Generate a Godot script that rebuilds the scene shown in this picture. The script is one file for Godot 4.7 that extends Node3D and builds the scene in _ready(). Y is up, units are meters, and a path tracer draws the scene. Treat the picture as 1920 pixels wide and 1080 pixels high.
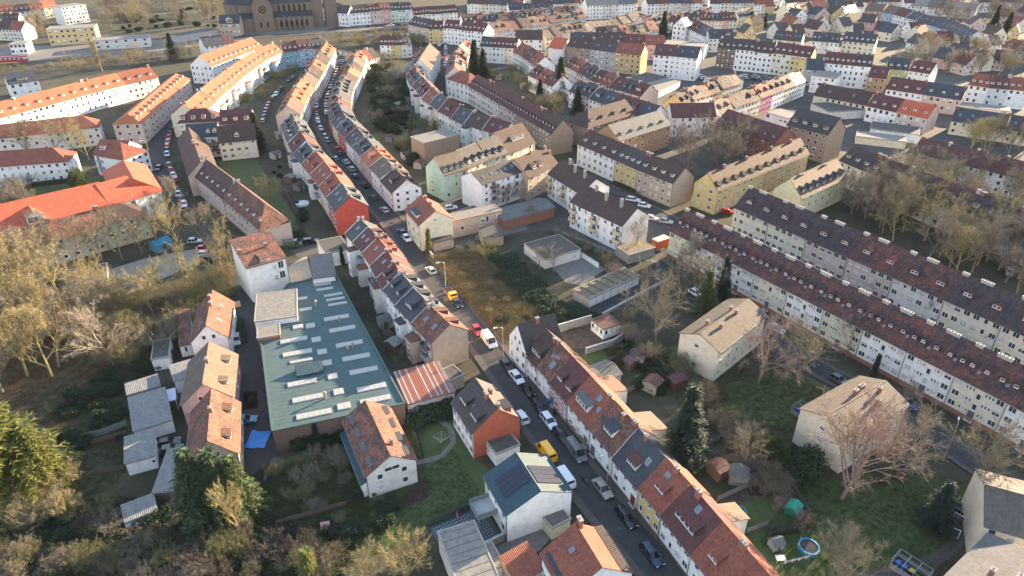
extends Node3D
# Aerial view of a town quarter in low winter sun. Every pixel coordinate below is a point of the photograph (1920 x 1080);
# at_pixel() turns it into a point on a horizontal plane of known height, so positions come from the ground or the eaves.

const FOCAL := 1300.0
const CAM_HEIGHT := 88.0
const PITCH := 0.52975
var rng := RandomNumberGenerator.new()
var names := {}
var mats := {}
var cache := {}
var tex := {}

class MB:
	var v := PackedVector3Array()
	var n := PackedVector3Array()
	var uv := PackedVector2Array()
	var xf := Transform3D()
	func tri(a: Vector3, b: Vector3, c: Vector3, ua := Vector2(), ub := Vector2(), uc := Vector2()) -> void:
		a = xf * a; b = xf * b; c = xf * c
		var nn := (b - a).cross(c - a).normalized()
		v.append(a); v.append(c); v.append(b)
		n.append(nn); n.append(nn); n.append(nn)
		uv.append(ua); uv.append(uc); uv.append(ub)
	# corners counter-clockwise seen from outside; texture coordinates in metres
	func quad(a: Vector3, b: Vector3, c: Vector3, d: Vector3, o := Vector2()) -> void:
		var ub := o + Vector2(a.distance_to(b), 0)
		var e := (b - a).normalized()
		var ud := o + Vector2((d - a).dot(e), (d - a - e * (d - a).dot(e)).length())
		var uc := o + Vector2((c - a).dot(e), (c - a - e * (c - a).dot(e)).length())
		tri(a, b, c, o, ub, uc)
		tri(a, c, d, o, uc, ud)
	func box(p: Vector3, q: Vector3) -> void:
		var x0 := p.x; var y0 := p.y; var z0 := p.z; var x1 := q.x; var y1 := q.y; var z1 := q.z
		quad(Vector3(x0, y0, z1), Vector3(x1, y0, z1), Vector3(x1, y1, z1), Vector3(x0, y1, z1))
		quad(Vector3(x1, y0, z0), Vector3(x0, y0, z0), Vector3(x0, y1, z0), Vector3(x1, y1, z0))
		quad(Vector3(x1, y0, z1), Vector3(x1, y0, z0), Vector3(x1, y1, z0), Vector3(x1, y1, z1))
		quad(Vector3(x0, y0, z0), Vector3(x0, y0, z1), Vector3(x0, y1, z1), Vector3(x0, y1, z0))
		quad(Vector3(x0, y1, z1), Vector3(x1, y1, z1), Vector3(x1, y1, z0), Vector3(x0, y1, z0))
		quad(Vector3(x0, y0, z0), Vector3(x1, y0, z0), Vector3(x1, y0, z1), Vector3(x0, y0, z1))
	# a solid between the cross-section pts (z, y), counter-clockwise seen from +x, from x0 to x1
	func prism(pts: PackedVector2Array, x0: float, x1: float) -> void:
		var k := pts.size()
		var run := 0.0
		for i in k:
			var p := pts[i]
			var q := pts[(i + 1) % k]
			quad(Vector3(x0, p.y, p.x), Vector3(x1, p.y, p.x), Vector3(x1, q.y, q.x), Vector3(x0, q.y, q.x), Vector2(0, run))
			run += p.distance_to(q)
		var t := Geometry2D.triangulate_polygon(pts)
		for i in range(0, t.size(), 3):
			var a := pts[t[i]]; var b := pts[t[i + 1]]; var c := pts[t[i + 2]]
			if (b - a).cross(c - a) > 0: # z right, y up seen from +x needs mirroring: make it face +x
				var s := b; b = c; c = s
			tri(Vector3(x1, a.y, a.x), Vector3(x1, b.y, b.x), Vector3(x1, c.y, c.x), Vector2(a.x, a.y), Vector2(b.x, b.y), Vector2(c.x, c.y))
			tri(Vector3(x0, a.y, a.x), Vector3(x0, c.y, c.x), Vector3(x0, b.y, b.x), Vector2(a.x, a.y), Vector2(c.x, c.y), Vector2(b.x, b.y))
	func tube(p: Vector3, q: Vector3, r0: float, r1: float, sides := 6, cap := true) -> void:
		var d := (q - p).normalized()
		var s := d.cross(Vector3(0.31, 0.17, 0.93)).normalized()
		var t := d.cross(s)
		for i in sides:
			var a := TAU * i / sides
			var b := TAU * (i + 1) / sides
			var da := s * cos(a) + t * sin(a)
			var db := s * cos(b) + t * sin(b)
			quad(p + da * r0, p + db * r0, q + db * r1, q + da * r1)
			if cap:
				tri(q + da * r1, q + db * r1, q)
	func into(am: ArrayMesh, m: Material) -> ArrayMesh:
		if v.is_empty():
			return am
		var arr := []
		arr.resize(Mesh.ARRAY_MAX)
		arr[Mesh.ARRAY_VERTEX] = v
		arr[Mesh.ARRAY_NORMAL] = n
		arr[Mesh.ARRAY_TEX_UV] = uv
		am.add_surface_from_arrays(Mesh.PRIMITIVE_TRIANGLES, arr)
		am.surface_set_material(am.get_surface_count() - 1, m)
		return am
	func mesh(m: Material) -> ArrayMesh:
		return into(ArrayMesh.new(), m)

# ---------------------------------------------------------------- naming, placing
func at_pixel(x: float, y: float, h := 0.0) -> Vector3:
	var dx := (x - 960.0) / FOCAL
	var dy := (540.0 - y) / FOCAL
	var c := cos(PITCH)
	var s := sin(PITCH)
	var d := Vector3(dx, dy * c - s, -c - dy * s)
	return Vector3(0, CAM_HEIGHT, 0) + d * ((h - CAM_HEIGHT) / d.y)

func px(a: Array, h := 0.0) -> Vector3:
	return at_pixel(a[0], a[1], h)

func numbered(called: String) -> String:
	if not names.has(called):
		names[called] = 0
		return called
	names[called] += 1
	return "%s_%03d" % [called, names[called]]

func tag(o: Node3D, label: String, category: String, group := "", kind := "") -> Node3D:
	if label: o.set_meta("label", label)
	if category: o.set_meta("category", category)
	if group: o.set_meta("group", group)
	if kind: o.set_meta("kind", kind)
	return o

func thing(called: String, label: String, category: String, at := Vector3.ZERO, turn := 0.0, group := "") -> Node3D:
	var o := Node3D.new()
	o.name = numbered(called)
	add_child(o)
	o.position = at
	o.rotation.y = turn
	return tag(o, label, category, group)

func part(called: String, m: Mesh, parent: Node3D, at := Vector3.ZERO) -> MeshInstance3D:
	var o := MeshInstance3D.new()
	o.name = called
	o.mesh = m
	parent.add_child(o, true)
	o.position = at
	return o

func solo(called: String, m: Mesh, label: String, category: String, at := Vector3.ZERO, group := "") -> MeshInstance3D:
	var o := MeshInstance3D.new()
	o.name = numbered(called)
	o.mesh = m
	add_child(o)
	o.position = at
	tag(o, label, category, group)
	return o

func structure(called: String, m: Mesh) -> MeshInstance3D:
	var o := MeshInstance3D.new()
	o.name = numbered(called)
	o.mesh = m
	add_child(o)
	o.set_meta("kind", "structure")
	return o

func ordinal(i: int) -> String:
	return ["first", "second", "third", "fourth", "fifth", "sixth", "seventh", "eighth", "ninth", "tenth", "eleventh", "twelfth", "thirteenth", "fourteenth", "fifteenth", "sixteenth", "seventeenth", "eighteenth", "nineteenth", "twentieth"][mini(i, 19)]

# ---------------------------------------------------------------- materials
func lin(r: float, g: float, b: float) -> Color:
	return Color(r, g, b).linear_to_srgb()

func noise_tex(key: String, size: int, freq: float, cols: Array, octaves := 4, seed_ := 1, kind := FastNoiseLite.TYPE_SIMPLEX_SMOOTH) -> NoiseTexture2D:
	if tex.has(key): return tex[key]
	var f := FastNoiseLite.new()
	f.seed = seed_
	f.noise_type = kind
	f.frequency = freq
	f.fractal_octaves = octaves
	f.fractal_gain = 0.62
	var t := NoiseTexture2D.new()
	t.width = size; t.height = size
	t.seamless = true
	t.noise = f
	var g := Gradient.new()
	var o := PackedFloat32Array()
	var c := PackedColorArray()
	for i in cols.size():
		o.append(float(i) / (cols.size() - 1))
		c.append(lin(cols[i][0], cols[i][1], cols[i][2]))
	g.offsets = o; g.colors = c
	t.color_ramp = g
	tex[key] = t
	return t

# roof covering: 32 x 24 tiles over 9.6 m x 9.6 m; tone differs tile by tile, with patches of newer or mossier tiles
func tile_tex(key: String, tones: Array, patch: float, seed_: int) -> ImageTexture:
	if tex.has(key): return tex[key]
	var r := RandomNumberGenerator.new()
	r.seed = seed_
	var f := FastNoiseLite.new()
	f.seed = seed_
	f.frequency = 0.09
	f.fractal_octaves = 3
	var s := 256
	var data := PackedByteArray()
	data.resize(s * s * 3)
	var tone := []
	for j in 24:
		for i in 32:
			var a := TAU * i / 32.0
			var b := TAU * j / 24.0
			var w: float = f.get_noise_3d(cos(a) * 9.0 + sin(b) * 3.0, sin(a) * 9.0 + cos(b) * 9.0, cos(b) * 5.0) * patch + r.randfn(0.0, 0.17 if patch < 1.0 else 0.3)
			var q := clampf(0.5 + w, 0.0, 0.999) * (tones.size() - 1)
			var k := int(q)
			var c0: Array = tones[k]
			var c1: Array = tones[mini(k + 1, tones.size() - 1)]
			var u := q - k
			var g := r.randf_range(0.9, 1.1)
			tone.append(Color(lerpf(c0[0], c1[0], u) * g, lerpf(c0[1], c1[1], u) * g, lerpf(c0[2], c1[2], u) * g).linear_to_srgb())
	for y in s:
		for x in s:
			var c: Color = tone[(y * 24 / s) * 32 + x * 32 / s]
			var o := (y * s + x) * 3
			data[o] = int(clampf(c.r, 0, 1) * 255); data[o + 1] = int(clampf(c.g, 0, 1) * 255); data[o + 2] = int(clampf(c.b, 0, 1) * 255)
	tex[key] = ImageTexture.create_from_image(Image.create_from_data(s, s, false, Image.FORMAT_RGB8, data))
	return tex[key]

func tile_bump() -> ImageTexture:
	if tex.has("tile_bump"): return tex.tile_bump
	var s := 512
	var im := Image.create(s, s, false, Image.FORMAT_RGB8)
	for y in s:
		for x in s:
			var u := fposmod(x * 32.0 / s, 1.0)
			var w := fposmod(y * 24.0 / s, 1.0)
			var h := 0.45 * absf(sin(u * PI)) + 0.55 * (1.0 - w)
			im.set_pixel(x, y, Color(h, h, h))
	im.bump_map_to_normal_map(6.0)
	tex["tile_bump"] = ImageTexture.create_from_image(im)
	return tex.tile_bump

func plain(key: String, c: Color, rough := 0.85, metal := 0.0) -> StandardMaterial3D:
	if mats.has(key): return mats[key]
	var m := StandardMaterial3D.new()
	m.resource_name = key
	m.albedo_color = c
	m.roughness = rough
	m.metallic = metal
	mats[key] = m
	return m

const ROOFS := {
	"red": [[0.144, 0.050, 0.032], [0.225, 0.068, 0.041], [0.270, 0.090, 0.054]],
	"orange": [[0.296, 0.089, 0.040], [0.384, 0.126, 0.059], [0.429, 0.148, 0.074]],
	"bright": [[0.370, 0.075, 0.035], [0.458, 0.097, 0.048], [0.510, 0.119, 0.062]],
	"maroon": [[0.072, 0.030, 0.030], [0.102, 0.038, 0.034], [0.128, 0.047, 0.038]],
	"brown": [[0.046, 0.031, 0.026], [0.067, 0.040, 0.031], [0.092, 0.049, 0.035]],
	"rust": [[0.072, 0.045, 0.036], [0.153, 0.068, 0.045], [0.243, 0.090, 0.054]],
	"tan": [[0.105, 0.077, 0.056], [0.135, 0.098, 0.071], [0.166, 0.117, 0.080]],
	"taupe": [[0.085, 0.07, 0.056], [0.11, 0.09, 0.07], [0.14, 0.11, 0.085]],
	"slate": [[0.028, 0.034, 0.042], [0.038, 0.045, 0.054], [0.050, 0.056, 0.066]],
	"dark": [[0.036, 0.031, 0.031], [0.049, 0.040, 0.038], [0.065, 0.048, 0.041]],
	"grey": [[0.095, 0.095, 0.092], [0.122, 0.121, 0.116], [0.150, 0.143, 0.136]],
	"mottle": [[0.036, 0.029, 0.029], [0.064, 0.037, 0.032], [0.076, 0.039, 0.034], [0.102, 0.043, 0.034], [0.170, 0.051, 0.036]],
	"mottledark": [[0.030, 0.029, 0.031], [0.043, 0.036, 0.037], [0.058, 0.038, 0.037], [0.093, 0.043, 0.037]],
	"teal": [[0.016, 0.05, 0.066], [0.019, 0.058, 0.076], [0.023, 0.066, 0.085]],
	"fibre": [[0.15, 0.155, 0.15], [0.2, 0.2, 0.19], [0.24, 0.235, 0.22]],
}
const WALLS := {
	"white": [0.82, 0.82, 0.79], "offwhite": [0.66, 0.64, 0.59], "cream": [0.72, 0.65, 0.5], "yellow": [0.62, 0.48, 0.22], "gold": [0.56, 0.40, 0.19], "lemon": [0.66, 0.63, 0.40],
	"pink": [0.56, 0.36, 0.34], "rose": [0.58, 0.46, 0.40], "beige": [0.47, 0.37, 0.28], "grey": [0.42, 0.42, 0.41], "blue": [0.35, 0.48, 0.58], "mint": [0.5, 0.62, 0.46],
	"green": [0.40, 0.44, 0.2], "brick": [0.30, 0.13, 0.085], "terracotta": [0.43, 0.11, 0.06], "redwall": [0.5, 0.085, 0.06], "tan": [0.34, 0.245, 0.175], "brown": [0.16, 0.11, 0.085],
	"stone": [0.19, 0.145, 0.115], "orange": [0.43, 0.26, 0.15], "lilac": [0.47, 0.38, 0.5], "magenta": [0.55, 0.2, 0.28], "pale": [0.6, 0.64, 0.62], "concrete": [0.34, 0.31, 0.27], "turq": [0.2, 0.38, 0.46],
}

func roof_mat(key: String) -> StandardMaterial3D:
	if mats.has("roof_" + key): return mats["roof_" + key]
	var m := plain("roof_" + key, Color.WHITE, 0.82)
	if key in ["felt", "feltlight", "gravelroof", "moss"]:
		var k: float = {"felt": 0.07, "feltlight": 0.18, "gravelroof": 0.1, "moss": 0.15}[key]
		m.albedo_texture = noise_tex("felt" + key, 512, 0.02, [[k * 0.6, k * 0.6, k * 0.58], [k, k * 0.97, k * 0.9], [k * 1.2, k * 1.1, k * 0.9], [k * 1.7, k * 1.45, k * 1.1]] if key != "moss" else [[k * 0.4, k * 0.38, k * 0.32], [k * 0.9, k * 0.8, k * 0.6], [k * 1.3, k * 1.05, k * 0.6], [k * 1.9, k * 1.6, k * 1.1]], 5, 5)
		m.uv1_scale = Vector3.ONE / 14.0
		m.roughness = 0.9
		return m
	m.albedo_texture = tile_tex("tiles_" + key, ROOFS[key], 1.0 if key.begins_with("mottle") or key == "rust" else 0.5, hash(key) % 1000)
	m.uv1_scale = Vector3.ONE / 9.6
	m.normal_enabled = true
	m.normal_texture = tile_bump()
	m.normal_scale = 1.0
	if key in ["slate", "teal", "dark"]: m.roughness = 0.65
	return m

func wall_mat(key: String) -> StandardMaterial3D:
	if mats.has("wall_" + key): return mats["wall_" + key]
	var w: Array = WALLS[key]
	var m := plain("wall_" + key, lin(w[0], w[1], w[2]), 0.9)
	m.albedo_texture = noise_tex("plaster", 512, 0.012, [[0.66, 0.64, 0.6], [0.89, 0.88, 0.85], [1, 1, 1], [1, 1, 1]], 6, 11)
	m.uv1_triplanar = true
	m.uv1_world_triplanar = true
	m.uv1_scale = Vector3.ONE / 11.0
	return m

# ground covers: a fine and a coarse pattern multiplied
func ground_mat(key: String, cols: Array, metres: float, fine: Array, fine_m: float, rough := 0.95) -> StandardMaterial3D:
	if mats.has(key): return mats[key]
	var m := plain(key, Color.WHITE, rough)
	m.albedo_texture = noise_tex("g_" + key, 512, 0.014, cols, 5, hash(key) % 500)
	m.uv1_scale = Vector3.ONE / metres
	m.uv1_triplanar = true
	m.uv1_world_triplanar = true
	m.uv2_triplanar = true
	m.uv2_world_triplanar = true
	m.detail_enabled = true
	m.detail_blend_mode = BaseMaterial3D.BLEND_MODE_MUL
	m.detail_uv_layer = BaseMaterial3D.DETAIL_UV_2
	m.detail_albedo = noise_tex("fine_%s" % str(fine), 512, 0.05, fine, 4, 77)
	m.uv2_scale = Vector3.ONE / fine_m
	return m

# ---------------------------------------------------------------- building pieces (meshes shared through the cache)
func glass() -> StandardMaterial3D:
	return plain("window_glass", lin(0.045, 0.055, 0.068), 0.08)

func window_mesh(w: float, h: float, kind: int) -> ArrayMesh:
	var key := "window %.2f %.2f %d" % [w, h, kind]
	if cache.has(key): return cache[key]
	var f := MB.new()
	var b := 0.075
	f.box(Vector3(-w / 2, 0, -0.02), Vector3(-w / 2 + b, h, 0.07))
	f.box(Vector3(w / 2 - b, 0, -0.02), Vector3(w / 2, h, 0.07))
	f.box(Vector3(-w / 2 + b, h - b, -0.02), Vector3(w / 2 - b, h, 0.07))
	f.box(Vector3(-w / 2 + b, 0, -0.02), Vector3(w / 2 - b, b, 0.07))
	if w > 1.0: f.box(Vector3(-0.04, b, -0.02), Vector3(0.04, h - b, 0.06))
	f.box(Vector3(-w / 2 - 0.08, -0.07, -0.02), Vector3(w / 2 + 0.08, 0, 0.16))
	var g := MB.new()
	var s := MB.new()
	var blind: float = [0.0, 0.0, 0.45, 0.85, 1.0][kind]
	var top := b + (h - 2 * b) * (1.0 - blind)
	if blind < 1.0: g.quad(Vector3(-w / 2 + b, b, 0.03), Vector3(w / 2 - b, b, 0.03), Vector3(w / 2 - b, top, 0.03), Vector3(-w / 2 + b, top, 0.03))
	if blind > 0.0: s.box(Vector3(-w / 2 + b, top, 0.0), Vector3(w / 2 - b, h - b, 0.045))
	var am := f.mesh(plain("window_frame", lin(0.66, 0.66, 0.64), 0.5))
	g.into(am, glass())
	s.into(am, plain("roller_blind", lin(0.5, 0.5, 0.47), 0.7))
	cache[key] = am
	return am

func door_mesh(key_col: String, c: Color, w := 1.1, h := 2.15) -> ArrayMesh:
	var key := "door %s %.2f %.2f" % [key_col, w, h]
	if cache.has(key): return cache[key]
	var f := MB.new()
	f.box(Vector3(-w / 2 - 0.1, 0, -0.02), Vector3(-w / 2, h + 0.1, 0.08))
	f.box(Vector3(w / 2, 0, -0.02), Vector3(w / 2 + 0.1, h + 0.1, 0.08))
	f.box(Vector3(-w / 2, h, -0.02), Vector3(w / 2, h + 0.1, 0.08))
	f.box(Vector3(-w / 2 - 0.25, -0.18, -0.02), Vector3(w / 2 + 0.25, 0, 0.45))
	var g := MB.new()
	g.box(Vector3(-w / 2, 0, -0.02), Vector3(w / 2, h, 0.03))
	var am := f.mesh(plain("door_frame", lin(0.4, 0.38, 0.35), 0.7))
	g.into(am, plain("door_" + key_col, c, 0.55))
	cache[key] = am
	return am

func chimney_mesh(w: float, d: float, h: float, kind: String) -> ArrayMesh:
	var key := "chimney %.2f %.2f %.2f %s" % [w, d, h, kind]
	if cache.has(key): return cache[key]
	var s := MB.new()
	s.box(Vector3(-w / 2, -1.2, -d / 2), Vector3(w / 2, h, d / 2))
	var c := MB.new()
	c.box(Vector3(-w / 2 - 0.07, h, -d / 2 - 0.07), Vector3(w / 2 + 0.07, h + 0.12, d / 2 + 0.07))
	var k := maxi(1, int(w / 0.55))
	for i in k:
		c.tube(Vector3(-w / 2 + w * (i + 0.5) / k, h + 0.12, 0), Vector3(-w / 2 + w * (i + 0.5) / k, h + 0.4, 0), 0.13, 0.11, 6)
	var am := s.mesh(wall_mat(kind))
	c.into(am, plain("chimney_cap", lin(0.3, 0.28, 0.26), 0.9))
	cache[key] = am
	return am

func skylight_mesh(w: float, h: float) -> ArrayMesh:
	var key := "skylight %.2f %.2f" % [w, h]
	if cache.has(key): return cache[key]
	var f := MB.new()
	f.box(Vector3(-w / 2, -h / 2, -0.05), Vector3(w / 2, -h / 2 + 0.08, 0.1))
	f.box(Vector3(-w / 2, h / 2 - 0.08, -0.05), Vector3(w / 2, h / 2, 0.1))
	f.box(Vector3(-w / 2, -h / 2 + 0.08, -0.05), Vector3(-w / 2 + 0.08, h / 2 - 0.08, 0.1))
	f.box(Vector3(w / 2 - 0.08, -h / 2 + 0.08, -0.05), Vector3(w / 2, h / 2 - 0.08, 0.1))
	var g := MB.new()
	g.quad(Vector3(-w / 2, -h / 2, 0.07), Vector3(w / 2, -h / 2, 0.07), Vector3(w / 2, h / 2, 0.07), Vector3(-w / 2, h / 2, 0.07))
	var am := f.mesh(plain("skylight_frame", lin(0.25, 0.25, 0.26), 0.5))
	g.into(am, plain("skylight_glass", lin(0.12, 0.16, 0.2), 0.05))
	cache[key] = am
	return am

# dormer standing on a slope that rises m metres per metre; origin at the foot of its front. Cheeks and roof; the window is a child
func dormer_mesh(kind: String, w: float, h: float, m: float, wall: String, roof: String) -> ArrayMesh:
	var key := "dormer %s %.2f %.2f %.2f %s %s" % [kind, w, h, m, wall, roof]
	if cache.has(key): return cache[key]
	var a := MB.new()
	var r := MB.new()
	var x := w / 2
	if kind == "gable":
		var peak := w * 0.38
		var back := h / m
		var far := (h + peak) / m
		a.quad(Vector3(-x, -0.3, 0), Vector3(x, -0.3, 0), Vector3(x, h, 0), Vector3(-x, h, 0))
		a.tri(Vector3(-x, h, 0), Vector3(x, h, 0), Vector3(0, h + peak, 0))
		a.tri(Vector3(x, 0, 0), Vector3(x, h, -back), Vector3(x, h, 0))
		a.tri(Vector3(-x, 0, 0), Vector3(-x, h, 0), Vector3(-x, h, -back))
		for s in [-1.0, 1.0]:
			var e := x + 0.18
			var ye := h - 0.18 * peak / x
			var p := [Vector3(s * e, ye, 0.2), Vector3(s * e, ye, -back), Vector3(0, h + peak, -far), Vector3(0, h + peak, 0.2)]
			if s < 0: p.reverse()
			var up := Vector3(0, 0.1, 0)
			r.quad(p[0] + up, p[1] + up, p[2] + up, p[3] + up)
			r.quad(p[3], p[2], p[1], p[0])
			r.quad(p[0], p[0] + up, p[3] + up, p[3])
			r.quad(p[0], p[1], p[1] + up, p[0] + up)
			r.quad(p[3], p[3] + up, p[0] + up, p[0])
	else:
		var m2 := 0.06 if kind == "flat" else m * 0.34
		var far := h / (m - m2)
		a.quad(Vector3(-x, -0.3, 0), Vector3(x, -0.3, 0), Vector3(x, h, 0), Vector3(-x, h, 0))
		a.tri(Vector3(x, 0, 0), Vector3(x, h + m2 * far, -far), Vector3(x, h, 0))
		a.tri(Vector3(-x, 0, 0), Vector3(-x, h, 0), Vector3(-x, h + m2 * far, -far))
		var e := x + 0.15
		var p := PackedVector2Array([Vector2(0.25, h - 0.25 * m2), Vector2(0.25, h - 0.25 * m2 + 0.12), Vector2(-far, h + m2 * far + 0.12), Vector2(-far, h + m2 * far)])
		r.prism(p, -e, e)
	var am := a.mesh(roof_mat(wall.substr(5)) if wall.begins_with("roof_") else wall_mat(wall))
	r.into(am, roof_mat(roof))
	cache[key] = am
	return am

func garage_door_mesh(w: float, h: float, key_col: String, c: Color) -> ArrayMesh:
	var key := "garage door %.2f %.2f %s" % [w, h, key_col]
	if cache.has(key): return cache[key]
	var g := MB.new()
	for i in 5:
		g.box(Vector3(-w / 2, h * i / 5.0 + 0.015, -0.02), Vector3(w / 2, h * (i + 1) / 5.0 - 0.015, 0.04))
	cache[key] = g.mesh(plain("garage_" + key_col, c, 0.6))
	return cache[key]

func balcony_mesh(w: float, d: float, key_col: String, c: Color) -> ArrayMesh:
	var key := "balcony %.2f %.2f %s" % [w, d, key_col]
	if cache.has(key): return cache[key]
	var s := MB.new()
	s.box(Vector3(-w / 2, -0.15, 0), Vector3(w / 2, 0, d))
	var r := MB.new()
	r.box(Vector3(-w / 2, 0.06, d - 0.06), Vector3(w / 2, 1.0, d))
	r.box(Vector3(-w / 2, 0.06, 0.02), Vector3(-w / 2 + 0.06, 1.0, d - 0.06))
	r.box(Vector3(w / 2 - 0.06, 0.06, 0.02), Vector3(w / 2, 1.0, d - 0.06))
	var am := s.mesh(wall_mat("grey"))
	r.into(am, plain("balcony_" + key_col, c, 0.7))
	cache[key] = am
	return am

# one building. A, B: pixels of the ends of its visible eaves (A on the left seen from outside), at height h above the ground.
# Local frame: x along the front from A, z out of the front, the body reaches back to z = -D.
func house(d: Dictionary) -> Node3D:
	var h: float = d.h
	var a: Vector3 = px(d.A, h) if d.A is Array else d.A
	var b: Vector3 = px(d.B, h) if d.B is Array else d.B
	a.y = 0; b.y = 0
	var W := a.distance_to(b)
	if d.has("shift"):
		var sh: Vector3 = ((b - a) / W).cross(Vector3.UP) * float(d.shift)
		a += sh; b += sh
	var D: float = d.get("D", 10.0)
	var R: float = d.get("R", 4.0)
	var roof: String = d.get("roof", "gable")
	var wc: String = d.get("wc", "white")
	var rc: String = d.get("rc", "brown")
	var o := thing(d.get("n", "house"), d.get("l", ""), d.get("c", "house"), a, atan2(-(b - a).z, (b - a).x), d.get("g", ""))
	var far := a.distance_to(Vector3(0, CAM_HEIGHT, 0))
	var near := far < float(d.get("near", 235.0))
	var e := 0.012
	var ridge := Transform3D()      # ridge frame -> local frame
	var L := W
	var S := D
	if roof == "cross":
		ridge = Transform3D(Basis(Vector3(0, 0, 1), Vector3(0, 1, 0), Vector3(-1, 0, 0)), Vector3(0, 0, -D))
		L = D; S = W
	var k: float = d.get("k", 0.5)
	var ov: float = d.get("ov", 0.35)
	var gl: float = d.get("gl", 0.15)   # overhang at the ends
	var gr: float = d.get("gr", 0.15)
	var zr := -S * k
	var m := R / (S * k)             # front slope
	var mb := R / (S * (1 - k))
	var w := MB.new()
	var t := MB.new()
	var off := Vector2(rng.randf() * 9.6, rng.randf() * 9.6)
	w.xf = ridge
	t.xf = ridge
	var thick := 0.16
	if roof in ["gable", "cross", "mansard", "shed"]:
		var pw := PackedVector2Array([Vector2(0, 0), Vector2(0, h)])
		var top := PackedVector2Array()
		if roof == "mansard":
			var zm := S * 0.13
			var ym := h + R * 0.58
			pw.append_array([Vector2(-zm, ym), Vector2(zr, h + R), Vector2(-S + zm, ym), Vector2(-S, h), Vector2(-S, 0)])
			top = PackedVector2Array([Vector2(ov, h - 0.1), Vector2(-zm, ym), Vector2(zr, h + R), Vector2(-S + zm, ym), Vector2(-S - ov, h - 0.1)])
			m = (ym - h) / zm
		elif roof == "shed":
			pw.append_array([Vector2(-S, h + R), Vector2(-S, 0)])
			m = R / S
			top = PackedVector2Array([Vector2(ov, h - ov * m), Vector2(-S - ov, h + R + ov * m)])
		else:
			var hb: float = d.get("hb", h)
			mb = (h + R - hb) / (S * (1 - k))
			pw.append_array([Vector2(zr, h + R), Vector2(-S, hb), Vector2(-S, 0)])
			top = PackedVector2Array([Vector2(ov, h - ov * m), Vector2(zr, h + R), Vector2(-S - ov, hb - ov * mb)])
		w.prism(pw, e, L - e)
		var x0 := -gl + e
		var x1 := L + gr - e
		var run := off.y
		for i in top.size() - 1:
			var p := top[i] + Vector2(0, 0.02)
			var q := top[i + 1] + Vector2(0, 0.02)
			t.quad(Vector3(x0, p.y + thick, p.x), Vector3(x1, p.y + thick, p.x), Vector3(x1, q.y + thick, q.x), Vector3(x0, q.y + thick, q.x), Vector2(off.x, run))
			t.quad(Vector3(x0, q.y, q.x), Vector3(x1, q.y, q.x), Vector3(x1, p.y, p.x), Vector3(x0, p.y, p.x))
			t.quad(Vector3(x1, p.y, p.x), Vector3(x1, q.y, q.x), Vector3(x1, q.y + thick, q.x), Vector3(x1, p.y + thick, p.x))
			t.quad(Vector3(x0, q.y, q.x), Vector3(x0, p.y, p.x), Vector3(x0, p.y + thick, p.x), Vector3(x0, q.y + thick, q.x))
			run += p.distance_to(q)
		var f := top[0] + Vector2(0, 0.02)
		t.quad(Vector3(x0, f.y, f.x), Vector3(x1, f.y, f.x), Vector3(x1, f.y + thick, f.x), Vector3(x0, f.y + thick, f.x))
		f = top[top.size() - 1] + Vector2(0, 0.02)
		t.quad(Vector3(x1, f.y, f.x), Vector3(x0, f.y, f.x), Vector3(x0, f.y + thick, f.x), Vector3(x1, f.y + thick, f.x))
	elif roof == "hip":
		w.box(Vector3(e, 0, -S), Vector3(L - e, h, 0))
		var hl: float = d.get("hl", S * 0.5)
		var hr: float = d.get("hr", S * 0.5)
		var c := [Vector3(-ov, h - 0.1, ov), Vector3(L + ov, h - 0.1, ov), Vector3(L + ov, h - 0.1, -S - ov), Vector3(-ov, h - 0.1, -S - ov)]
		if hl < 0.1:
			c[0].x = -gl + e; c[3].x = -gl + e
		if hr < 0.1:
			c[1].x = L + gr - e; c[2].x = L + gr - e
		var p := Vector3(maxf(hl, c[0].x), h + R, -S / 2)
		var q := Vector3(minf(L - hr, c[1].x), h + R, -S / 2)
		if hl < 0.1: p.x = c[0].x
		if hr < 0.1: q.x = c[1].x
		t.quad(c[0], c[1], q, p, off)
		t.quad(c[2], c[3], p, q, off)
		t.tri(c[1], c[2], q, Vector2(0, 0), Vector2(S, 0), Vector2(S / 2, 5))
		t.tri(c[3], c[0], p, Vector2(0, 0), Vector2(S, 0), Vector2(S / 2, 5))
		if hl < 0.1: w.tri(Vector3(e, h, -S), Vector3(e, h, 0), Vector3(e, h + R - 0.05, -S / 2))
		if hr < 0.1: w.tri(Vector3(L - e, h, 0), Vector3(L - e, h, -S), Vector3(L - e, h + R - 0.05, -S / 2))
		t.quad(c[3], c[2], c[1], c[0])
		m = R / (S * 0.5)
	else: # flat with a low parapet
		w.box(Vector3(e, 0, -S + e), Vector3(L - e, h, -e))
		var pw := 0.22
		var y0 := h - 0.3
		var pt := 0.09
		var pm := MB.new()
		pm.box(Vector3(-0.1, y0, -0.12), Vector3(L + 0.1, h + pt, 0.1))
		pm.box(Vector3(-0.1, y0, -S - 0.1), Vector3(L + 0.1, h + pt, -S + 0.12))
		pm.box(Vector3(-0.1, y0, -S + 0.12), Vector3(pw - 0.1, h + pt, -0.12))
		pm.box(Vector3(L - pw + 0.1, y0, -S + 0.12), Vector3(L + 0.1, h + pt, -0.12))
		part("parapet", pm.mesh(wall_mat(d.get("pc", "concrete"))), o)
		t.quad(Vector3(pw - 0.1, h + 0.03, -0.12), Vector3(L - pw + 0.1, h + 0.03, -0.12), Vector3(L - pw + 0.1, h + 0.03, -S + 0.12), Vector3(pw - 0.1, h + 0.03, -S + 0.12), off)
		m = 0.0
		R = 0.0
	part("wall", w.mesh(wall_mat(wc)), o)
	var rn := part("roof", t.mesh(roof_mat(rc)), o)
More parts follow.
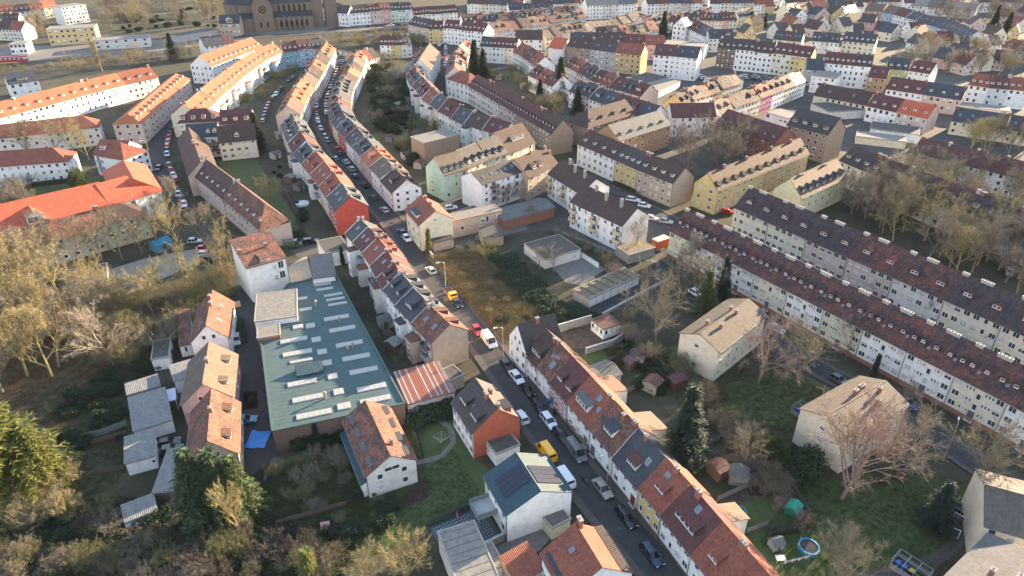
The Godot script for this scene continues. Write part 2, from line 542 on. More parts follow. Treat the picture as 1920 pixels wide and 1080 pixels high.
	if d.get("verge", false) and R > 0.0:
		var vm := MB.new()
		vm.xf = ridge
		for sd in 2:
			var za := ov if sd == 0 else -S - ov
			var ya := h - ov * (m if sd == 0 else mb)
			var pv := PackedVector2Array([Vector2(za, ya + 0.1), Vector2(za, ya + 0.32), Vector2(zr, h + R + 0.32), Vector2(zr, h + R + 0.1)])
			if sd == 1: pv.reverse()
			vm.prism(pv, -0.07, 0.09)
		part("verge", vm.mesh(wall_mat("pale")), rn)
	if d.has("plinth"):
		var pl := MB.new()
		pl.box(Vector3(0.03, 0, -D + 0.03), Vector3(W - 0.03, d.get("plinth_h", 0.9), 0.05))
		part("plinth", pl.mesh(wall_mat(d.plinth)), o)
	# windows: rows of ns storeys and nc columns on the front, and columns on the ends
	var ns: int = d.get("ns", maxi(1, roundi(h / 2.8)))
	var base: float = d.get("base", 0.25 if h / ns < 3.1 else 0.6)
	var storey := (h - base) / ns
	var ww: float = d.get("ww", snappedf(rng.randf_range(0.9, 1.25), 0.05))
	var wh: float = d.get("wh", minf(1.35, storey * 0.48))
	var joined_f := MB.new()
	var joined_g := MB.new()
	var spots := []
	var nc: int = d.get("nc", roundi(W / 2.7))
	var dcol: int = d.get("door", -1)
	var narrow := []
	for c in nc: narrow.append(0.62 if rng.randf() < 0.22 else 1.0)
	for s in ns:
		for c in nc:
			if s == 0 and c == dcol or not near and rng.randf() < 0.05: continue
			spots.append([Transform3D(Basis(), Vector3(W * (c + 0.5) / nc, base + s * storey + storey * 0.34, 0)), snappedf(ww * narrow[c], 0.05), wh])
	for end in 2:
		var cols: int = (d.get("ends", [0, 0]) as Array)[end]
		for s in ns:
			for c in cols:
				var z := -D * (c + 0.5 + 0.35 * (0.5 if cols == 1 else 0.0)) / cols
				var turn := Basis(Vector3.UP, -PI / 2 if end == 0 else PI / 2)
				spots.append([Transform3D(turn, Vector3(0.0 if end == 0 else W, base + s * storey + storey * 0.34, z)), ww, wh])
	if roof == "cross" and d.get("attic", true):
		for c in [-0.6, 0.6]:
			spots.append([Transform3D(Basis(), Vector3(W / 2 + c * 1.6, h + 0.35, 0)), 0.8, 1.0])
	for extra in d.get("win", []):       # [face, along, up, w, h]
		var f: String = extra[0]
		var tr := Transform3D(Basis(), Vector3(extra[1], extra[2], 0))
		if f == "l": tr = Transform3D(Basis(Vector3.UP, -PI / 2), Vector3(0, extra[2], -extra[1]))
		if f == "r": tr = Transform3D(Basis(Vector3.UP, PI / 2), Vector3(W, extra[2], -extra[1]))
		spots.append([tr, extra[3], extra[4]])
	for sp in spots:
		if near:
			var kind: int = [0, 0, 1, 0, 2, 3, 4][rng.randi() % 7]
			var wn := part("window", window_mesh(snappedf(sp[1], 0.05), snappedf(sp[2], 0.05), kind), o)
			wn.transform = sp[0]
		else:
			joined_f.xf = sp[0]
			joined_g.xf = sp[0]
			var hw: float = sp[1] / 2
			joined_f.box(Vector3(-hw - 0.06, -0.1, -0.02), Vector3(hw + 0.06, sp[2] + 0.06, 0.04))
			var shut := 0.0 if rng.randf() < 0.55 else rng.randf()
			joined_g.quad(Vector3(-hw + 0.06, 0.02, 0.06), Vector3(hw - 0.06, 0.02, 0.06), Vector3(hw - 0.06, (sp[2] - 0.05) * (1.0 - shut), 0.06), Vector3(-hw + 0.06, (sp[2] - 0.05) * (1.0 - shut), 0.06))
	if joined_f.v.size():
		var am := joined_f.mesh(plain("window_frame", lin(0.66, 0.66, 0.64), 0.5))
		joined_g.into(am, glass())
		part("glazing", am, o).set_meta("kind", "stuff")
	if dcol >= 0:
		part("door", door_mesh(["brown", "white", "grey", "red"][d.get("dk", rng.randi() % 3)], [lin(0.09, 0.05, 0.03), lin(0.6, 0.6, 0.58), lin(0.12, 0.13, 0.14), lin(0.2, 0.02, 0.03)][d.get("dk", rng.randi() % 3)]), o, Vector3(W * (dcol + 0.5) / maxi(nc, 1), 0.2, 0.0))
	# things on the roof, in the ridge frame; side 0 is the front slope, side 1 the back slope
	var sides := [Transform3D(), Transform3D(Basis(Vector3.UP, PI), Vector3(L, 0, -S))]
	if R > 0.0:
		for q in d.get("dormers", []):   # {t, n, w, h, at (share of the slope), s, x (list of shares), wall, roof}
			var side: int = q.get("s", 0)
			var mm: float = m if side == 0 else mb
			var z0: float = -float(q.get("at", 0.18)) * S * (k if side == 0 else 1 - k)
			if roof == "mansard": z0 = -0.02 * S
			var n: int = q.get("n", 1)
			var xs: Array = q.get("x", [])
			if xs.is_empty():
				for i in n: xs.append((i + 0.5) / n)
			for x in xs:
				var dm := dormer_mesh(q.get("t", "shed"), q.get("w", 1.6), q.get("h", 1.2), snappedf(mm, 0.02), q.get("wall", wc), q.get("roof", rc))
				var dn := part("dormer", dm, o)
				dn.transform = ridge * sides[side] * Transform3D(Basis(), Vector3(float(x) * L, h - z0 * mm + 0.14, z0))
				var dw: float = float(q.get("w", 1.6)) - 0.3
				var panes := maxi(1, roundi(dw / 1.1))
				for i in panes:
					var wn := part("window", window_mesh(snappedf(dw / panes - 0.06, 0.05), snappedf(float(q.get("h", 1.2)) - 0.35, 0.05), rng.randi() % 3), dn)
					wn.position = Vector3(-dw / 2 + dw * (i + 0.5) / panes, 0.2, 0.0)
		for q in d.get("lights", []):    # roof windows: [share along, share up, side, w, h]
			var side: int = q[2]
			var mm: float = m if side == 0 else mb
			var z: float = -q[1] * S * (k if side == 0 else 1 - k)
			var up := Vector3(0, mm, -1).normalized()
			var sk := part("roof_window", skylight_mesh(q[3] if q.size() > 3 else 0.9, q[4] if q.size() > 4 else 1.2), rn)
			sk.transform = ridge * sides[side] * Transform3D(Basis(Vector3.RIGHT, up, Vector3.RIGHT.cross(up)), Vector3(q[0] * L, h - z * mm + 0.19, z))
		for q in d.get("chim", []):      # [share along, share up (1 = ridge), side, w, h]
			var side: int = q[2] if q.size() > 2 else 0
			var mm: float = m if side == 0 else mb
			var z: float = -(q[1] if q.size() > 1 else 0.95) * S * (k if side == 0 else 1 - k)
			var cn := part("chimney", chimney_mesh(q[3] if q.size() > 3 else 0.7, 0.55, q[4] if q.size() > 4 else 1.1, d.get("cc", "brick")), rn)
			cn.transform = ridge * sides[side] * Transform3D(Basis(Vector3.UP, d.get("cturn", 0.0)), Vector3(q[0] * L, h - z * mm, z))
	for q in d.get("balconies", []):     # [along, floor height, width, depth, colour key]
		var cols := {"white": lin(0.6, 0.6, 0.58), "cream": lin(0.6, 0.48, 0.26), "dark": lin(0.08, 0.08, 0.09), "grey": lin(0.3, 0.32, 0.34), "brown": lin(0.2, 0.13, 0.09)}
		part("balcony", balcony_mesh(q[2], q[3], q[4], cols[q[4]]), o, Vector3(q[0], q[1], 0.0))
		part("window", window_mesh(snappedf(minf(1.6, q[2] - 0.4), 0.05), 2.0, 0), o, Vector3(q[0], q[1] + 0.05, 0.0))
	for q in d.get("wings", []):         # parts that stand out of the front: [x0, x1, depth, height, roof key, wall key]
		var wm := MB.new()
		wm.box(Vector3(q[0], 0, 0.01), Vector3(q[1], q[3], q[2]))
		part("wing", wm.mesh(wall_mat(q[5])), o)
		var wr := MB.new()
		wr.prism(PackedVector2Array([Vector2(q[2] + 0.2, q[3]), Vector2(q[2] + 0.2, q[3] + 0.14), Vector2(-0.6, q[3] + 0.5), Vector2(-0.6, q[3] + 0.02)]), q[0] - 0.12, q[1] + 0.12)
		part("wing_roof", wr.mesh(roof_mat(q[4])), o)
		var storeys := int(q[3] / 2.7)
		for s in storeys:
			part("window", window_mesh(0.9, 1.15, rng.randi() % 3), o, Vector3((q[0] + q[1]) / 2, 0.9 + s * 2.7, q[2]))
	if near and roof in ["gable", "cross", "shed"] and R > 0.0:
		var zinc := plain("zinc", lin(0.2, 0.2, 0.2), 0.5, 0.6)
		var gt := MB.new()
		gt.xf = ridge
		gt.tube(Vector3(0.02, h - ov * m - 0.02, ov + 0.07), Vector3(L - 0.02, h - ov * m - 0.02, ov + 0.07), 0.075, 0.075, 6)
		part("gutter", gt.mesh(zinc), rn)
		if roof != "shed":
			var rcap := MB.new()
			rcap.xf = ridge
			rcap.tube(Vector3(0.0, h + R + 0.15, zr), Vector3(L, h + R + 0.15, zr), 0.13, 0.13, 6)
			part("ridge_cap", rcap.mesh(roof_mat(rc)), rn)
	if near and d.get("pipe", h > 4.0):
		var dp := MB.new()
		dp.tube(Vector3(W - 0.1, 0, 0.1), Vector3(W - 0.1, h, 0.1), 0.06, 0.06, 5)
		part("downpipe", dp.mesh(plain("zinc", lin(0.2, 0.2, 0.2), 0.5, 0.6)), o)
	return o

# a terrace: the eaves polyline pts (pixels at height h) is cut into n houses; wc / rc are lists that repeat
func row(d: Dictionary) -> void:
	var pts := []
	for p in d.pts: pts.append(px(p, d.h))
	var total := 0.0
	for i in pts.size() - 1: total += pts[i].distance_to(pts[i + 1])
	var cuts: Array = d.get("cuts", [])
	var n: int = d.get("n", cuts.size() + 1)
	var ends := []
	for i in n + 1:
		var want: float = total * (float(i) / n if cuts.is_empty() else (0.0 if i == 0 else 1.0 if i == n else cuts[i - 1]))
		var j := 0
		while j < pts.size() - 2 and want > pts[j].distance_to(pts[j + 1]):
			want -= pts[j].distance_to(pts[j + 1])
			j += 1
		ends.append((pts[j] as Vector3).lerp(pts[j + 1], want / pts[j].distance_to(pts[j + 1])))
	var wcs: Array = d.wc
	var rcs: Array = d.rc
	var words := {"white": "white", "offwhite": "off-white", "cream": "cream", "yellow": "yellow", "gold": "golden yellow", "lemon": "pale lemon", "pink": "pink", "rose": "pale rose", "beige": "beige", "grey": "grey", "blue": "pale blue", "mint": "mint green", "green": "olive green", "brick": "brick red", "terracotta": "terracotta", "redwall": "red", "tan": "tan", "brown": "brown", "orange": "ochre", "lilac": "lilac", "magenta": "deep pink", "pale": "pale grey", "turq": "turquoise", "concrete": "drab grey"}
	var roofs := {"red": "red", "orange": "orange", "bright": "bright orange", "maroon": "maroon", "brown": "brown", "rust": "rusty", "tan": "tan", "slate": "dark slate", "dark": "blackish brown", "grey": "grey tiled", "mottle": "patchy red", "mottledark": "patchy black", "teal": "teal tiled", "fibre": "grey fibre"}
	for i in n:
		var wc: String = wcs[i % wcs.size()]
		var rc: String = rcs[i % rcs.size()]
		var s := {"A": ends[i], "B": ends[i + 1], "h": d.h + (rng.randf_range(-0.5, 0.5) if d.get("vary", true) else 0.0), "D": d.get("D", 10.0), "R": d.get("R", 4.5) + (rng.randf_range(-0.35, 0.35) if d.get("vary", true) else 0.0), "wc": wc, "rc": rc, "n": d.get("n_", "terraced_house"), "c": "house", "gl": 0.15 if i == 0 else 0.0, "gr": 0.15 if i == n - 1 else 0.0, "roof": d.get("roof", "gable"), "g": d.get("g", "")}
		if s.roof == "hip":
			s.hl = 5.0 if i == 0 and d.get("hipl", true) else 0.0
			s.hr = 5.0 if i == n - 1 and d.get("hipr", true) else 0.0
		for key in ["ns", "ww", "wh", "near", "plinth", "k", "base", "ov", "pipe", "cc", "hb", "ends", "c", "plinth_h", "verge"]:
			if d.has(key): s[key] = d[key]
		if d.has("per"): s.nc = d.per
		if d.get("doors", false): s.door = rng.randi() % maxi(1, roundi((ends[i] as Vector3).distance_to(ends[i + 1]) / 2.7))
		var note := ""
		var set_: Array = d.get("set", [])
		if i < set_.size():
			for key in set_[i]: s[key] = set_[i][key]
		else:
			var style: int = rng.randi() % 10
			var dk: String = d.get("dorm", "mix")
			if dk == "mix":
				if style < 3: s.dormers = [{"t": "shed", "n": 2, "w": 1.5, "h": 1.1, "at": 0.3, "wall": "roof_" + rc}]
				elif style < 5: s.dormers = [{"t": "shed", "n": 1, "w": 3.0, "h": 1.2, "at": 0.3, "wall": "roof_" + rc}]
				elif style < 6: s.dormers = [{"t": "gable", "n": 2, "w": 1.2, "h": 1.1, "at": 0.25}]
				elif style < 8: s.lights = [[0.3, 0.5, 0], [0.7, 0.5, 0]]
				else: s.lights = [[0.5, 0.6, 0]]
				if rng.randf() < 0.6: s.dormers = s.get("dormers", []) + [{"t": "shed", "n": 2, "w": 1.5, "h": 1.1, "at": 0.3, "wall": "roof_" + rc, "s": 1}]
			elif dk == "small":
				s.dormers = [{"t": "flat", "n": d.get("dn", 3), "w": 1.2, "h": 1.0, "at": 0.25, "wall": d.get("dw", "white")}]
			elif dk == "lights":
				s.lights = [[0.25, 0.45, 0], [0.7, 0.5, 0]]
			s.chim = [[0.03 + 0.08 * rng.randf(), 0.9, 0], [0.96, 0.8, 1]] if rng.randf() < 0.6 else [[0.95, 0.93, 0, 1.0]]
			if rng.randf() < 0.3: s.cc = "grey"
		if d.has("wing") and rng.randf() < d.wing:
			var ww2: float = (ends[i] as Vector3).distance_to(ends[i + 1])
			var wx := ww2 * rng.randf_range(0.05, 0.3)
			var wd := rng.randf_range(1.8, 3.2)
			s.wings = [[wx, wx + wd, rng.randf_range(1.2, 2.6), d.h - 0.6 - rng.randf() * 3.2, rc, ["white", wc, "offwhite"][rng.randi() % 3]]]
			if ww2 - wx - wd > 2.2 and rng.randf() < 0.6:
				s.balconies = []
				for fl in 2: s.balconies.append([wx + wd + (ww2 - wx - wd) / 2, 2.4 + 2.6 * fl, minf(2.6, ww2 - wx - wd - 0.3), 1.1, ["grey", "brown", "white", "dark"][rng.randi() % 4]])
		if not s.has("l"):
			s.l = ("%s %s, %s roof, %s from %s" % [words.get(wc, wc), d.get("word", "house"), roofs.get(rc, rc), ordinal(i), d.anchor]) if d.anchor else "%s %s with %s roof in the haze" % [words.get(wc, wc), d.get("word", "house"), roofs.get(rc, rc)]
		house(s)

# ---------------------------------------------------------------- vegetation (each prototype is 10 m high and is copied at other sizes)
func twig_mat(key: String) -> StandardMaterial3D:
	var c: Array = {"tan": [0.211, 0.179, 0.121], "gold": [0.281, 0.234, 0.109], "pink": [0.257, 0.179, 0.140], "grey": [0.179, 0.148, 0.117], "pale": [0.328, 0.281, 0.226], "dark": [0.101, 0.078, 0.058], "olive": [0.156, 0.148, 0.062]}[key]
	var m := plain("twig_" + key, lin(c[0], c[1], c[2]), 0.9)
	m.backlight_enabled = true
	m.backlight = lin(c[0] * 0.1, c[1] * 0.1, c[2] * 0.1)
	return m

func leaf_mat(key: String) -> StandardMaterial3D:
	var c: Array = {"fir": [0.022, 0.041, 0.021], "spruce": [0.019, 0.038, 0.026], "yellowfir": [0.112, 0.120, 0.022], "laurel": [0.030, 0.056, 0.022], "ivy": [0.027, 0.050, 0.022], "box": [0.038, 0.064, 0.022], "leaf": [0.064, 0.090, 0.026], "bramble": [0.045, 0.053, 0.026], "straw": [0.247, 0.191, 0.116], "weed": [0.098, 0.098, 0.041], "russet": [0.150, 0.075, 0.038]}[key]
	var m := plain("leaf_" + key, lin(c[0], c[1], c[2]), 0.75)
	m.backlight_enabled = true
	m.backlight = lin(c[0] * 0.25, c[1] * 0.3, c[2] * 0.15)
	return m

func branch(wood: MB, fine: MB, r: RandomNumberGenerator, p: Vector3, dir: Vector3, length: float, rad: float, level: int, o: Dictionary) -> void:
	var segs := 3 if level < 2 else 2
	var q := p
	var d := dir
	var kids: int = [o.limbs, o.k1, o.k2, 0][level]
	var rr := rad
	var marks := []
	for i in segs:
		var nd := (d + Vector3(r.randfn(0, 0.13), r.randfn(0, 0.08) + o.up * 0.12, r.randfn(0, 0.13)) * (0.45 if level == 0 else 1.0)).normalized()
		var nq := q + nd * length / segs
		var r1 := rad * (1.0 - 0.75 * (i + 1) / segs) + 0.006
		if level < 2: wood.tube(q, nq, rr, r1, 6 if level == 0 else 4, false)
		else: fine.tube(q, nq, maxf(rr, 0.012), maxf(r1, 0.009), 3, false)
		marks.append([q, nq, nd])
		q = nq; d = nd; rr = r1
	if level == 3 or (level == 2 and kids == 0):
		return
	for i in kids:
		var t := (i + r.randf_range(0.2, 0.9)) / kids
		t = lerpf([o.start, 0.25, 0.15, 0.1][level], 1.0, t)
		var s := mini(int(t * segs), segs - 1)
		var at: Vector3 = (marks[s][0] as Vector3).lerp(marks[s][1], t * segs - s)
		var along: Vector3 = marks[s][2]
		var side := along.cross(Vector3(r.randfn(0, 1), r.randfn(0, 1), r.randfn(0, 1))).normalized()
		var spread: float = o.spread * r.randf_range(0.75, 1.2) * (1.15 - 0.45 * t if level == 0 else 1.0)
		var nd := (along + side * spread + Vector3(0, o.up * 0.25, 0)).normalized()
		var nl: float = length * ([o.l1, o.l2, o.l3][level] as float) * r.randf_range(0.7, 1.15) * (1.1 - 0.5 * t)
		branch(wood, fine, r, at, nd, nl, rad * (1.0 - 0.7 * t) * 0.55, level + 1, o)
	if level == 2:
		for i in o.twigs:
			var t := r.randf_range(0.1, 1.0)
			var s := mini(int(t * segs), segs - 1)
			var at: Vector3 = (marks[s][0] as Vector3).lerp(marks[s][1], t * segs - s)
			var nd: Vector3 = (marks[s][2] + Vector3(r.randfn(0, 0.7), r.randfn(0, 0.6) + o.up * 0.2, r.randfn(0, 0.7))).normalized()
			var ln: float = o.twig * r.randf_range(0.5, 1.2)
			var wd: Vector3 = nd.cross(Vector3(r.randfn(0, 1), r.randfn(0, 1), r.randfn(0, 1))).normalized() * float(o.tw)
			fine.tri(at - wd, at + wd, at + nd * ln)
			var mid := at + nd * ln * 0.45
			for j in 2:
				var nd2 := (nd + Vector3(r.randfn(0, 0.6), r.randfn(0, 0.5), r.randfn(0, 0.6))).normalized()
				fine.tri(mid - wd * 0.8, mid + wd * 0.8, mid + nd2 * ln * 0.5)

func bare_proto(key: String, seed_: int, o: Dictionary) -> Array:
	if cache.has(key): return cache[key]
	var r := RandomNumberGenerator.new()
	r.seed = seed_
	var wood := MB.new()
	var fine := MB.new()
	var base := {"limbs": 9, "k1": 6, "k2": 7, "twigs": 16, "spread": 0.95, "up": 0.5, "start": 0.17, "l1": 0.78, "l2": 0.62, "l3": 0.5, "twig": 1.05, "tw": 0.024, "trunk": 8.2, "rad": 0.2, "stems": 1}
	for k in o: base[k] = o[k]
	for s in int(base.stems):
		var d := Vector3(r.randfn(0, 0.04), 1, r.randfn(0, 0.04))
		if base.stems > 1: d = Vector3(r.randfn(0, 0.45), 1, r.randfn(0, 0.45))
		branch(wood, fine, r, Vector3(0, -0.1, 0), d.normalized(), base.trunk, base.rad, 0, base)
	cache[key] = [wood, fine]
	return cache[key]

func conifer_proto(key: String, seed_: int, wide: float, droop: float, dense: int, leaf: String) -> Array:
	if cache.has(key): return cache[key]
	var r := RandomNumberGenerator.new()
	r.seed = seed_
	var wood := MB.new()
	var fine := MB.new()
	wood.tube(Vector3(0, -0.1, 0), Vector3(0, 9.8, 0), 0.2, 0.02, 7, false)
	for i in dense:
		var t := pow((i + r.randf()) / dense, 0.85)
		var y := 0.5 + 9.2 * t
		var len := wide * pow(1.0 - t, 0.75) * r.randf_range(0.6, 1.15) + 0.15
		var az := r.randf() * TAU
		var out := Vector3(cos(az), 0, sin(az))
		var sidew := out.cross(Vector3.UP)
		wood.tube(Vector3(0, y, 0), Vector3(0, y - droop * len * 0.4, 0) + out * len * 0.8, 0.035, 0.01, 3, false)
		var steps := maxi(3, int(len * 5))
		for j in steps:
			var u := (j + 0.6) / steps
			var c := Vector3(0, y - droop * len * u * u * 0.7 + r.randfn(0, 0.05), 0) + out * len * u
			for k in 3:
				var sp := (0.42 * (1.15 - u) + 0.14) * r.randf_range(0.7, 1.2)
				var dirn := (out * r.randf_range(0.2, 1.0) + sidew * r.randf_range(-1.2, 1.2) + Vector3(0, r.randf_range(-0.5, 0.35), 0)).normalized()
				var wd := dirn.cross(Vector3(r.randfn(0, 0.5), 1, r.randfn(0, 0.5))).normalized() * sp * 0.3
				fine.tri(c - wd, c + wd, c + dirn * sp * 1.5)
	cache[key] = [wood, fine]
	return cache[key]

# rounded evergreen or leafy mass: leaves through the outer shell of a few overlapping lobes
func bush_proto(key: String, seed_: int, lobes: int, leaves: int, size: float, tall := 1.0) -> Array:
	if cache.has(key): return cache[key]
	var r := RandomNumberGenerator.new()
	r.seed = seed_
	var wood := MB.new()
	var fine := MB.new()
	for l in lobes:
		var c := Vector3(r.randfn(0, 2.2), 0, r.randfn(0, 2.2)) * (0.6 if leaves > 9000 else 1.0) if lobes > 1 else Vector3.ZERO
		var rad := r.randf_range(2.6, 4.2)
		c.y = rad * 0.8 * tall + r.randf_range(0, 3.0) * tall
		wood.tube(Vector3(c.x * 0.3, -0.1, c.z * 0.3), c, 0.16, 0.06, 5, false)
		for i in leaves / lobes:
			var n := Vector3(r.randfn(0, 1), r.randfn(0, 1), r.randfn(0, 1)).normalized()
			var bump := 1.0 + 0.16 * sin(n.x * 7.0 + l) * sin(n.y * 6.0 + 1.3 * l) + 0.12 * sin(n.z * 11.0)
			var p := c + n * Vector3(rad, rad * tall, rad) * bump * (1.0 - 0.35 * r.randf() * r.randf())
			if p.y < 0.0: continue
			var d1 := (n + Vector3(r.randfn(0, 0.8), r.randfn(0, 0.8), r.randfn(0, 0.8))).normalized()
			var d2 := d1.cross(Vector3(r.randfn(0, 1), r.randfn(0, 1), r.randfn(0, 1))).normalized()
			var s := size * r.randf_range(0.6, 1.3)
			fine.tri(p - d2 * s * 0.5, p + d2 * s * 0.5, p + d1 * s)
	cache[key] = [wood, fine]
	return cache[key]

func plant_mesh(proto: Array, key: String, m: Material) -> ArrayMesh:
	if not cache.has(key): cache[key] = (proto[1] as MB).mesh(m)
	return cache[key]

# kind -> [name, category, word, prototype key, crown material]
func plant(kind: String, variant: int, tint: String, x: float, y: float, height: float, label: String, group := "", wide := 1.0, plane := 0.0) -> Node3D:
	var p: Array
	var called := "bare_tree"
	var cat := "tree"
	var crown: Material
	var key := ""
	if kind == "bare":
		var v := variant % 5
		key = "bare%d" % v
		var opts: Dictionary = [{}, {"spread": 1.2, "limbs": 13, "trunk": 6.8, "l1": 0.95, "start": 0.12}, {"spread": 0.75, "up": 0.8, "start": 0.2, "limbs": 12}, {"spread": 1.0, "limbs": 9, "k1": 7, "start": 0.22, "twigs": 14, "up": 0.35}, {"spread": 0.9, "limbs": 11, "twigs": 16, "twig": 0.85, "start": 0.22}][v]
		p = bare_proto(key, 10 + v, opts)
		if tint == "gold": called = "golden_bare_tree"
		crown = twig_mat(tint)
	elif kind == "poplar":
		key = "poplar"
		p = bare_proto(key, 31, {"spread": 0.28, "up": 1.4, "limbs": 16, "start": 0.1, "l1": 0.4, "trunk": 9.2})
		crown = twig_mat(tint)
	elif kind == "shrub":
		key = "shrub%d" % (variant % 3)
		p = bare_proto(key, 41 + variant % 3, {"stems": 9, "limbs": 5, "k1": 5, "k2": 4, "twigs": 7, "trunk": 7.5, "rad": 0.1, "start": 0.15, "spread": 0.7, "tw": 0.025, "twig": 1.2})
		crown = twig_mat(tint)
		called = "gold_shrub" if tint == "gold" else "tan_shrub" if tint == "tan" else "bare_shrub"; cat = "shrub"
	elif kind == "fir":
		key = "fir%d" % (variant % 3)
		p = conifer_proto(key, 51 + variant % 3, [2.6, 3.2, 2.0][variant % 3], [0.55, 0.4, 0.7][variant % 3], 300, tint)
		crown = leaf_mat(tint)
		called = "conifer"
	elif kind == "round":
		key = "round%d" % (variant % 3)
		p = bush_proto(key, 61 + variant % 3, 7, 20000, 0.36, 1.0)
		crown = leaf_mat(tint)
		called = "evergreen_tree"
	elif kind == "bush":
		key = "bush%d" % (variant % 4)
		p = bush_proto(key, 71 + variant % 4, 5, 4600, 0.72, 0.75)
		crown = leaf_mat(tint)
		called = "evergreen_shrub"; cat = "shrub"
	else:
		key = "column"
		p = conifer_proto(key, 81, 1.0, -0.9, 240, tint)
		crown = leaf_mat(tint)
		called = "columnar_conifer"
	var o := thing(called, label, cat, at_pixel(x, y, plane), rng.randf() * TAU, group)
	var wood := "dark" if kind in ["fir", "round", "bush", "column"] else tint
	var wm: String = "wood %s %s" % [key, wood]
	if not cache.has(wm): cache[wm] = (p[0] as MB).mesh(twig_mat(wood))
	var s := height / 10.0
	var sc := Vector3(s * wide, s, s * wide)
	part("trunk", cache[wm], o).scale = sc
	part("crown", plant_mesh(p, key + " crown " + tint, crown), o).scale = sc
	return o

# plants that grow together over a pixel polygon of ground: separate plants, seeded
func inside(p: Vector2, poly: PackedVector2Array) -> bool:
	return Geometry2D.is_point_in_polygon(p, poly)

func ground_poly(pts: Array) -> PackedVector2Array:
	var out := PackedVector2Array()
	for p in pts:
		var g := at_pixel(p[0], p[1])
		out.append(Vector2(g.x, g.z))
	return out

func scatter_points(pts: Array, count: int, seed_: int) -> Array:
	var poly := ground_poly(pts)
	var lo := poly[0]
	var hi := poly[0]
	for p in poly:
		lo = lo.min(p); hi = hi.max(p)
	var r := RandomNumberGenerator.new()
	r.seed = seed_
	var out := []
	var tries := 0
	while out.size() < count and tries < count * 30:
		tries += 1
		var q := Vector2(r.randf_range(lo.x, hi.x), r.randf_range(lo.y, hi.y))
		if inside(q, poly): out.append(Vector3(q.x, 0, q.y))
	return out

# low growth nobody could count: copies of a clump over a polygon
func growth(called: String, pts: Array, count: int, tint: String, size: float, label: String, category: String, seed_: int, clump := "tuft") -> void:
	var key := "clump " + clump + tint
	if not cache.has(key):
		var r := RandomNumberGenerator.new()
		r.seed = 5
		var mb := MB.new()
		for i in (70 if clump == "leafy" else 40):
			var p := Vector3(r.randfn(0, 0.4), 0, r.randfn(0, 0.4))
			if clump == "leafy":
				p.y = absf(r.randfn(0, 0.3))
				var d1 := Vector3(r.randfn(0, 1), r.randf(), r.randfn(0, 1)).normalized()
				var d2 := d1.cross(Vector3(r.randfn(0, 1), r.randfn(0, 1), r.randfn(0, 1))).normalized()
				mb.tri(p - d2 * 0.08, p + d2 * 0.08, p + d1 * 0.26)
			else:
				var d := Vector3(r.randfn(0, 0.45), 1, r.randfn(0, 0.45)).normalized() * r.randf_range(0.25, 0.8)
				var s := d.cross(Vector3(r.randfn(0, 1), 0, r.randfn(0, 1))).normalized() * 0.03
				mb.tri(p - s, p + s, p + d)
		cache[key] = mb.mesh(leaf_mat(tint))
	var spots := scatter_points(pts, count, seed_)
	var mm := MultiMesh.new()
	mm.transform_format = MultiMesh.TRANSFORM_3D
	mm.mesh = cache[key]
	mm.instance_count = spots.size()
	var rr := RandomNumberGenerator.new()
	rr.seed = seed_ + 1
	for i in spots.size():
		mm.set_instance_transform(i, Transform3D(Basis(Vector3.UP, rr.randf() * TAU).scaled(Vector3.ONE * size * rr.randf_range(0.5, 1.4)), spots[i]))
	var o := MultiMeshInstance3D.new()
	o.name = numbered(called)
	o.multimesh = mm
	add_child(o)
	tag(o, label, category, "", "stuff")

# ---------------------------------------------------------------- ground sheets
func sheet(called: String, pts: Array, y: float, m: Material, is_world := false) -> void:
	var poly := PackedVector2Array()
	for p in pts:
		if is_world: poly.append(Vector2(p[0], p[1]))
		else:
			var g := at_pixel(p[0], p[1], y)
			poly.append(Vector2(g.x, g.z))
	var t := Geometry2D.triangulate_polygon(poly)
	var mb := MB.new()
	for i in range(0, t.size(), 3):
		var a := poly[t[i]]; var b := poly[t[i + 1]]; var c := poly[t[i + 2]]
		if (b - a).cross(c - a) > 0:
			var s := b; b = c; c = s
		mb.tri(Vector3(a.x, y, a.y), Vector3(b.x, y, b.y), Vector3(c.x, y, c.y))
	structure(called, mb.mesh(m))

func smooth(pts: Array) -> PackedVector3Array:
	var c := Curve3D.new()
	c.bake_interval = 4.0
	for i in pts.size():
		var p: Vector3 = pts[i]
		var d: Vector3 = (pts[mini(i + 1, pts.size() - 1)] - pts[maxi(i - 1, 0)]) / 6.0
		c.add_point(p, -d, d)
	return c.get_baked_points()

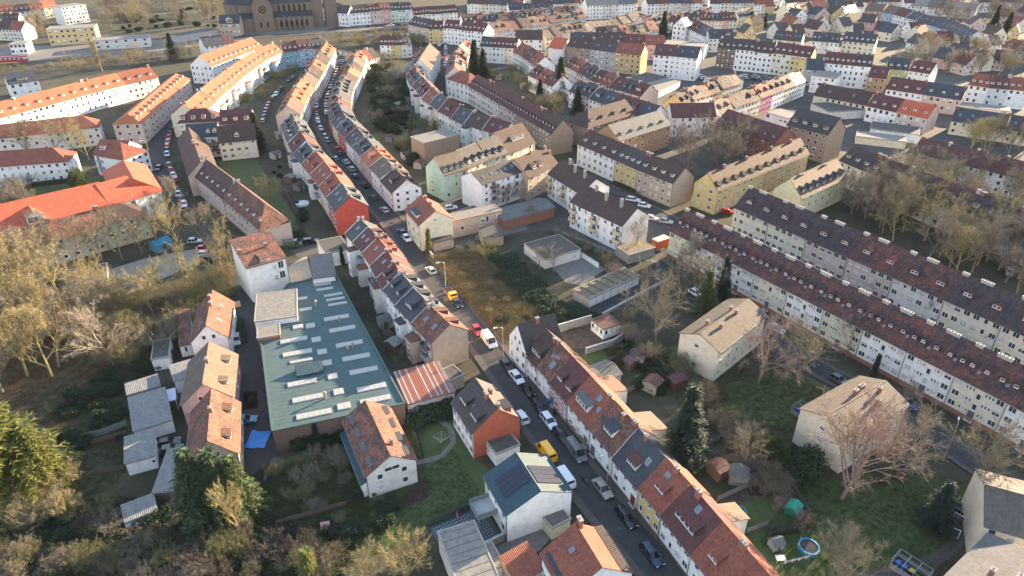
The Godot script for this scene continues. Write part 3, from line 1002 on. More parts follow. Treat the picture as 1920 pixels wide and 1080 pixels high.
# a road along pixel points of its middle, half widths to its left and right; pavements with a kerb when wanted
func road(called: String, pts: Array, half: float, walk: float, m: Material, y := 0.05) -> void:
	var w := []
	for p in pts: w.append(at_pixel(p[0], p[1]))
	var c := smooth(w)
	var mb := MB.new()
	var kb := MB.new()
	for i in c.size() - 1:
		var d0 := (c[mini(i + 1, c.size() - 1)] - c[maxi(i - 1, 0)]).normalized()
		var d1 := (c[mini(i + 2, c.size() - 1)] - c[i]).normalized()
		var s0 := d0.cross(Vector3.UP)
		var s1 := d1.cross(Vector3.UP)
		var up := Vector3(0, y, 0)
		mb.quad(c[i] - s0 * half + up, c[i] + s0 * half + up, c[i + 1] + s1 * half + up, c[i + 1] - s1 * half + up)
		if walk > 0.0:
			for s in [-1.0, 1.0]:
				var a0: Vector3 = c[i] + s0 * s * half
				var a1: Vector3 = c[i + 1] + s1 * s * half
				var b0: Vector3 = c[i] + s0 * s * (half + walk)
				var b1: Vector3 = c[i + 1] + s1 * s * (half + walk)
				var top := Vector3(0, y + 0.12, 0)
				if s > 0:
					kb.quad(a0 + top, b0 + top, b1 + top, a1 + top)
					kb.quad(a0, a0 + top, a1 + top, a1)
				else:
					kb.quad(b0 + top, a0 + top, a1 + top, b1 + top)
					kb.quad(a0 + top, a0, a1, a1 + top)
	structure(called, mb.mesh(m))
	if walk > 0.0: structure("pavement", kb.mesh(mats.pavement))

# ---------------------------------------------------------------- vehicles
func car_parts(kind: String) -> Dictionary:
	var key := "car " + kind
	if cache.has(key): return cache[key]
	var q := {}
	var L: float = {"hatch": 4.0, "wagon": 4.6, "saloon": 4.6, "van": 5.3, "mini": 3.6}[kind]
	var Wd: float = 1.95 if kind == "van" else 1.76
	var H: float = {"hatch": 1.48, "wagon": 1.48, "saloon": 1.43, "van": 2.2, "mini": 1.5}[kind]
	var belt: float = 1.15 if kind == "van" else 0.9
	var f := L / 2
	var body := MB.new()
	# lower body: outline along the length (x front), slightly narrower at bumper and sill
	var out := [[-f, 0.45], [-f + 0.05, 0.28], [f - 0.1, 0.28], [f, 0.42], [f - 0.04, 0.66], [f - (0.5 if kind == "van" else 1.05), belt - 0.06], [-f + 0.12, belt], [-f + 0.02, 0.7]]
	var poly := PackedVector2Array()
	for p in out: poly.append(Vector2(p[0], p[1]))
	var hw := Wd / 2
	for i in poly.size():
		var a := poly[i]
		var b := poly[(i + 1) % poly.size()]
		var ia := a * Vector2(0.975, 1.0)
		var ib := b * Vector2(0.975, 1.0)
		body.quad(Vector3(a.x, a.y, -hw + 0.1), Vector3(a.x, a.y, hw - 0.1), Vector3(b.x, b.y, hw - 0.1), Vector3(b.x, b.y, -hw + 0.1))
		body.quad(Vector3(a.x, a.y, hw - 0.1), Vector3(ia.x, ia.y, hw), Vector3(ib.x, ib.y, hw), Vector3(b.x, b.y, hw - 0.1))
		body.quad(Vector3(ia.x, ia.y, -hw), Vector3(a.x, a.y, -hw + 0.1), Vector3(b.x, b.y, -hw + 0.1), Vector3(ib.x, ib.y, -hw))
	var t := Geometry2D.triangulate_polygon(poly)
	for i in range(0, t.size(), 3):
		var p := [poly[t[i]] * Vector2(0.975, 1), poly[t[i + 1]] * Vector2(0.975, 1), poly[t[i + 2]] * Vector2(0.975, 1)]
		if ((p[1] - p[0]) as Vector2).cross(p[2] - p[0]) < 0: p.reverse()
		body.tri(Vector3(p[0].x, p[0].y, hw), Vector3(p[1].x, p[1].y, hw), Vector3(p[2].x, p[2].y, hw))
		body.tri(Vector3(p[0].x, p[0].y, -hw), Vector3(p[2].x, p[2].y, -hw), Vector3(p[1].x, p[1].y, -hw))
	# cabin: glass all round between belt and roof, roof panel and pillars in body colour
	var bx := [-f + 0.14, f - (0.75 if kind == "van" else 1.25)]
	var tx := [-f + {"hatch": 0.65, "wagon": 0.4, "saloon": 1.25, "van": 0.2, "mini": 0.55}[kind], f - {"hatch": 1.95, "wagon": 2.1, "saloon": 2.05, "van": 1.35, "mini": 1.75}[kind]]
	if kind == "saloon": bx[0] = -f + 0.75
	var tw := hw - 0.2
	var bw := hw - 0.04
	var glass_ := MB.new()
	var b0 := [Vector3(bx[0], belt - 0.04, bw), Vector3(bx[1], belt - 0.04, bw), Vector3(bx[1], belt - 0.04, -bw), Vector3(bx[0], belt - 0.04, -bw)]
	var t0 := [Vector3(tx[0], H - 0.05, tw), Vector3(tx[1], H - 0.05, tw), Vector3(tx[1], H - 0.05, -tw), Vector3(tx[0], H - 0.05, -tw)]
	for i in 4:
		var j := (i + 1) % 4
		if kind == "van" and i != 1:
			body.quad(b0[i], b0[j], t0[j], t0[i])
			if i == 3: glass_.quad((b0[i] as Vector3).lerp(t0[i], 0.4) + Vector3(-0.02, 0, 0.2), (b0[j] as Vector3).lerp(t0[j], 0.4) + Vector3(-0.02, 0, -0.2), (t0[j] as Vector3).lerp(b0[j], 0.15) + Vector3(-0.02, 0, -0.2), (t0[i] as Vector3).lerp(b0[i], 0.15) + Vector3(-0.02, 0, 0.2))
			else:
				var sgn := 1.0 if i == 0 else -1.0
				var g0 := Vector3(bx[1] - 1.3, belt + 0.05, sgn * (bw + 0.01))
				var fr := [g0, Vector3(bx[1] - 0.15, belt + 0.05, sgn * (bw + 0.01)), Vector3(tx[1] - 0.05, H - 0.35, sgn * (tw + 0.06)), Vector3(bx[1] - 1.3, H - 0.35, sgn * (tw + 0.06))]
				if sgn < 0: fr.reverse()
				glass_.quad(fr[0], fr[1], fr[2], fr[3])
		else:
			glass_.quad(b0[i], b0[j], t0[j], t0[i])
	var rt := []
	for p in t0: rt.append(Vector3(p.x * 0.97, H, p.z * 0.9))
	body.quad(rt[0], rt[1], rt[2], rt[3])
	for i in 4:
		var j := (i + 1) % 4
		body.quad(t0[i] + (t0[i] - b0[i]) * -0.1, t0[j] + (t0[j] - b0[j]) * -0.1, rt[j], rt[i])
	for i in 4:
		body.tube(b0[i], t0[i], 0.06, 0.05, 4, false)
	if kind != "van":
		for s in [-1.0, 1.0]:
			var u := 0.52
			body.tube(Vector3(lerpf(bx[0], bx[1], u), belt - 0.04, s * (bw + 0.005)), Vector3(lerpf(tx[0], tx[1], u), H - 0.05, s * (tw + 0.005)), 0.045, 0.045, 4, false)
	for s in [-1.0, 1.0]:
		body.box(Vector3(bx[1] - 0.35, belt, s * (hw + 0.08) - 0.08), Vector3(bx[1] - 0.22, belt + 0.14, s * (hw + 0.08) + 0.08))
	q.body = body
	q.glass = glass_
	var wheel := MB.new()
	wheel.tube(Vector3(0, 0, -0.1), Vector3(0, 0, 0.1), 0.31, 0.31, 12)
	wheel.tube(Vector3(0, 0, 0.1), Vector3(0, 0, -0.1), 0.31, 0.31, 12)
	var rim := MB.new()
	rim.tube(Vector3(0, 0, 0), Vector3(0, 0, 0.115), 0.19, 0.17, 8)
	rim.tube(Vector3(0, 0, 0), Vector3(0, 0, -0.115), 0.19, 0.17, 8)
	q.wheel = rim.into(wheel.mesh(plain("tyre", lin(0.02, 0.02, 0.02), 0.9)), plain("rim", lin(0.35, 0.35, 0.36), 0.35, 0.8))
	q.L = L; q.W = Wd; q.f = f
	var hl := MB.new()
	hl.box(Vector3(-0.03, -0.07, -0.18), Vector3(0.03, 0.07, 0.18))
	q.head = hl.mesh(plain("headlight", lin(0.7, 0.72, 0.75), 0.1))
	q.tail = hl.mesh(plain("tail_light", lin(0.3, 0.01, 0.01), 0.2))
	q.glassmesh = glass_.mesh(plain("car_glass", lin(0.012, 0.014, 0.018), 0.04))
	cache[key] = q
	return q

const PAINT := {"white": [0.75, 0.75, 0.75], "black": [0.012, 0.012, 0.014], "silver": [0.42, 0.43, 0.44], "grey": [0.13, 0.135, 0.14], "red": [0.45, 0.015, 0.03], "blue": [0.02, 0.05, 0.16], "darkblue": [0.015, 0.022, 0.05], "yellow": [0.9, 0.42, 0.01], "beige": [0.3, 0.25, 0.2], "teal": [0.03, 0.16, 0.2], "green": [0.04, 0.09, 0.06]}

# a car at ground pixel (x, y) heading along the world direction dir
func car(kind: String, colour: String, x: float, y: float, dir: Vector3, label: String, group := "", full := true) -> Node3D:
	var q := car_parts(kind)
	var c: Array = PAINT[colour]
	var m := plain("paint_" + colour, lin(c[0], c[1], c[2]), 0.3, 0.0)
	m.clearcoat_enabled = true
	m.clearcoat = 0.8
	m.clearcoat_roughness = 0.05
	var p := at_pixel(x, y, 0.05)
	var o := thing("delivery_van" if kind == "van" else "parked_car", label, "van" if kind == "van" else "car", p, atan2(-dir.z, dir.x), group)
	var bk := "carbody %s %s" % [kind, colour]
	if not cache.has(bk): cache[bk] = (q.body as MB).mesh(m)
	part("body", cache[bk], o)
	part("window", q.glassmesh, o)
	for s in [-1.0, 1.0]:
		for e in [-1.0, 1.0]:
			part("wheel", q.wheel, o, Vector3(e * q.L * 0.31 + 0.02, 0.31, s * (q.W / 2 - 0.1)))
		if full:
			part("headlight", q.head, o, Vector3(q.f - 0.03, 0.62, s * q.W * 0.34))
			part("tail_light", q.tail, o, Vector3(-q.f + 0.03, 0.72, s * q.W * 0.36))
	return o

# ================================================================ the scene
func _ready() -> void:
	rng.seed = 2024
	var cam := Camera3D.new()
	cam.name = "camera"
	cam.position = Vector3(0, CAM_HEIGHT, 0)
	cam.rotation.x = -PITCH
	cam.fov = rad_to_deg(2.0 * atan(540.0 / FOCAL))
	cam.far = 4000.0
	add_child(cam)
	var env := Environment.new()
	env.background_mode = Environment.BG_SKY
	var sky := Sky.new()
	var sm := ProceduralSkyMaterial.new()
	sm.sky_top_color = Color(0.46, 0.58, 0.73)
	sm.sky_horizon_color = Color(0.95, 0.955, 0.96)
	sm.ground_horizon_color = Color(0.62, 0.64, 0.64)
	sm.ground_bottom_color = Color(0.2, 0.2, 0.18)
	sm.sky_curve = 0.32
	sm.sky_energy_multiplier = 0.76
	sm.ground_energy_multiplier = 0.85
	sky.sky_material = sm
	env.sky = sky
	env.tonemap_mode = Environment.TONE_MAPPER_LINEAR
	env.tonemap_exposure = EXPOSURE
	env.fog_enabled = true
	env.fog_density = FOG
	env.fog_light_color = Color(0.93, 0.95, 1.0)
	env.sdfgi_enabled = true
	env.ssao_enabled = true
	env.ssil_enabled = true
	var we := WorldEnvironment.new()
	we.name = "world"
	we.environment = env
	add_child(we)
	var sun := DirectionalLight3D.new()
	sun.name = "sun"
	sun.light_color = Color(1.0, 0.88, 0.72)
	sun.light_energy = 1.5
	sun.light_angular_distance = 0.6
	sun.shadow_enabled = true
	add_child(sun)
	sun.look_at_from_position(Vector3.ZERO, Vector3(-0.753, -tan(deg_to_rad(SUN_ELEVATION)), 0.658), Vector3.UP)

	build_ground()
	build_near()
	build_middle()
	build_far()
	build_green()
	build_cars()
	build_props()

const EXPOSURE := 5.2
const FOG := 0.000025
const SUN_ELEVATION := 13.5

func build_ground() -> void:
	var fine := [[0.35, 0.35, 0.35], [0.7, 0.7, 0.7], [0.95, 0.95, 0.95], [1, 1, 1]]
	ground_mat("earth", [[0.026, 0.026, 0.015], [0.045, 0.045, 0.021], [0.064, 0.056, 0.032], [0.098, 0.079, 0.053]], 60.0, fine, 3.0)
	ground_mat("lawn", [[0.047, 0.066, 0.017], [0.064, 0.092, 0.024], [0.076, 0.102, 0.031], [0.111, 0.106, 0.047]], 26.0, fine, 1.7)
	ground_mat("rough", [[0.039, 0.037, 0.019], [0.066, 0.066, 0.027], [0.101, 0.086, 0.047], [0.148, 0.117, 0.070]], 18.0, fine, 1.3)
	ground_mat("leaf_litter", [[0.056, 0.036, 0.024], [0.096, 0.060, 0.040], [0.136, 0.088, 0.056], [0.184, 0.128, 0.080]], 14.0, fine, 1.1)
	ground_mat("straw", [[0.075, 0.058, 0.036], [0.15, 0.115, 0.072], [0.23, 0.178, 0.11], [0.32, 0.25, 0.16]], 15.0, fine, 1.2)
	ground_mat("asphalt", [[0.040, 0.040, 0.042], [0.050, 0.050, 0.050], [0.058, 0.057, 0.057], [0.072, 0.070, 0.068]], 22.0, fine, 1.6)
	ground_mat("lane", [[0.042, 0.042, 0.045], [0.052, 0.052, 0.055], [0.063, 0.062, 0.060]], 18.0, fine, 1.5)
	ground_mat("pavement", [[0.080, 0.068, 0.062], [0.104, 0.088, 0.080], [0.128, 0.108, 0.096]], 8.0, fine, 0.9)
	ground_mat("concrete", [[0.136, 0.128, 0.116], [0.184, 0.172, 0.156], [0.232, 0.216, 0.192]], 12.0, fine, 1.4)
	ground_mat("sand", [[0.270, 0.243, 0.198], [0.324, 0.293, 0.239], [0.378, 0.342, 0.279]], 16.0, fine, 1.2)
	ground_mat("soil", [[0.028, 0.018, 0.012], [0.044, 0.027, 0.019], [0.064, 0.040, 0.028]], 6.0, fine, 0.8)
	ground_mat("town", [[0.051, 0.048, 0.038], [0.076, 0.073, 0.064], [0.095, 0.089, 0.080], [0.128, 0.118, 0.102]], 45.0, fine, 3.0)
	sheet("ground", [[-2500, 400], [2500, 400], [2500, -3500], [-2500, -3500]], 0.0, mats.earth, true)
	# the built-up quarter: pavement, yards and courts
	sheet("town_ground", [[700, 60], [1300, 30], [1920, 8], [1920, 300], [1700, 330], [1560, 290], [1300, 330], [1180, 260], [1060, 245], [860, 60]], 0.02, mats.town)
	sheet("court_ground", [[800, 400], [880, 330], [1000, 300], [1120, 330], [1250, 400], [1270, 440], [1235, 495], [1170, 480], [1040, 430], [960, 440], [900, 455], [800, 480]], 0.02, mats.town)
	# lawns and rough ground
	sheet("lawn", [[690, 905], [800, 880], [795, 790], [850, 780], [890, 860], [915, 880], [905, 930], [850, 970], [700, 1045], [640, 1000]], 0.02, mats.lawn)
	sheet("lawn", [[770, 800], [830, 790], [855, 830], [795, 862]], 0.04, mats.lawn)
	sheet("lawn", [[1360, 720], [1480, 690], [1560, 730], [1500, 800], [1380, 800]], 0.02, mats.lawn)
	sheet("lawn", [[1500, 900], [1720, 880], [1880, 930], [1830, 985], [1740, 1080], [1480, 1080], [1420, 1010]], 0.02, mats.lawn)
	sheet("lawn", [[1370, 950], [1450, 930], [1530, 985], [1540, 1080], [1450, 1080]], 0.04, mats.lawn)
	sheet("lawn", [[440, 185], [510, 135], [570, 115], [575, 135], [520, 160], [450, 215]], 0.02, mats.lawn)
	sheet("lawn", [[395, 300], [480, 300], [550, 400], [565, 435], [545, 440], [480, 370]], 0.02, mats.lawn)
	sheet("lawn", [[0, 350], [190, 330], [215, 345], [0, 420]], 0.02, mats.lawn)
	sheet("lawn", [[700, 250], [760, 250], [790, 300], [700, 300]], 0.02, mats.lawn)
	sheet("lawn", [[400, 545], [445, 535], [452, 570], [410, 580]], 0.04, mats.lawn)
	sheet("lawn", [[160, 850], [240, 870], [245, 900], [190, 935], [110, 930]], 0.02, mats.lawn)
	sheet("rough_ground", [[500, 880], [560, 850], [650, 870], [690, 940], [640, 1010], [540, 1010], [500, 960]], 0.02, mats.lawn)
	sheet("park_ground", [[0, 560], [130, 545], [330, 560], [430, 520], [445, 560], [330, 660], [260, 720], [120, 800], [0, 830]], 0.02, mats.rough)
	sheet("park_ground", [[180, 70], [180, 20], [260, -20], [460, -20], [450, 60], [350, 60]], 0.02, mats.rough)
	sheet("playground_sand", [[190, 510], [270, 485], [390, 462], [400, 480], [255, 545], [175, 572], [120, 560]], 0.05, mats.sand)
	sheet("vacant_lot", [[800, 480], [850, 470], [930, 488], [1000, 560], [1110, 585], [1040, 612], [1000, 590], [945, 640], [905, 590], [845, 530]], 0.02, mats.straw)
	sheet("yard", [[900, 420], [980, 415], [990, 430], [930, 445], [890, 450]], 0.06, mats.concrete)
	sheet("yard", [[1035, 500], [1100, 480], [1135, 505], [1090, 535], [1060, 530]], 0.06, mats.concrete)
	sheet("garage_yard", [[1115, 575], [1210, 525], [1250, 470], [1262, 480], [1235, 530], [1190, 570], [1140, 590]], 0.06, mats.lane)
	sheet("yard", [[1040, 625], [1110, 605], [1135, 625], [1165, 625], [1110, 650], [1075, 655]], 0.06, mats.leaf_litter)
	sheet("flower_bed", [[735, 945], [795, 895], [810, 905], [800, 935], [745, 958]], 0.05, mats.soil)
	sheet("brown_yard", [[905, 1030], [1010, 975], [1050, 985], [1015, 1030], [950, 1066], [925, 1040]], 0.05, mats.concrete)
	sheet("lane_yard", [[432, 605], [462, 600], [487, 700], [488, 860], [452, 860], [440, 740]], 0.04, mats.lane)
	sheet("station_yard", [[0, 90], [180, 80], [290, 75], [440, 65], [460, 75], [300, 95], [0, 120]], 0.02, mats.concrete)
	sheet("church_square", [[430, 66], [470, 55], [640, 45], [760, 40], [790, 50], [690, 56], [600, 62]], 0.02, mats.concrete)
	sheet("white_yard", [[540, 500], [575, 478], [585, 520], [545, 532]], 0.05, mats.sand)
	sheet("paved_court", [[545, 470], [600, 455], [610, 470], [560, 485]], 0.05, mats.pavement)
	for q in [[[150, 850], [235, 870], [240, 905], [200, 935], [120, 935], [110, 880]], [[120, 780], [230, 742], [240, 800], [150, 820]], [[230, 980], [340, 940], [345, 985], [250, 1030]], [[345, 1010], [470, 1000], [560, 1040], [480, 1085], [330, 1070]], [[505, 880], [640, 860], [660, 930], [530, 930]], [[1170, 640], [1250, 660], [1330, 760], [1270, 790], [1180, 700]], [[1330, 860], [1400, 850], [1500, 930], [1420, 940]], [[700, 200], [770, 190], [800, 320], [720, 290]], [[900, 130], [960, 135], [1060, 215], [980, 190]]]:
		sheet("rough_ground", q, 0.03, mats.rough)
	# streets
	road("street", [[1330, 1180], [1243, 1070], [1128, 942], [1021, 805], [926, 668], [862, 586], [808, 515], [775, 470], [744, 425], [690, 362], [655, 314], [622, 262], [604, 225], [603, 190], [622, 140], [648, 95]], 2.75, 1.35, mats.asphalt)
	road("street", [[500, 905], [492, 830], [474, 700], [458, 590], [447, 520], [425, 465], [380, 420], [340, 385], [312, 340], [296, 300], [300, 258], [330, 215], [362, 178], [385, 150]], 2.4, 0.0, mats.lane, 0.06)
	road("street", [[1300, 560], [1390, 612], [1480, 660], [1560, 706], [1640, 745], [1720, 792], [1800, 850], [1910, 925], [1990, 985]], 2.2, 1.0, mats.asphalt, 0.06)
	road("street", [[1060, 325], [1130, 362], [1200, 388], [1262, 418], [1285, 432]], 2.8, 1.2, mats.asphalt, 0.06)
	road("street", [[744, 424], [790, 408], [850, 385], [880, 378]], 2.4, 0.8, mats.asphalt, 0.07)
	road("street", [[832, 78], [830, 110], [826, 150]], 2.6, 0.8, mats.asphalt, 0.06)
	road("street", [[380, 80], [450, 72], [540, 66], [610, 62], [700, 66], [790, 78], [850, 92]], 3.4, 1.0, mats.asphalt, 0.06)
	road("street", [[600, 66], [640, 52], [700, 46], [780, 44]], 3.2, 1.0, mats.asphalt, 0.08)
	road("street", [[1300, 150], [1400, 148], [1510, 160], [1560, 175]], 3.4, 1.0, mats.asphalt, 0.06)
	road("street", [[455, 215], [500, 170], [560, 130]], 1.6, 0.0, mats.lane, 0.06)
	road("footpath", [[1380, 1120], [1725, 1060], [1820, 985], [1905, 915]], 0.9, 0.0, mats.pavement, 0.05)
	road("footpath", [[1040, 430], [1090, 450], [1165, 478], [1235, 492]], 0.8, 0.0, mats.concrete, 0.05)
	road("footpath", [[780, 868], [830, 855], [850, 830], [842, 800], [820, 785]], 0.55, 0.0, mats.concrete, 0.06)
	road("railway", [[-20, 122], [120, 118], [300, 108]], 4.0, 0.0, mats.leaf_litter, 0.05)

func build_near() -> void:
	# --- the terrace right of the street, from the half-timbered corner house down
	house({"n": "corner_house", "l": "half-timbered white corner house with dark gable beside the vacant lot", "A": [955, 627], "B": [987, 662], "h": 6.2, "D": 8.5, "R": 4.6, "roof": "cross", "rc": "dark", "wc": "white", "ns": 2, "nc": 3, "ends": [2, 0], "plinth": "grey", "chim": [[0.5, 0.9, 1]]})
	row({"anchor": "", "pts": [[987, 662], [1062, 747], [1246, 968], [1400, 1165]], "h": 5.6, "D": 8.8, "R": 4.4, "cuts": [0.075, 0.155, 0.255, 0.38, 0.495, 0.612, 0.705, 0.82], "wc": ["white", "white", "pink", "white", "white", "white", "yellow", "white", "white"], "rc": ["brown", "rust", "maroon", "red", "rust", "slate", "red", "maroon", "red"], "ns": 2, "plinth": "brown", "plinth_h": 0.5, "pipe": true, "vary": true, "set": [
		{"l": "white house with brown roof and long slate dormer beside the half-timbered corner house", "nc": 3, "dormers": [{"t": "shed", "n": 1, "w": 3.4, "h": 1.3, "at": 0.2, "wall": "roof_brown"}], "chim": [[0.9, 0.9]]},
		{"l": "white house with rusty roof and cluster of roof windows above the black car", "nc": 3, "lights": [[0.3, 0.55, 0, 0.5, 0.7], [0.45, 0.6, 0, 0.5, 0.7], [0.6, 0.65, 0, 0.5, 0.7], [0.6, 0.35, 0, 1.2, 1.4]], "chim": [[0.1, 0.95, 0, 0.8]]},
		{"l": "pale pink house with maroon roof and two shed dormers", "nc": 4, "dormers": [{"t": "shed", "n": 2, "w": 2.0, "h": 1.1, "at": 0.22, "wall": "roof_maroon"}], "door": 0, "plinth": "pink"},
		{"l": "white house with red roof and one wide pale metal dormer", "nc": 3, "dormers": [{"t": "flat", "x": [0.42], "w": 4.2, "h": 1.4, "at": 0.2, "roof": "grey", "wall": "pale"}], "lights": [[0.66, 0.75, 0, 1.0, 1.1], [0.85, 0.5, 0, 0.7, 0.9]], "chim": [[0.85, 0.95]], "plinth": "tan", "plinth_h": 1.3, "door": 2},
		{"l": "white house with brown speckled roof and black hipped dormer", "nc": 3, "dormers": [{"t": "shed", "n": 1, "w": 2.8, "h": 1.2, "at": 0.25, "roof": "slate", "wall": "white"}], "chim": [[0.55, 0.85], [0.88, 0.97, 0, 1.3, 0.9]], "door": 0},
		{"l": "white house with slate roof and dormer capped in red", "nc": 3, "dormers": [{"t": "shed", "n": 1, "w": 2.6, "h": 1.1, "at": 0.2, "roof": "maroon", "wall": "pale"}], "lights": [[0.75, 0.6, 0, 1.0, 1.3]], "chim": [[0.35, 0.95]], "door": 2, "dk": 3},
		{"l": "yellow house with red roof between slate roofed and maroon roofed houses", "nc": 3, "dormers": [{"t": "shed", "n": 1, "w": 2.4, "h": 1.0, "at": 0.3, "wall": "roof_red"}], "lights": [[0.4, 0.7, 0]], "chim": [[0.5, 0.95, 0, 1.0]]},
		{"l": "white house with maroon roof and broad maroon dormer beside the yellow house", "nc": 4, "dormers": [{"t": "shed", "n": 1, "w": 4.6, "h": 1.2, "at": 0.25, "wall": "roof_maroon"}], "lights": [[0.5, 0.75, 0]], "chim": [[0.3, 0.95, 0, 1.0, 1.4]]},
		{"l": "last white house with red roof at the lower end of the terrace", "nc": 4, "dormers": [{"t": "shed", "n": 2, "w": 2.0, "h": 1.1, "at": 0.25, "wall": "roof_red"}], "chim": [[0.4, 0.95, 0, 1.2, 1.3]]}]})
	# --- rear annexes of that terrace (lit roofs behind the ridge)
	for q in [[1120, 700, 1150, 728, "rust"], [1190, 768, 1222, 800, "tan"], [1345, 940, 1372, 970, "tan"]]:
		house({"n": "rear_annexe", "l": "rear annexe with %s roof behind the terrace, beside %s" % ["rusty" if q[4] == "rust" else "pale tan", ["the tin shed", "the big fir", "the round pool"][[1120, 1190, 1345].find(q[0])]], "c": "annexe", "A": [q[0], q[1]], "B": [q[2], q[3]], "h": 6.0, "D": 6.5, "shift": 3.0, "R": -2.0, "roof": "shed", "rc": q[4], "wc": "offwhite", "ns": 1, "nc": 0})
	# --- between street and hall
	house({"n": "solar_house", "l": "white house with teal roof and solar panels beside the street", "A": [909, 892], "B": [951, 966], "h": 6.0, "D": 11.0, "R": 2.6, "rc": "teal", "wc": "white", "ns": 2, "nc": 3, "ww": 1.0, "wh": 1.5, "k": 0.5, "ov": 0.3})
	solar()
	house({"n": "brown_house", "l": "house with brown roof and blank terracotta gable wall beside the street", "A": [849, 752], "B": [887, 812], "h": 6.0, "D": 9.0, "R": 3.7, "rc": "dark", "wc": "terracotta", "ns": 2, "nc": 0, "dormers": [{"t": "shed", "n": 2, "w": 2.8, "h": 1.0, "at": 0.25, "wall": "roof_dark"}, {"t": "flat", "x": [0.2], "w": 2.4, "h": 1.2, "at": 0.3, "s": 1}], "chim": [[0.62, 0.93, 0, 1.0, 1.3], [0.55, 0.75, 1, 0.8, 1.2], [0.05, 0.9, 1]], "lights": [[0.55, 0.45, 0, 0.6, 0.7]]})
	brown_front()
	house({"n": "garage", "l": "white flat-roofed garage beside the terracotta gable wall", "c": "garage", "A": [930, 851], "B": [975, 833], "h": 3.0, "D": 4.2, "roof": "flat", "rc": "felt", "wc": "white", "ns": 1, "nc": 0, "ends": [1, 0]})
	house({"n": "dormer_house", "l": "weathered house with four sloping skylights on each side of rusty roof", "A": [645, 787], "B": [688, 893], "h": 5.0, "D": 8.3, "R": 2.7, "rc": "rust", "wc": "offwhite", "ns": 2, "nc": 5, "ends": [0, 2], "dormers": [{"t": "flat", "n": 4, "w": 2.0, "h": 0.35, "at": 0.2, "roof": "grey"}, {"t": "flat", "n": 4, "w": 2.0, "h": 0.35, "at": 0.2, "roof": "grey", "s": 1}], "chim": [[0.2, 0.75, 1, 0.5, 1.3]], "win": [["r", 4.2, 4.6, 2.6, 0.9]]})
	house({"n": "veranda", "l": "long glazed lean-to along the wall of the skylight house", "c": "lean-to", "A": [642, 812], "B": [680, 908], "h": 3.0, "D": 2.0, "R": 0.9, "roof": "shed", "rc": "teal", "wc": "white", "ns": 1, "nc": 5, "ww": 1.6})
	house({"n": "corrugated_shed", "l": "low shed with rust-striped corrugated metal roof beside the hall", "c": "shed", "A": [764, 757], "B": [852, 733], "h": 3.2, "D": 9.0, "R": 0.7, "roof": "shed", "rc": "feltlight", "wc": "offwhite", "ns": 1, "nc": 0})
	corrugated()
	house({"n": "flat_annexe", "l": "small flat-roofed annexe below the blank beige gable", "c": "annexe", "A": [838, 716], "B": [870, 702], "h": 3.0, "D": 4.0, "roof": "flat", "rc": "felt", "wc": "beige", "ns": 1, "nc": 0})
	# --- bottom edge
	house({"n": "orange_roof_house", "l": "house with red and pale roof, dark roof panel, at the lower street end", "A": [1017, 1035], "B": [1062, 1120], "h": 6.0, "D": 10.0, "R": 3.6, "rc": "red", "wc": "white", "ns": 2, "nc": 3, "lights": [[0.38, 0.62, 0, 0.7, 0.9]], "chim": [[0.95, 0.9, 1, 1.0, 1.6]], "dormers": [{"t": "flat", "x": [0.45], "w": 5.2, "h": 0.25, "at": 0.05, "roof": "slate", "wall": "roof_slate"}, {"t": "flat", "x": [0.5], "w": 7.5, "h": 0.7, "at": 0.15, "s": 1, "roof": "tan"}]})
	house({"n": "flat_workshop", "l": "white workshop with pale seamed flat roof beside the dotted terrace", "c": "workshop", "A": [862, 1105], "B": [935, 1080], "h": 4.5, "D": 10.5, "roof": "flat", "rc": "feltlight", "wc": "offwhite", "ns": 1, "nc": 2})
	house({"n": "rusty_shed", "l": "low shed with rust red tiled roof in the brown yard", "c": "shed", "A": [968, 1093], "B": [1020, 1062], "h": 2.8, "D": 4.0, "R": 0.9, "roof": "shed", "rc": "red", "wc": "beige", "ns": 1, "nc": 0})
	house({"n": "canopy", "l": "pale flat canopy leaning on the workshop in the brown yard", "c": "canopy", "A": [922, 1068], "B": [946, 1058], "h": 2.7, "D": 4.5, "roof": "flat", "rc": "feltlight", "wc": "offwhite", "ns": 1, "nc": 0})
	house({"n": "gravel_garage", "l": "low garage with dark gravel roof between solar house and street", "c": "garage", "A": [1035, 990], "B": [1070, 972], "h": 2.8, "D": 6.0, "roof": "flat", "rc": "gravelroof", "wc": "lemon", "ns": 1, "nc": 0})
	# --- the hall
	hall()
	house({"n": "tall_white_house", "l": "tall white house with rusty roof and light blue edges behind the hall", "A": [461, 503], "B": [536, 482], "h": 9.5, "D": 10.5, "R": 2.8, "roof": "shed", "rc": "rust", "wc": "white", "ns": 3, "nc": 0, "ends": [0, 2], "dormers": [{"t": "flat", "x": [0.5], "w": 2.2, "h": 0.6, "at": 0.1}], "chim": [[0.05, 1.0], [0.7, 0.98]], "win": [["f", 6.6, 7.0, 1.0, 1.3], ["f", 8.1, 7.0, 1.3, 1.9], ["f", 6.6, 4.3, 1.0, 1.3], ["f", 8.1, 4.3, 1.3, 1.9]]})
	house({"n": "shingle_annexe", "l": "annexe with grey shingle roof at the back of the teal hall", "c": "annexe", "A": [586, 522], "B": [629, 516], "h": 6.4, "D": 10.0, "R": 0.8, "roof": "shed", "rc": "grey", "wc": "white", "ns": 1, "nc": 0})
	house({"n": "white_garage", "l": "white garage block with grey and sand coloured flat roof behind the hall", "c": "garage", "A": [609, 476], "B": [655, 466], "h": 4.2, "D": 8.5, "roof": "flat", "rc": "felt", "wc": "white", "ns": 1, "nc": 0, "win": [["f", 1.3, 0.6, 1.0, 1.0]]})
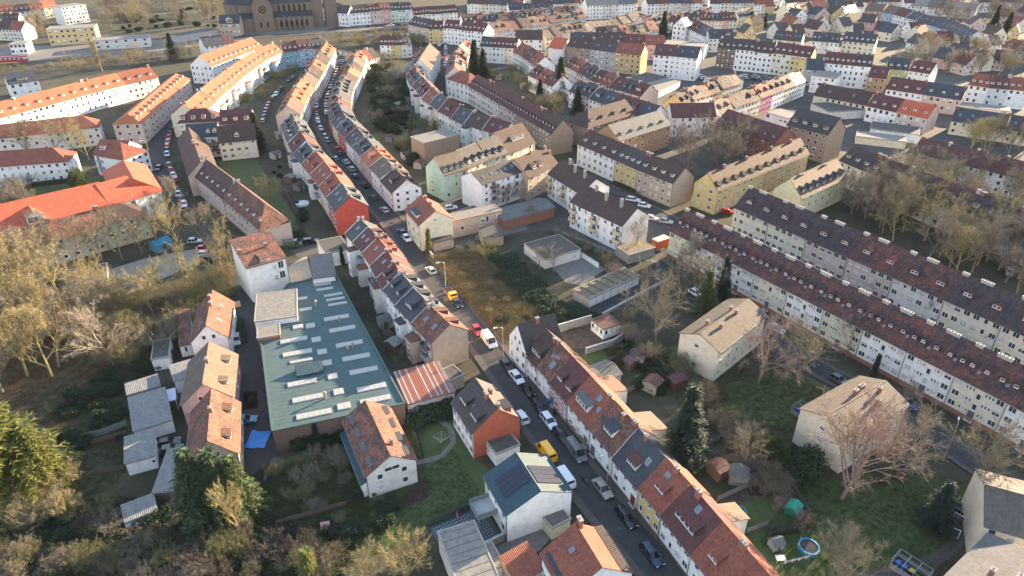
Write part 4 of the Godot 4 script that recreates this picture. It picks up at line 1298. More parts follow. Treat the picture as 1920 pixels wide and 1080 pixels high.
	# --- three semi-detached houses along the lane
	house({"n": "semi_house", "l": "white semi-detached house with dark and orange roof, first along the lane", "A": [358, 643], "B": [428, 633], "h": 5.0, "D": 15.0, "R": 3.6, "roof": "cross", "rc": "rust", "wc": "white", "ns": 1, "nc": 2, "chim": [[0.55, 0.95, 1], [0.25, 0.95, 0]], "lights": [[0.3, 0.5, 1], [0.7, 0.5, 1], [0.75, 0.5, 0]], "ends": [0, 3], "near": 300})
	house({"n": "semi_house", "l": "pink gabled semi-detached house with pale tan roof along the lane", "A": [340, 760], "B": [436, 744], "h": 5.0, "D": 14.0, "R": 3.9, "roof": "cross", "rc": "tan", "wc": "pink", "ns": 1, "nc": 2, "chim": [[0.5, 0.95, 1]], "lights": [[0.3, 0.55, 0]], "ends": [0, 3], "dormers": [{"t": "shed", "n": 2, "w": 1.6, "h": 0.8, "at": 0.2, "s": 1}], "near": 300})
	house({"n": "semi_house", "l": "semi-detached house with rusty roof behind the dense round conifers", "A": [350, 870], "B": [446, 850], "h": 5.0, "D": 14.0, "R": 3.9, "roof": "cross", "rc": "rust", "wc": "beige", "ns": 1, "nc": 2, "chim": [[0.55, 0.95, 1]], "ends": [0, 3], "dormers": [{"t": "shed", "n": 2, "w": 1.8, "h": 0.8, "at": 0.25, "s": 1}], "near": 300})
	house({"n": "lean_to", "l": "lower wing with rust and slate roof beside the first white semi", "c": "lean-to", "A": [336, 648], "B": [357, 644], "h": 3.0, "D": 11.0, "R": 2.0, "roof": "shed", "rc": "rust", "wc": "white", "ns": 1, "nc": 1})
	house({"n": "flat_shed", "l": "white shed with teal grey flat roof beside the gold bushes", "c": "shed", "A": [283, 674], "B": [316, 668], "h": 3.0, "D": 7.0, "roof": "flat", "rc": "felt", "wc": "white", "ns": 1, "nc": 0})
	house({"n": "flat_shed", "l": "shed with grey ribbed roof between white and pink semis", "c": "shed", "A": [326, 714], "B": [366, 702], "h": 3.2, "D": 4.6, "R": 0.5, "roof": "shed", "rc": "fibre", "wc": "white", "ns": 1, "nc": 0})
	house({"n": "flat_shed", "l": "large shed with grey roofing felt beside the pink house", "c": "shed", "A": [250, 808], "B": [322, 786], "h": 3.0, "D": 9.5, "R": 0.5, "roof": "shed", "rc": "fibre", "wc": "white", "ns": 1, "nc": 0})
	house({"n": "flat_shed", "l": "white walled shed with one small window on the grass", "c": "shed", "A": [234, 868], "B": [290, 853], "h": 3.0, "D": 6.0, "R": 0.5, "roof": "shed", "rc": "fibre", "wc": "white", "ns": 1, "nc": 0, "win": [["f", 4.2, 1.4, 0.6, 0.7]]})
	house({"n": "flat_shed", "l": "long narrow shed with grey roof beside the round conifers", "c": "shed", "A": [287, 922], "B": [325, 918], "h": 3.0, "D": 9.0, "R": 0.5, "roof": "shed", "rc": "fibre", "wc": "brown", "ns": 1, "nc": 0})
	house({"n": "garden_shed", "l": "garden shed with mossy grey roof above the white tent", "c": "shed", "A": [234, 978], "B": [294, 955], "h": 2.3, "D": 3.0, "R": 0.4, "roof": "shed", "rc": "fibre", "wc": "brown", "ns": 1, "nc": 0})
	house({"n": "garden_shed", "l": "small garden shed with grey roof beside the vegetable beds", "c": "shed", "A": [238, 740], "B": [300, 722], "h": 2.3, "D": 3.0, "R": 0.4, "roof": "shed", "rc": "fibre", "wc": "grey", "ns": 1, "nc": 0})
	# --- two detached blocks and a third at the edge
	house({"n": "apartment_house", "l": "cream apartment house with low hipped roof and three gable windows, beside pink tree", "A": [1347, 659], "B": [1436, 590], "h": 7.6, "D": 8.9, "R": 1.9, "rc": "taupe", "wc": "cream", "ns": 3, "nc": 6, "ww": 0.9, "ends": [0, 0], "win": [["l", 4.8, 1.4, 1.0, 1.1], ["l", 4.8, 3.8, 1.0, 1.1], ["l", 4.8, 6.2, 1.0, 1.1]], "chim": [[0.3, 0.7, 0, 0.6, 1.0], [0.35, 0.9, 1, 0.6, 1.1], [0.65, 0.8, 0, 0.6, 1.0], [0.75, 0.7, 1, 0.6, 1.1]]})
	house({"n": "apartment_house", "l": "cream apartment house with low tan roof half hidden behind the spreading bare tree", "A": [1592, 826], "B": [1702, 757], "h": 7.6, "D": 9.5, "R": 1.9, "rc": "taupe", "wc": "cream", "ns": 3, "nc": 6, "ww": 0.9, "win": [["l", 4.8, 1.4, 1.0, 1.1], ["l", 4.8, 3.8, 1.0, 1.1], ["l", 4.8, 6.2, 1.0, 1.1]], "chim": [[0.3, 0.7, 1, 1.4, 1.0], [0.45, 0.8, 1, 0.9, 1.2], [0.65, 0.5, 0, 0.6, 1.0], [0.8, 0.8, 0, 0.6, 1.1]]})
	house({"n": "apartment_house", "l": "apartment house with tan ribbed roof at the lawn's lower corner by the footpath", "A": [1846, 984], "B": [1995, 1027], "h": 7.6, "D": 12.0, "R": 2.2, "rc": "taupe", "wc": "cream", "ns": 3, "nc": 4})
	house({"n": "apartment_house", "l": "lower grey roofed wing with brick vents beside the footpath", "A": [1857, 1003], "B": [1775, 1085], "h": 7.0, "D": 13.0, "R": 1.6, "rc": "grey", "wc": "cream", "ns": 3, "nc": 4, "chim": [[0.55, 0.9, 0, 1.4, 1.0], [0.62, 0.5, 0, 0.8, 1.0]]})
	# --- the long blocks on the right
	row({"anchor": "the orange trailer", "pts": [[1257, 431], [1913, 763], [2000, 812]], "h": 8.0, "D": 11.0, "R": 4.4, "n": 10, "wc": ["lemon", "white", "white", "cream", "white"], "rc": ["mottle"], "ns": 3, "word": "front long block section", "vary": false, "dorm": "none", "plinth": "brick", "plinth_h": 1.0, "per": 0, "pipe": true, "c": "apartment block", "n_": "apartment_block", "set": block_a()})
	row({"anchor": "the yellow building's end", "pts": [[1378, 387], [1880, 607], [2000, 662]], "h": 8.0, "D": 10.5, "R": 4.6, "n": 7, "wc": ["cream", "cream", "rose", "rose", "offwhite"], "rc": ["mottledark", "mottledark", "mottledark", "mottle", "mottle", "mottledark", "mottledark"], "ns": 3, "word": "rear long block section", "vary": false, "per": 6, "c": "apartment block", "n_": "apartment_block", "pipe": true, "near": 300, "set": block_b()})

func block_a() -> Array:
	var out := []
	for i in 10:
		var w := []
		for s in 3:
			var y := 1.5 + s * 2.35
			w.append(["f", 1.0, y, 1.3, 1.2]); w.append(["f", 8.3, y, 1.3, 1.2])
			for x in [2.5, 3.1, 3.7, 5.9, 6.5, 7.1]: w.append(["f", x, y + 0.2, 0.4, 0.8])
			if s > 0: w.append(["f", 4.8, y - 1.0, 0.8, 1.3])
		out.append({"win": w, "door": 0, "dk": 1, "nc": 0, "dormers": [{"t": "gable", "x": [0.14, 0.42, 0.7, 0.95], "w": 1.05, "h": 0.9, "at": 0.36, "roof": "mottle", "wall": "roof_red" if i % 3 == 2 else "roof_mottle"}], "chim": [[0.5, 0.98, 0, 2.6, 0.5], [0.02, 0.98, 0, 1.4, 0.5]], "cc": "grey", "lights": [[0.3, 0.3, 0, 0.5, 0.6], [0.82, 0.33, 0, 0.5, 0.6]], "wings": []})
	return out

func block_b() -> Array:
	var out := []
	for i in 7:
		out.append({"nc": 6, "ww": 1.3, "dormers": [{"t": "gable", "x": [0.27, 0.77], "w": 2.0, "h": 1.0, "at": 0.32, "roof": "red" if i == 3 else "mottledark", "wall": "roof_red"}], "chim": [[0.4, 0.98, 0, 2.6, 0.5], [0.02, 0.98, 0, 1.4, 0.5]], "cc": "grey"})
	return out

func solar() -> void:
	var a := px([909, 892], 6.0)
	var b := px([951, 966], 6.0)
	a.y = 0; b.y = 0
	var o := get_node("solar_house") as Node3D
	var W := a.distance_to(b)
	var m := 2.6 / 5.5
	var pm := MB.new()
	pm.box(Vector3(-0.48, -0.8, 0.0), Vector3(0.48, 0.8, 0.05))
	var mesh := pm.mesh(plain("solar_cell", lin(0.008, 0.012, 0.03), 0.3))
	for side in 2:
		for i in 4:
			for j in 3 if side == 0 else 3:
				var up := Vector3(0, m, -1).normalized()
				var z := -1.5 - j * 1.42
				var tr := Transform3D(Basis(Vector3.RIGHT, up, Vector3.RIGHT.cross(up)), Vector3(W * 0.3 + i * 1.0, 6.0 - z * m + 0.26, z))
				if side == 1: tr = Transform3D(Basis(Vector3.UP, PI), Vector3(W * 1.05, 0, -11.0)) * tr
				part("solar_panel", mesh, o).transform = tr
	var dk := MB.new()
	dk.box(Vector3(1.6, 2.7, 0.02), Vector3(5.2, 2.9, 3.4))
	part("balcony_deck", dk.mesh(wall_mat("grey")), o)
	var rl := MB.new()
	rl.box(Vector3(1.6, 2.9, 3.3), Vector3(5.2, 3.8, 3.36))
	rl.box(Vector3(1.6, 2.9, 0.05), Vector3(1.66, 3.8, 3.3))
	rl.box(Vector3(5.14, 2.9, 0.05), Vector3(5.2, 3.8, 3.3))
	part("railing", rl.mesh(plain("railing_grey", lin(0.2, 0.21, 0.22), 0.5)), o)
	for x in [1.75, 5.05]:
		var ps := MB.new()
		ps.box(Vector3(x - 0.08, 0, 3.1), Vector3(x + 0.08, 2.7, 3.26))
		part("post", ps.mesh(plain("railing_grey", lin(0.2, 0.21, 0.22), 0.5)), o)
	for x in [0.0, W - 0.9]:
		var st := MB.new()
		st.box(Vector3(x, 0, 0.005), Vector3(x + 0.9, 5.9, 0.03))
		part("corner_strip", st.mesh(wall_mat("mint")), o)

func brown_front() -> void:
	var o := get_node("brown_house") as Node3D
	var W := (px([849, 752], 6.0) - px([887, 812], 6.0)).length()
	var f := MB.new()
	f.box(Vector3(0.02, 0, 0.005), Vector3(W - 0.02, 5.9, 0.06))
	part("white_front", f.mesh(wall_mat("white")), o)
	for s in 2:
		for i in 5:
			part("window", window_mesh(1.25, 1.4, (i + s) % 4), o, Vector3(W * (i + 0.5) / 5, 0.9 + s * 2.7, 0.06))

func corrugated() -> void:
	var o := get_node("corrugated_shed") as Node3D
	var a := px([764, 757], 3.2)
	var b := px([852, 733], 3.2)
	var W := a.distance_to(b)
	var n := int(W / 0.45)
	for i in n:
		var r := MB.new()
		r.prism(PackedVector2Array([Vector2(0.4, 3.36), Vector2(0.4, 3.46), Vector2(-9.4, 4.22), Vector2(-9.4, 4.12)]), i * 0.45 + 0.03, i * 0.45 + 0.33)
		var k := fmod(i * 0.618, 1.0)
		part("roof_sheet", r.mesh(plain("sheet_rust" if k > 0.3 else "sheet_pale", lin(0.33, 0.1, 0.06) if k > 0.3 else lin(0.42, 0.34, 0.29), 0.7)), o)

func hall() -> void:
	var y := 4.9
	var o := thing("factory_hall", "long factory hall with teal roofing felt and rows of rooflights", "hall", Vector3.ZERO)
	var felt := ground_mat("teal_felt", [[0.06, 0.098, 0.098], [0.068, 0.112, 0.112], [0.076, 0.122, 0.12], [0.092, 0.135, 0.13]], 16.0, [[0.8, 0.8, 0.8], [0.95, 0.95, 0.95], [1, 1, 1]], 1.2)
	var c := [px([485, 600], y), px([511, 809], y), px([759, 757], y), px([629, 515], y), px([540, 534], y)]
	var w := MB.new()
	var t := MB.new()
	for i in 5:
		var p: Vector3 = c[i]
		var q: Vector3 = c[(i + 1) % 5]
		w.quad(Vector3(p.x, 0, p.z), Vector3(q.x, 0, q.z), Vector3(q.x, y - 0.02, q.z), Vector3(p.x, y - 0.02, p.z))
		var d := (q - p).normalized()
		var out := d.cross(Vector3.UP)
		# low upstand round the edge
		t.quad(p + out * 0.2, q + out * 0.2, q + out * 0.2 + Vector3(0, 0.3, 0), p + out * 0.2 + Vector3(0, 0.3, 0))
		t.quad(p + out * 0.2 + Vector3(0, 0.3, 0), q + out * 0.2 + Vector3(0, 0.3, 0), q - out * 0.2 + Vector3(0, 0.3, 0), p - out * 0.2 + Vector3(0, 0.3, 0))
		t.quad(q - out * 0.2, p - out * 0.2, p - out * 0.2 + Vector3(0, 0.3, 0), q - out * 0.2 + Vector3(0, 0.3, 0))
	part("wall", w.mesh(wall_mat("brown")), o)
	t.tri(c[0], c[1], c[4]); t.tri(c[1], c[3], c[4]); t.tri(c[1], c[2], c[3])
	var roof := part("roof", t.mesh(felt), o)
	# rooflights: centre pixel, length and depth in metres; their long side runs across the hall
	var dirx := (px([759, 757], y) - px([511, 809], y)).normalized()
	var turn := atan2(-dirx.z, dirx.x)
	var bar := plain("rooflight_frame", lin(0.42, 0.41, 0.37), 0.7)
	var pane := plain("rooflight_pane", lin(0.36, 0.35, 0.31), 0.45)
	for q in [[605, 533, 3.9, 1.0], [609, 542, 3.9, 1.0], [625, 553, 4.2, 0.9], [629, 561, 4.2, 0.9], [633, 570, 4.2, 0.9], [566, 560, 2.5, 1.1], [574, 580, 2.5, 1.1], [631, 596, 5.4, 1.45], [642, 617, 5.5, 1.45], [655, 645, 5.5, 1.45], [668, 670, 5.5, 1.45], [682, 695, 5.5, 1.45], [697, 727, 5.5, 1.45], [704, 750, 5.6, 1.5], [559, 613, 2.2, 1.6], [582, 611, 1.9, 1.8], [593, 637, 1.9, 1.8], [604, 660, 1.9, 1.8], [613, 681, 1.9, 1.8], [624, 706, 1.9, 1.8], [635, 735, 1.9, 1.8], [645, 762, 2.4, 1.8], [551, 638, 5.5, 1.45], [558, 662, 5.8, 1.5], [565, 677, 4.4, 0.9], [567, 718, 5.5, 1.45], [577, 747, 5.5, 1.45], [589, 777, 6.2, 1.5]]:
		var f := MB.new()
		var g := MB.new()
		var l: float = q[2] / 2
		var dd: float = q[3] / 2
		f.box(Vector3(-l, 0, -dd), Vector3(l, 0.16, dd))
		var n := maxi(2, int(q[2] / 1.0))
		for i in n:
			g.box(Vector3(-l + 2 * l * i / n + 0.05, 0.16, -dd + 0.08), Vector3(-l + 2 * l * (i + 1) / n - 0.05, 0.2, dd - 0.08))
		var r := part("rooflight", g.into(f.mesh(bar), pane), roof)
		r.position = px([q[0], q[1]], y)
		r.rotation.y = turn
	# raised grey roof with white end wall, brick-edged box, monitor with teal louvres, vents
	house({"n": "raised_roof", "l": "raised hall section with sunlit grey flat roof beside the lane", "c": "hall", "A": [477, 603], "B": [557, 592], "h": 6.4, "D": 12.0, "roof": "flat", "rc": "feltlight", "wc": "white", "ns": 1, "nc": 0})
	house({"n": "roof_box", "l": "brick edged box with grey roof on the hall's lane side", "c": "annexe", "A": [482, 634], "B": [525, 627], "h": 5.9, "D": 4.4, "roof": "flat", "rc": "feltlight", "wc": "brick", "ns": 1, "nc": 0})
	for q in [[581, 693, 4.6, 2.4, 1.0]]:
		var f := MB.new()
		f.prism(PackedVector2Array([Vector2(1.3, 0), Vector2(1.3, 0.5), Vector2(-1.3, 1.3), Vector2(-1.3, 0)]), -2.6, 2.6)
		var r := part("roof_monitor", f.mesh(roof_mat("teal")), roof)
		r.position = px([581, 697], y)
		r.rotation.y = turn
	var seam := MB.new()
	var across := dirx.cross(Vector3.UP)
	var o0 := px([511, 809], y)
	var deep := px([485, 600], y).distance_to(o0)
	for i in int(deep / 1.05):
		var back: Vector3 = o0 - across * (i + 0.5) * 1.05
		var l0 := 0.4 + 0.02 * i
		var l1 := 25.0 - i * 0.31
		seam.xf = Transform3D(Basis(Vector3.UP, turn), back)
		seam.box(Vector3(l0 + 0.1 * i, 0.0, -0.03), Vector3(l1 - 4.5 + 0.14 * i, 0.014, 0.03))
	part("felt_seam", seam.mesh(plain("seam_felt", lin(0.035, 0.075, 0.08), 0.9)), roof).set_meta("kind", "stuff")
	for q in [[593, 575, 1.5], [637, 605, 1.2], [610, 747, 1.4], [662, 652, 1.0], [653, 656, 0.5]]:
		var f := MB.new()
		f.tube(Vector3.ZERO, Vector3(0, q[2], 0), 0.22, 0.22, 8)
		f.tube(Vector3(0, q[2], 0), Vector3(0, q[2] + 0.25, 0), 0.36, 0.2, 8)
		part("roof_vent", f.mesh(plain("vent_tan", lin(0.28, 0.23, 0.18), 0.6)), roof).position = px([q[0], q[1]], y)

func build_middle() -> void:
	# --- centre terrace between hall and street
	row({"anchor": "the red gabled house", "pts": [[649, 440], [690, 482], [727, 555], [810, 640]], "h": 8.0, "verge": true, "D": 8.3, "R": 2.9, "cuts": [0.1, 0.21, 0.33, 0.45, 0.57, 0.7, 0.84], "wc": ["white", "offwhite", "white", "offwhite", "white", "white", "white", "beige"], "rc": ["slate", "maroon", "red", "maroon", "maroon", "slate", "slate", "rust"], "ns": 3, "wing": 0.7, "word": "terraced house", "near": 300})
	house({"n": "yellow_corner_house", "l": "yellow fronted corner house with white gable beside the vacant lot", "A": [761, 392], "B": [787, 422], "h": 8.0, "D": 9.5, "R": 3.2, "rc": "red", "wc": "cream", "ns": 3, "nc": 3, "ends": [0, 0], "chim": [[0.4, 0.95, 1, 0.9], [0.8, 0.9, 1, 0.9]], "dormers": [{"t": "flat", "x": [0.5], "w": 5.0, "h": 0.9, "at": 0.1, "roof": "slate"}], "win": [["r", 4.5, 8.3, 0.5, 0.7], ["r", 3.6, 4.5, 0.4, 0.6], ["r", 4.4, 4.5, 0.4, 0.6]]})
	house({"n": "garage", "l": "dark roofed double garage beside the yellow corner house's white gable", "c": "garage", "A": [812, 455], "B": [850, 446], "h": 3.0, "D": 6.0, "R": 0.5, "roof": "shed", "rc": "dark", "wc": "beige", "ns": 1, "nc": 0})
	house({"n": "workshop", "l": "two-storey workshop of patched brick and plaster with orange flat roof", "c": "workshop", "A": [842, 416], "B": [942, 394], "h": 5.4, "D": 5.0, "roof": "flat", "rc": "feltlight", "wc": "beige", "pc": "orange", "ns": 2, "nc": 0, "win": [["f", 4.0, 2.0, 1.0, 1.2], ["f", 7.0, 2.2, 0.6, 0.8], ["f", 10.5, 3.0, 1.2, 1.4], ["f", 12.0, 2.8, 0.9, 1.8], ["f", 15.5, 3.4, 1.0, 1.2]]})
	house({"n": "workshop_shed", "l": "pale block shed with dark roof leaning before the patched workshop", "c": "shed", "A": [905, 445], "B": [944, 441], "h": 3.0, "D": 6.0, "R": 0.4, "roof": "shed", "rc": "felt", "wc": "beige", "ns": 1, "nc": 0})
	house({"n": "garage", "l": "garage row with dark teal roof below the tall white block", "c": "garage", "A": [848, 398], "B": [870, 410], "h": 2.8, "D": 8.0, "roof": "flat", "rc": "felt", "wc": "offwhite", "ns": 1, "nc": 0})
	house({"n": "warehouse", "l": "long low warehouse with dark grey roof behind the patched workshop", "c": "warehouse", "A": [943, 414], "B": [1040, 388], "h": 3.4, "D": 8.0, "R": 1.0, "rc": "grey", "wc": "brick", "ns": 1, "nc": 0})
	house({"n": "white_block", "l": "white four-storey block with dark roof and balconies beside warehouse", "c": "apartment block", "A": [903, 346], "B": [991, 317], "h": 9.2, "D": 9.8, "R": 2.4, "rc": "dark", "wc": "white", "ns": 4, "nc": 0, "near": 300, "lights": [[0.12, 0.4, 0], [0.3, 0.45, 0], [0.5, 0.48, 0], [0.6, 0.5, 0], [0.75, 0.55, 0], [0.9, 0.6, 0]], "win": v3_win(), "balconies": [[4.8, 2.3, 3.0, 1.1, "grey"], [4.8, 4.6, 3.0, 1.1, "grey"], [4.8, 6.9, 3.0, 1.1, "dark"], [14.5, 2.3, 3.0, 1.1, "grey"], [14.5, 4.6, 3.0, 1.1, "grey"], [14.5, 6.9, 3.0, 1.1, "white"]]})
	house({"n": "mint_house", "l": "house with mint green front and pinkish patched roof beside the white block", "A": [832, 328], "B": [877, 315], "h": 9.0, "D": 10.0, "R": 4.2, "rc": "tan", "wc": "mint", "ns": 3, "nc": 3, "ends": [1, 0], "dormers": [{"t": "gable", "n": 4, "w": 1.3, "h": 1.0, "at": 0.1}], "near": 300})
	house({"n": "brown_roof_house", "l": "brown roofed house with two pale gable dormers behind the white block", "A": [877, 314], "B": [914, 298], "h": 9.0, "D": 10.0, "R": 4.4, "rc": "dark", "wc": "cream", "ns": 3, "nc": 3, "dormers": [{"t": "gable", "n": 3, "w": 1.5, "h": 1.2, "at": 0.12}], "near": 300})
	house({"n": "brown_roof_house", "l": "brown roofed house with three small dormers next to the big tan roof", "A": [914, 298], "B": [951, 286], "h": 9.0, "D": 10.0, "R": 4.6, "rc": "dark", "wc": "cream", "ns": 3, "nc": 3, "dormers": [{"t": "gable", "n": 3, "w": 1.3, "h": 1.1, "at": 0.12}], "near": 300})
	house({"n": "broad_roof_house", "l": "house with broad brown roof and one wide white dormer", "A": [951, 287], "B": [1003, 266], "h": 8.6, "D": 12.0, "R": 5.6, "rc": "brown", "wc": "cream", "ns": 3, "nc": 3, "dormers": [{"t": "flat", "x": [0.55], "w": 6.0, "h": 1.4, "at": 0.35, "roof": "tan"}], "near": 300})
	house({"n": "back_house", "l": "beige house with brown roof and blue-grey glazed terrace beside the white block", "A": [990, 332], "B": [1046, 306], "h": 8.0, "D": 11.0, "R": 4.4, "rc": "brown", "wc": "beige", "ns": 3, "nc": 4, "dormers": [{"t": "flat", "x": [0.3, 0.5], "w": 1.8, "h": 1.4, "at": 0.2}], "chim": [[0.5, 0.95], [0.95, 0.9], [0.98, 0.6]], "near": 300})
	house({"n": "blank_block", "l": "blank taupe cube-like back building among garden trees", "c": "building", "A": [795, 268], "B": [862, 252], "h": 8.0, "D": 9.0, "roof": "flat", "rc": "feltlight", "wc": "tan", "ns": 1, "nc": 0})
	for q in [[[1028, 325], [1090, 363], "white block with cream balconies and brown roof facing the warehouse", 8.0], [[1070, 377], [1168, 423], "white block with cream balconies and brown roof beside the garage court", 8.2]]:
		var bal := []
		var L := px(q[0], q[3]).distance_to(px(q[1], q[3]))
		for s in 2:
			for f in [0.05, 0.48, 0.93]: bal.append([clampf(L * f, 1.6, L - 1.6), 2.6 + 2.6 * s, 2.6, 1.0, "cream"])
		house({"n": "white_block", "l": q[2], "c": "apartment block", "A": q[0], "B": q[1], "h": q[3], "D": 10.2, "R": 3.6, "rc": "brown", "wc": "white", "ns": 3, "nc": 8, "ww": 0.9, "near": 300, "ends": [0, 0], "cc": "concrete", "chim": [[0.25, 0.98, 0, 0.9, 1.8], [0.5, 0.75, 0, 0.9, 2.4], [0.78, 0.75, 0, 0.9, 2.4]], "balconies": bal})
	house({"n": "flat_shed", "l": "low flat hut with mossy yellow roof at the white block's gable", "c": "hut", "A": [1180, 478], "B": [1229, 464], "h": 2.8, "D": 6.0, "roof": "flat", "rc": "moss", "wc": "concrete", "ns": 1, "nc": 0})
	house({"n": "flat_depot", "l": "white depot with grey flat roof in the ivy grown court", "c": "depot", "A": [1022, 486], "B": [1089, 467], "h": 3.0, "D": 10.5, "roof": "flat", "rc": "felt", "wc": "offwhite", "ns": 1, "nc": 0, "win": [["f", 9.3, 1.0, 1.3, 1.3]]})
	var gar := house({"n": "garage_row", "l": "row of eight garages with white doors and mossy stepped roof", "c": "garage", "A": [1104, 560], "B": [1199, 516], "h": 2.6, "D": 5.4, "roof": "flat", "rc": "moss", "wc": "concrete", "ns": 1, "nc": 0})
	var gl := px([1104, 560], 2.6).distance_to(px([1199, 516], 2.6))
	for i in 7:
		part("garage_door", garage_door_mesh(2.3, 2.05, "white", lin(0.62, 0.63, 0.63)), gar, Vector3(gl * (i + 0.5) / 7, 0.05, 0.02))
		var f := MB.new()
		f.box(Vector3(gl * i / 7.0 - 0.14, 2.62, -5.2), Vector3(gl * i / 7.0 + 0.14, 2.86, -0.14))
		part("roof_strip", f.mesh(wall_mat("brown")), gar)
	house({"n": "pavilion", "l": "small white pavilion with maroon flat roof in the walled yard", "c": "pavilion", "A": [1109, 599], "B": [1132, 617], "h": 2.9, "D": 4.6, "roof": "flat", "rc": "maroon", "wc": "white", "ns": 1, "nc": 3, "ends": [0, 3], "ww": 0.8, "pc": "brown"})
	house({"n": "garden_shed", "l": "weathered tin garden shed behind the terrace near the wall", "c": "shed", "A": [1135, 712], "B": [1165, 700], "h": 2.5, "D": 5.0, "R": 0.9, "rc": "grey", "wc": "grey", "ns": 1, "nc": 0})
	# --- street going up: terraces on both sides
	row({"anchor": "the slate roofed corner house", "pts": [[527, 235], [546, 280], [574, 313], [604, 352], [629, 397]], "h": 7.5, "D": 9.3, "R": 3.4, "n": 8, "verge": true, "wc": ["cream", "white", "white", "white", "offwhite", "white", "cream", "redwall"], "rc": ["slate", "slate", "maroon", "slate", "red", "red", "red", "slate"], "ns": 3, "wing": 0.6, "near": 300, "word": "rear-facing terraced house"})
	row({"anchor": "the car park bend", "pts": [[563, 215], [578, 180], [598, 150], [611, 127], [629, 90]], "h": 8.0, "D": 9.5, "R": 3.8, "n": 9, "wc": ["rose", "white", "pink", "cream", "rose", "white", "offwhite"], "rc": ["tan", "orange", "orange", "tan", "brown", "orange", "brown"], "ns": 3, "word": "sunlit terraced house"})
	row({"anchor": "the church end", "pts": [[655, 108], [637, 145], [621, 172], [613, 205], [619, 222], [633, 243], [656, 267], [688, 307], [736, 359]], "h": 6.8, "verge": true, "D": 9.2, "R": 2.9, "n": 17, "wc": ["white", "cream", "rose", "offwhite", "white", "grey", "mint", "pink", "blue", "brick", "cream", "redwall", "white", "rose", "pink", "white", "white"], "rc": ["orange", "tan", "brown", "orange", "brown", "dark", "slate", "dark", "maroon", "slate", "slate", "slate", "dark", "slate"], "ns": 3, "ww": 0.95, "near": 290, "word": "street-front terraced house", "ends": [0, 3]})
	# --- two curved terraces
	row({"anchor": "the sunlit gable house", "pts": [[776, 104], [760, 128], [763, 146], [790, 182], [822, 207], [877, 235], [942, 256]], "h": 8.3, "verge": true, "D": 9.0, "R": 3.8, "n": 14, "wc": ["white", "cream", "white", "offwhite", "white", "pale", "white", "white"], "rc": ["red", "maroon", "slate", "slate", "maroon", "slate", "maroon", "maroon", "red", "slate", "maroon", "slate", "brown", "maroon"], "ns": 3, "wing": 0.5, "word": "balconied terraced house", "near": 300})
	house({"n": "sunlit_house", "l": "tall corner house with sunlit white facade and tan roof at street bend", "A": [806, 130], "B": [824, 98], "h": 9.5, "D": 10.0, "R": 4.5, "rc": "tan", "wc": "white", "ns": 3, "nc": 6})
	row({"anchor": "the round corner house", "pts": [[878, 160], [957, 205], [1035, 250]], "h": 8.4, "D": 9.0, "R": 4.3, "n": 5, "wc": ["offwhite", "offwhite", "rose", "tan", "tan"], "rc": ["maroon", "maroon", "maroon", "maroon", "brown"], "ns": 3, "vary": false, "near": 300, "word": "block", "dorm": "small", "dn": 6, "dw": "roof_slate", "n_": "apartment_block", "c": "apartment block"})
	house({"n": "round_corner_house", "l": "white corner house with bright red hipped roof where two streets fork", "A": [838, 148], "B": [878, 160], "h": 8.4, "D": 9.5, "R": 4.2, "roof": "hip", "rc": "red", "wc": "white", "ns": 3, "nc": 5})
	row({"anchor": "the upper crossing", "pts": [[858, 88], [840, 112], [835, 142]], "h": 8.5, "D": 9.0, "R": 3.8, "n": 6, "wc": ["white", "cream", "offwhite"], "rc": ["red", "slate", "maroon", "red", "slate", "red"], "ns": 3, "word": "terraced house"})
	# --- right of centre
	row({"anchor": "the parked cars' corner", "pts": [[1083, 268], [1163, 302], [1203, 320], [1263, 343]], "h": 8.2, "D": 9.5, "R": 3.8, "cuts": [0.43, 0.67], "wc": ["white", "yellow", "beige"], "rc": ["brown", "dark", "brown"], "ns": 3, "vary": false, "near": 300, "word": "block", "dorm": "small", "dn": 4, "n_": "apartment_block", "c": "apartment block"})
	house({"n": "l_block", "l": "taupe block with hipped brown roof joining the long terrace", "c": "apartment block", "A": [1103, 240], "B": [1192, 213], "h": 8.5, "D": 12.0, "R": 4.5, "roof": "hip", "rc": "brown", "wc": "tan", "ns": 3, "nc": 7, "ends": [1, 0], "hr": 0.0, "dormers": [{"t": "flat", "n": 4, "w": 1.3, "h": 0.8, "at": 0.3}]})
	house({"n": "ochre_block", "l": "ochre block with grey-green slate roof and small white dormers", "c": "apartment block", "A": [1162, 264], "B": [1258, 234], "h": 8.5, "D": 12.0, "R": 4.2, "rc": "grey", "wc": "orange", "ns": 3, "nc": 8, "dormers": [{"t": "flat", "n": 5, "w": 1.2, "h": 0.7, "at": 0.25}]})
	house({"n": "maroon_block", "l": "brick block with long maroon roof and pale dormers behind courtyard trees", "c": "apartment block", "A": [1343, 230], "B": [1453, 268], "h": 7.5, "D": 11.0, "R": 4.4, "rc": "maroon", "wc": "brick", "ns": 3, "nc": 8, "dormers": [{"t": "flat", "n": 7, "w": 1.2, "h": 0.8, "at": 0.25}]})
	house({"n": "maroon_block", "l": "white fronted block with maroon roof beside the brick block", "c": "apartment block", "A": [1260, 220], "B": [1343, 218], "h": 8.0, "D": 10.0, "R": 4.0, "rc": "maroon", "wc": "white", "ns": 3, "nc": 6})
	house({"n": "yellow_block", "l": "long golden yellow block with brown roof and row of white dormers", "c": "apartment block", "A": [1345, 357], "B": [1437, 320], "h": 8.0, "D": 8.4, "R": 4.2, "rc": "brown", "wc": "yellow", "ns": 3, "nc": 8, "ends": [2, 0], "dormers": [{"t": "flat", "n": 6, "w": 1.4, "h": 1.0, "at": 0.2}], "chim": [[0.3, 0.95], [0.75, 0.95]], "near": 300, "gr": 0.0})
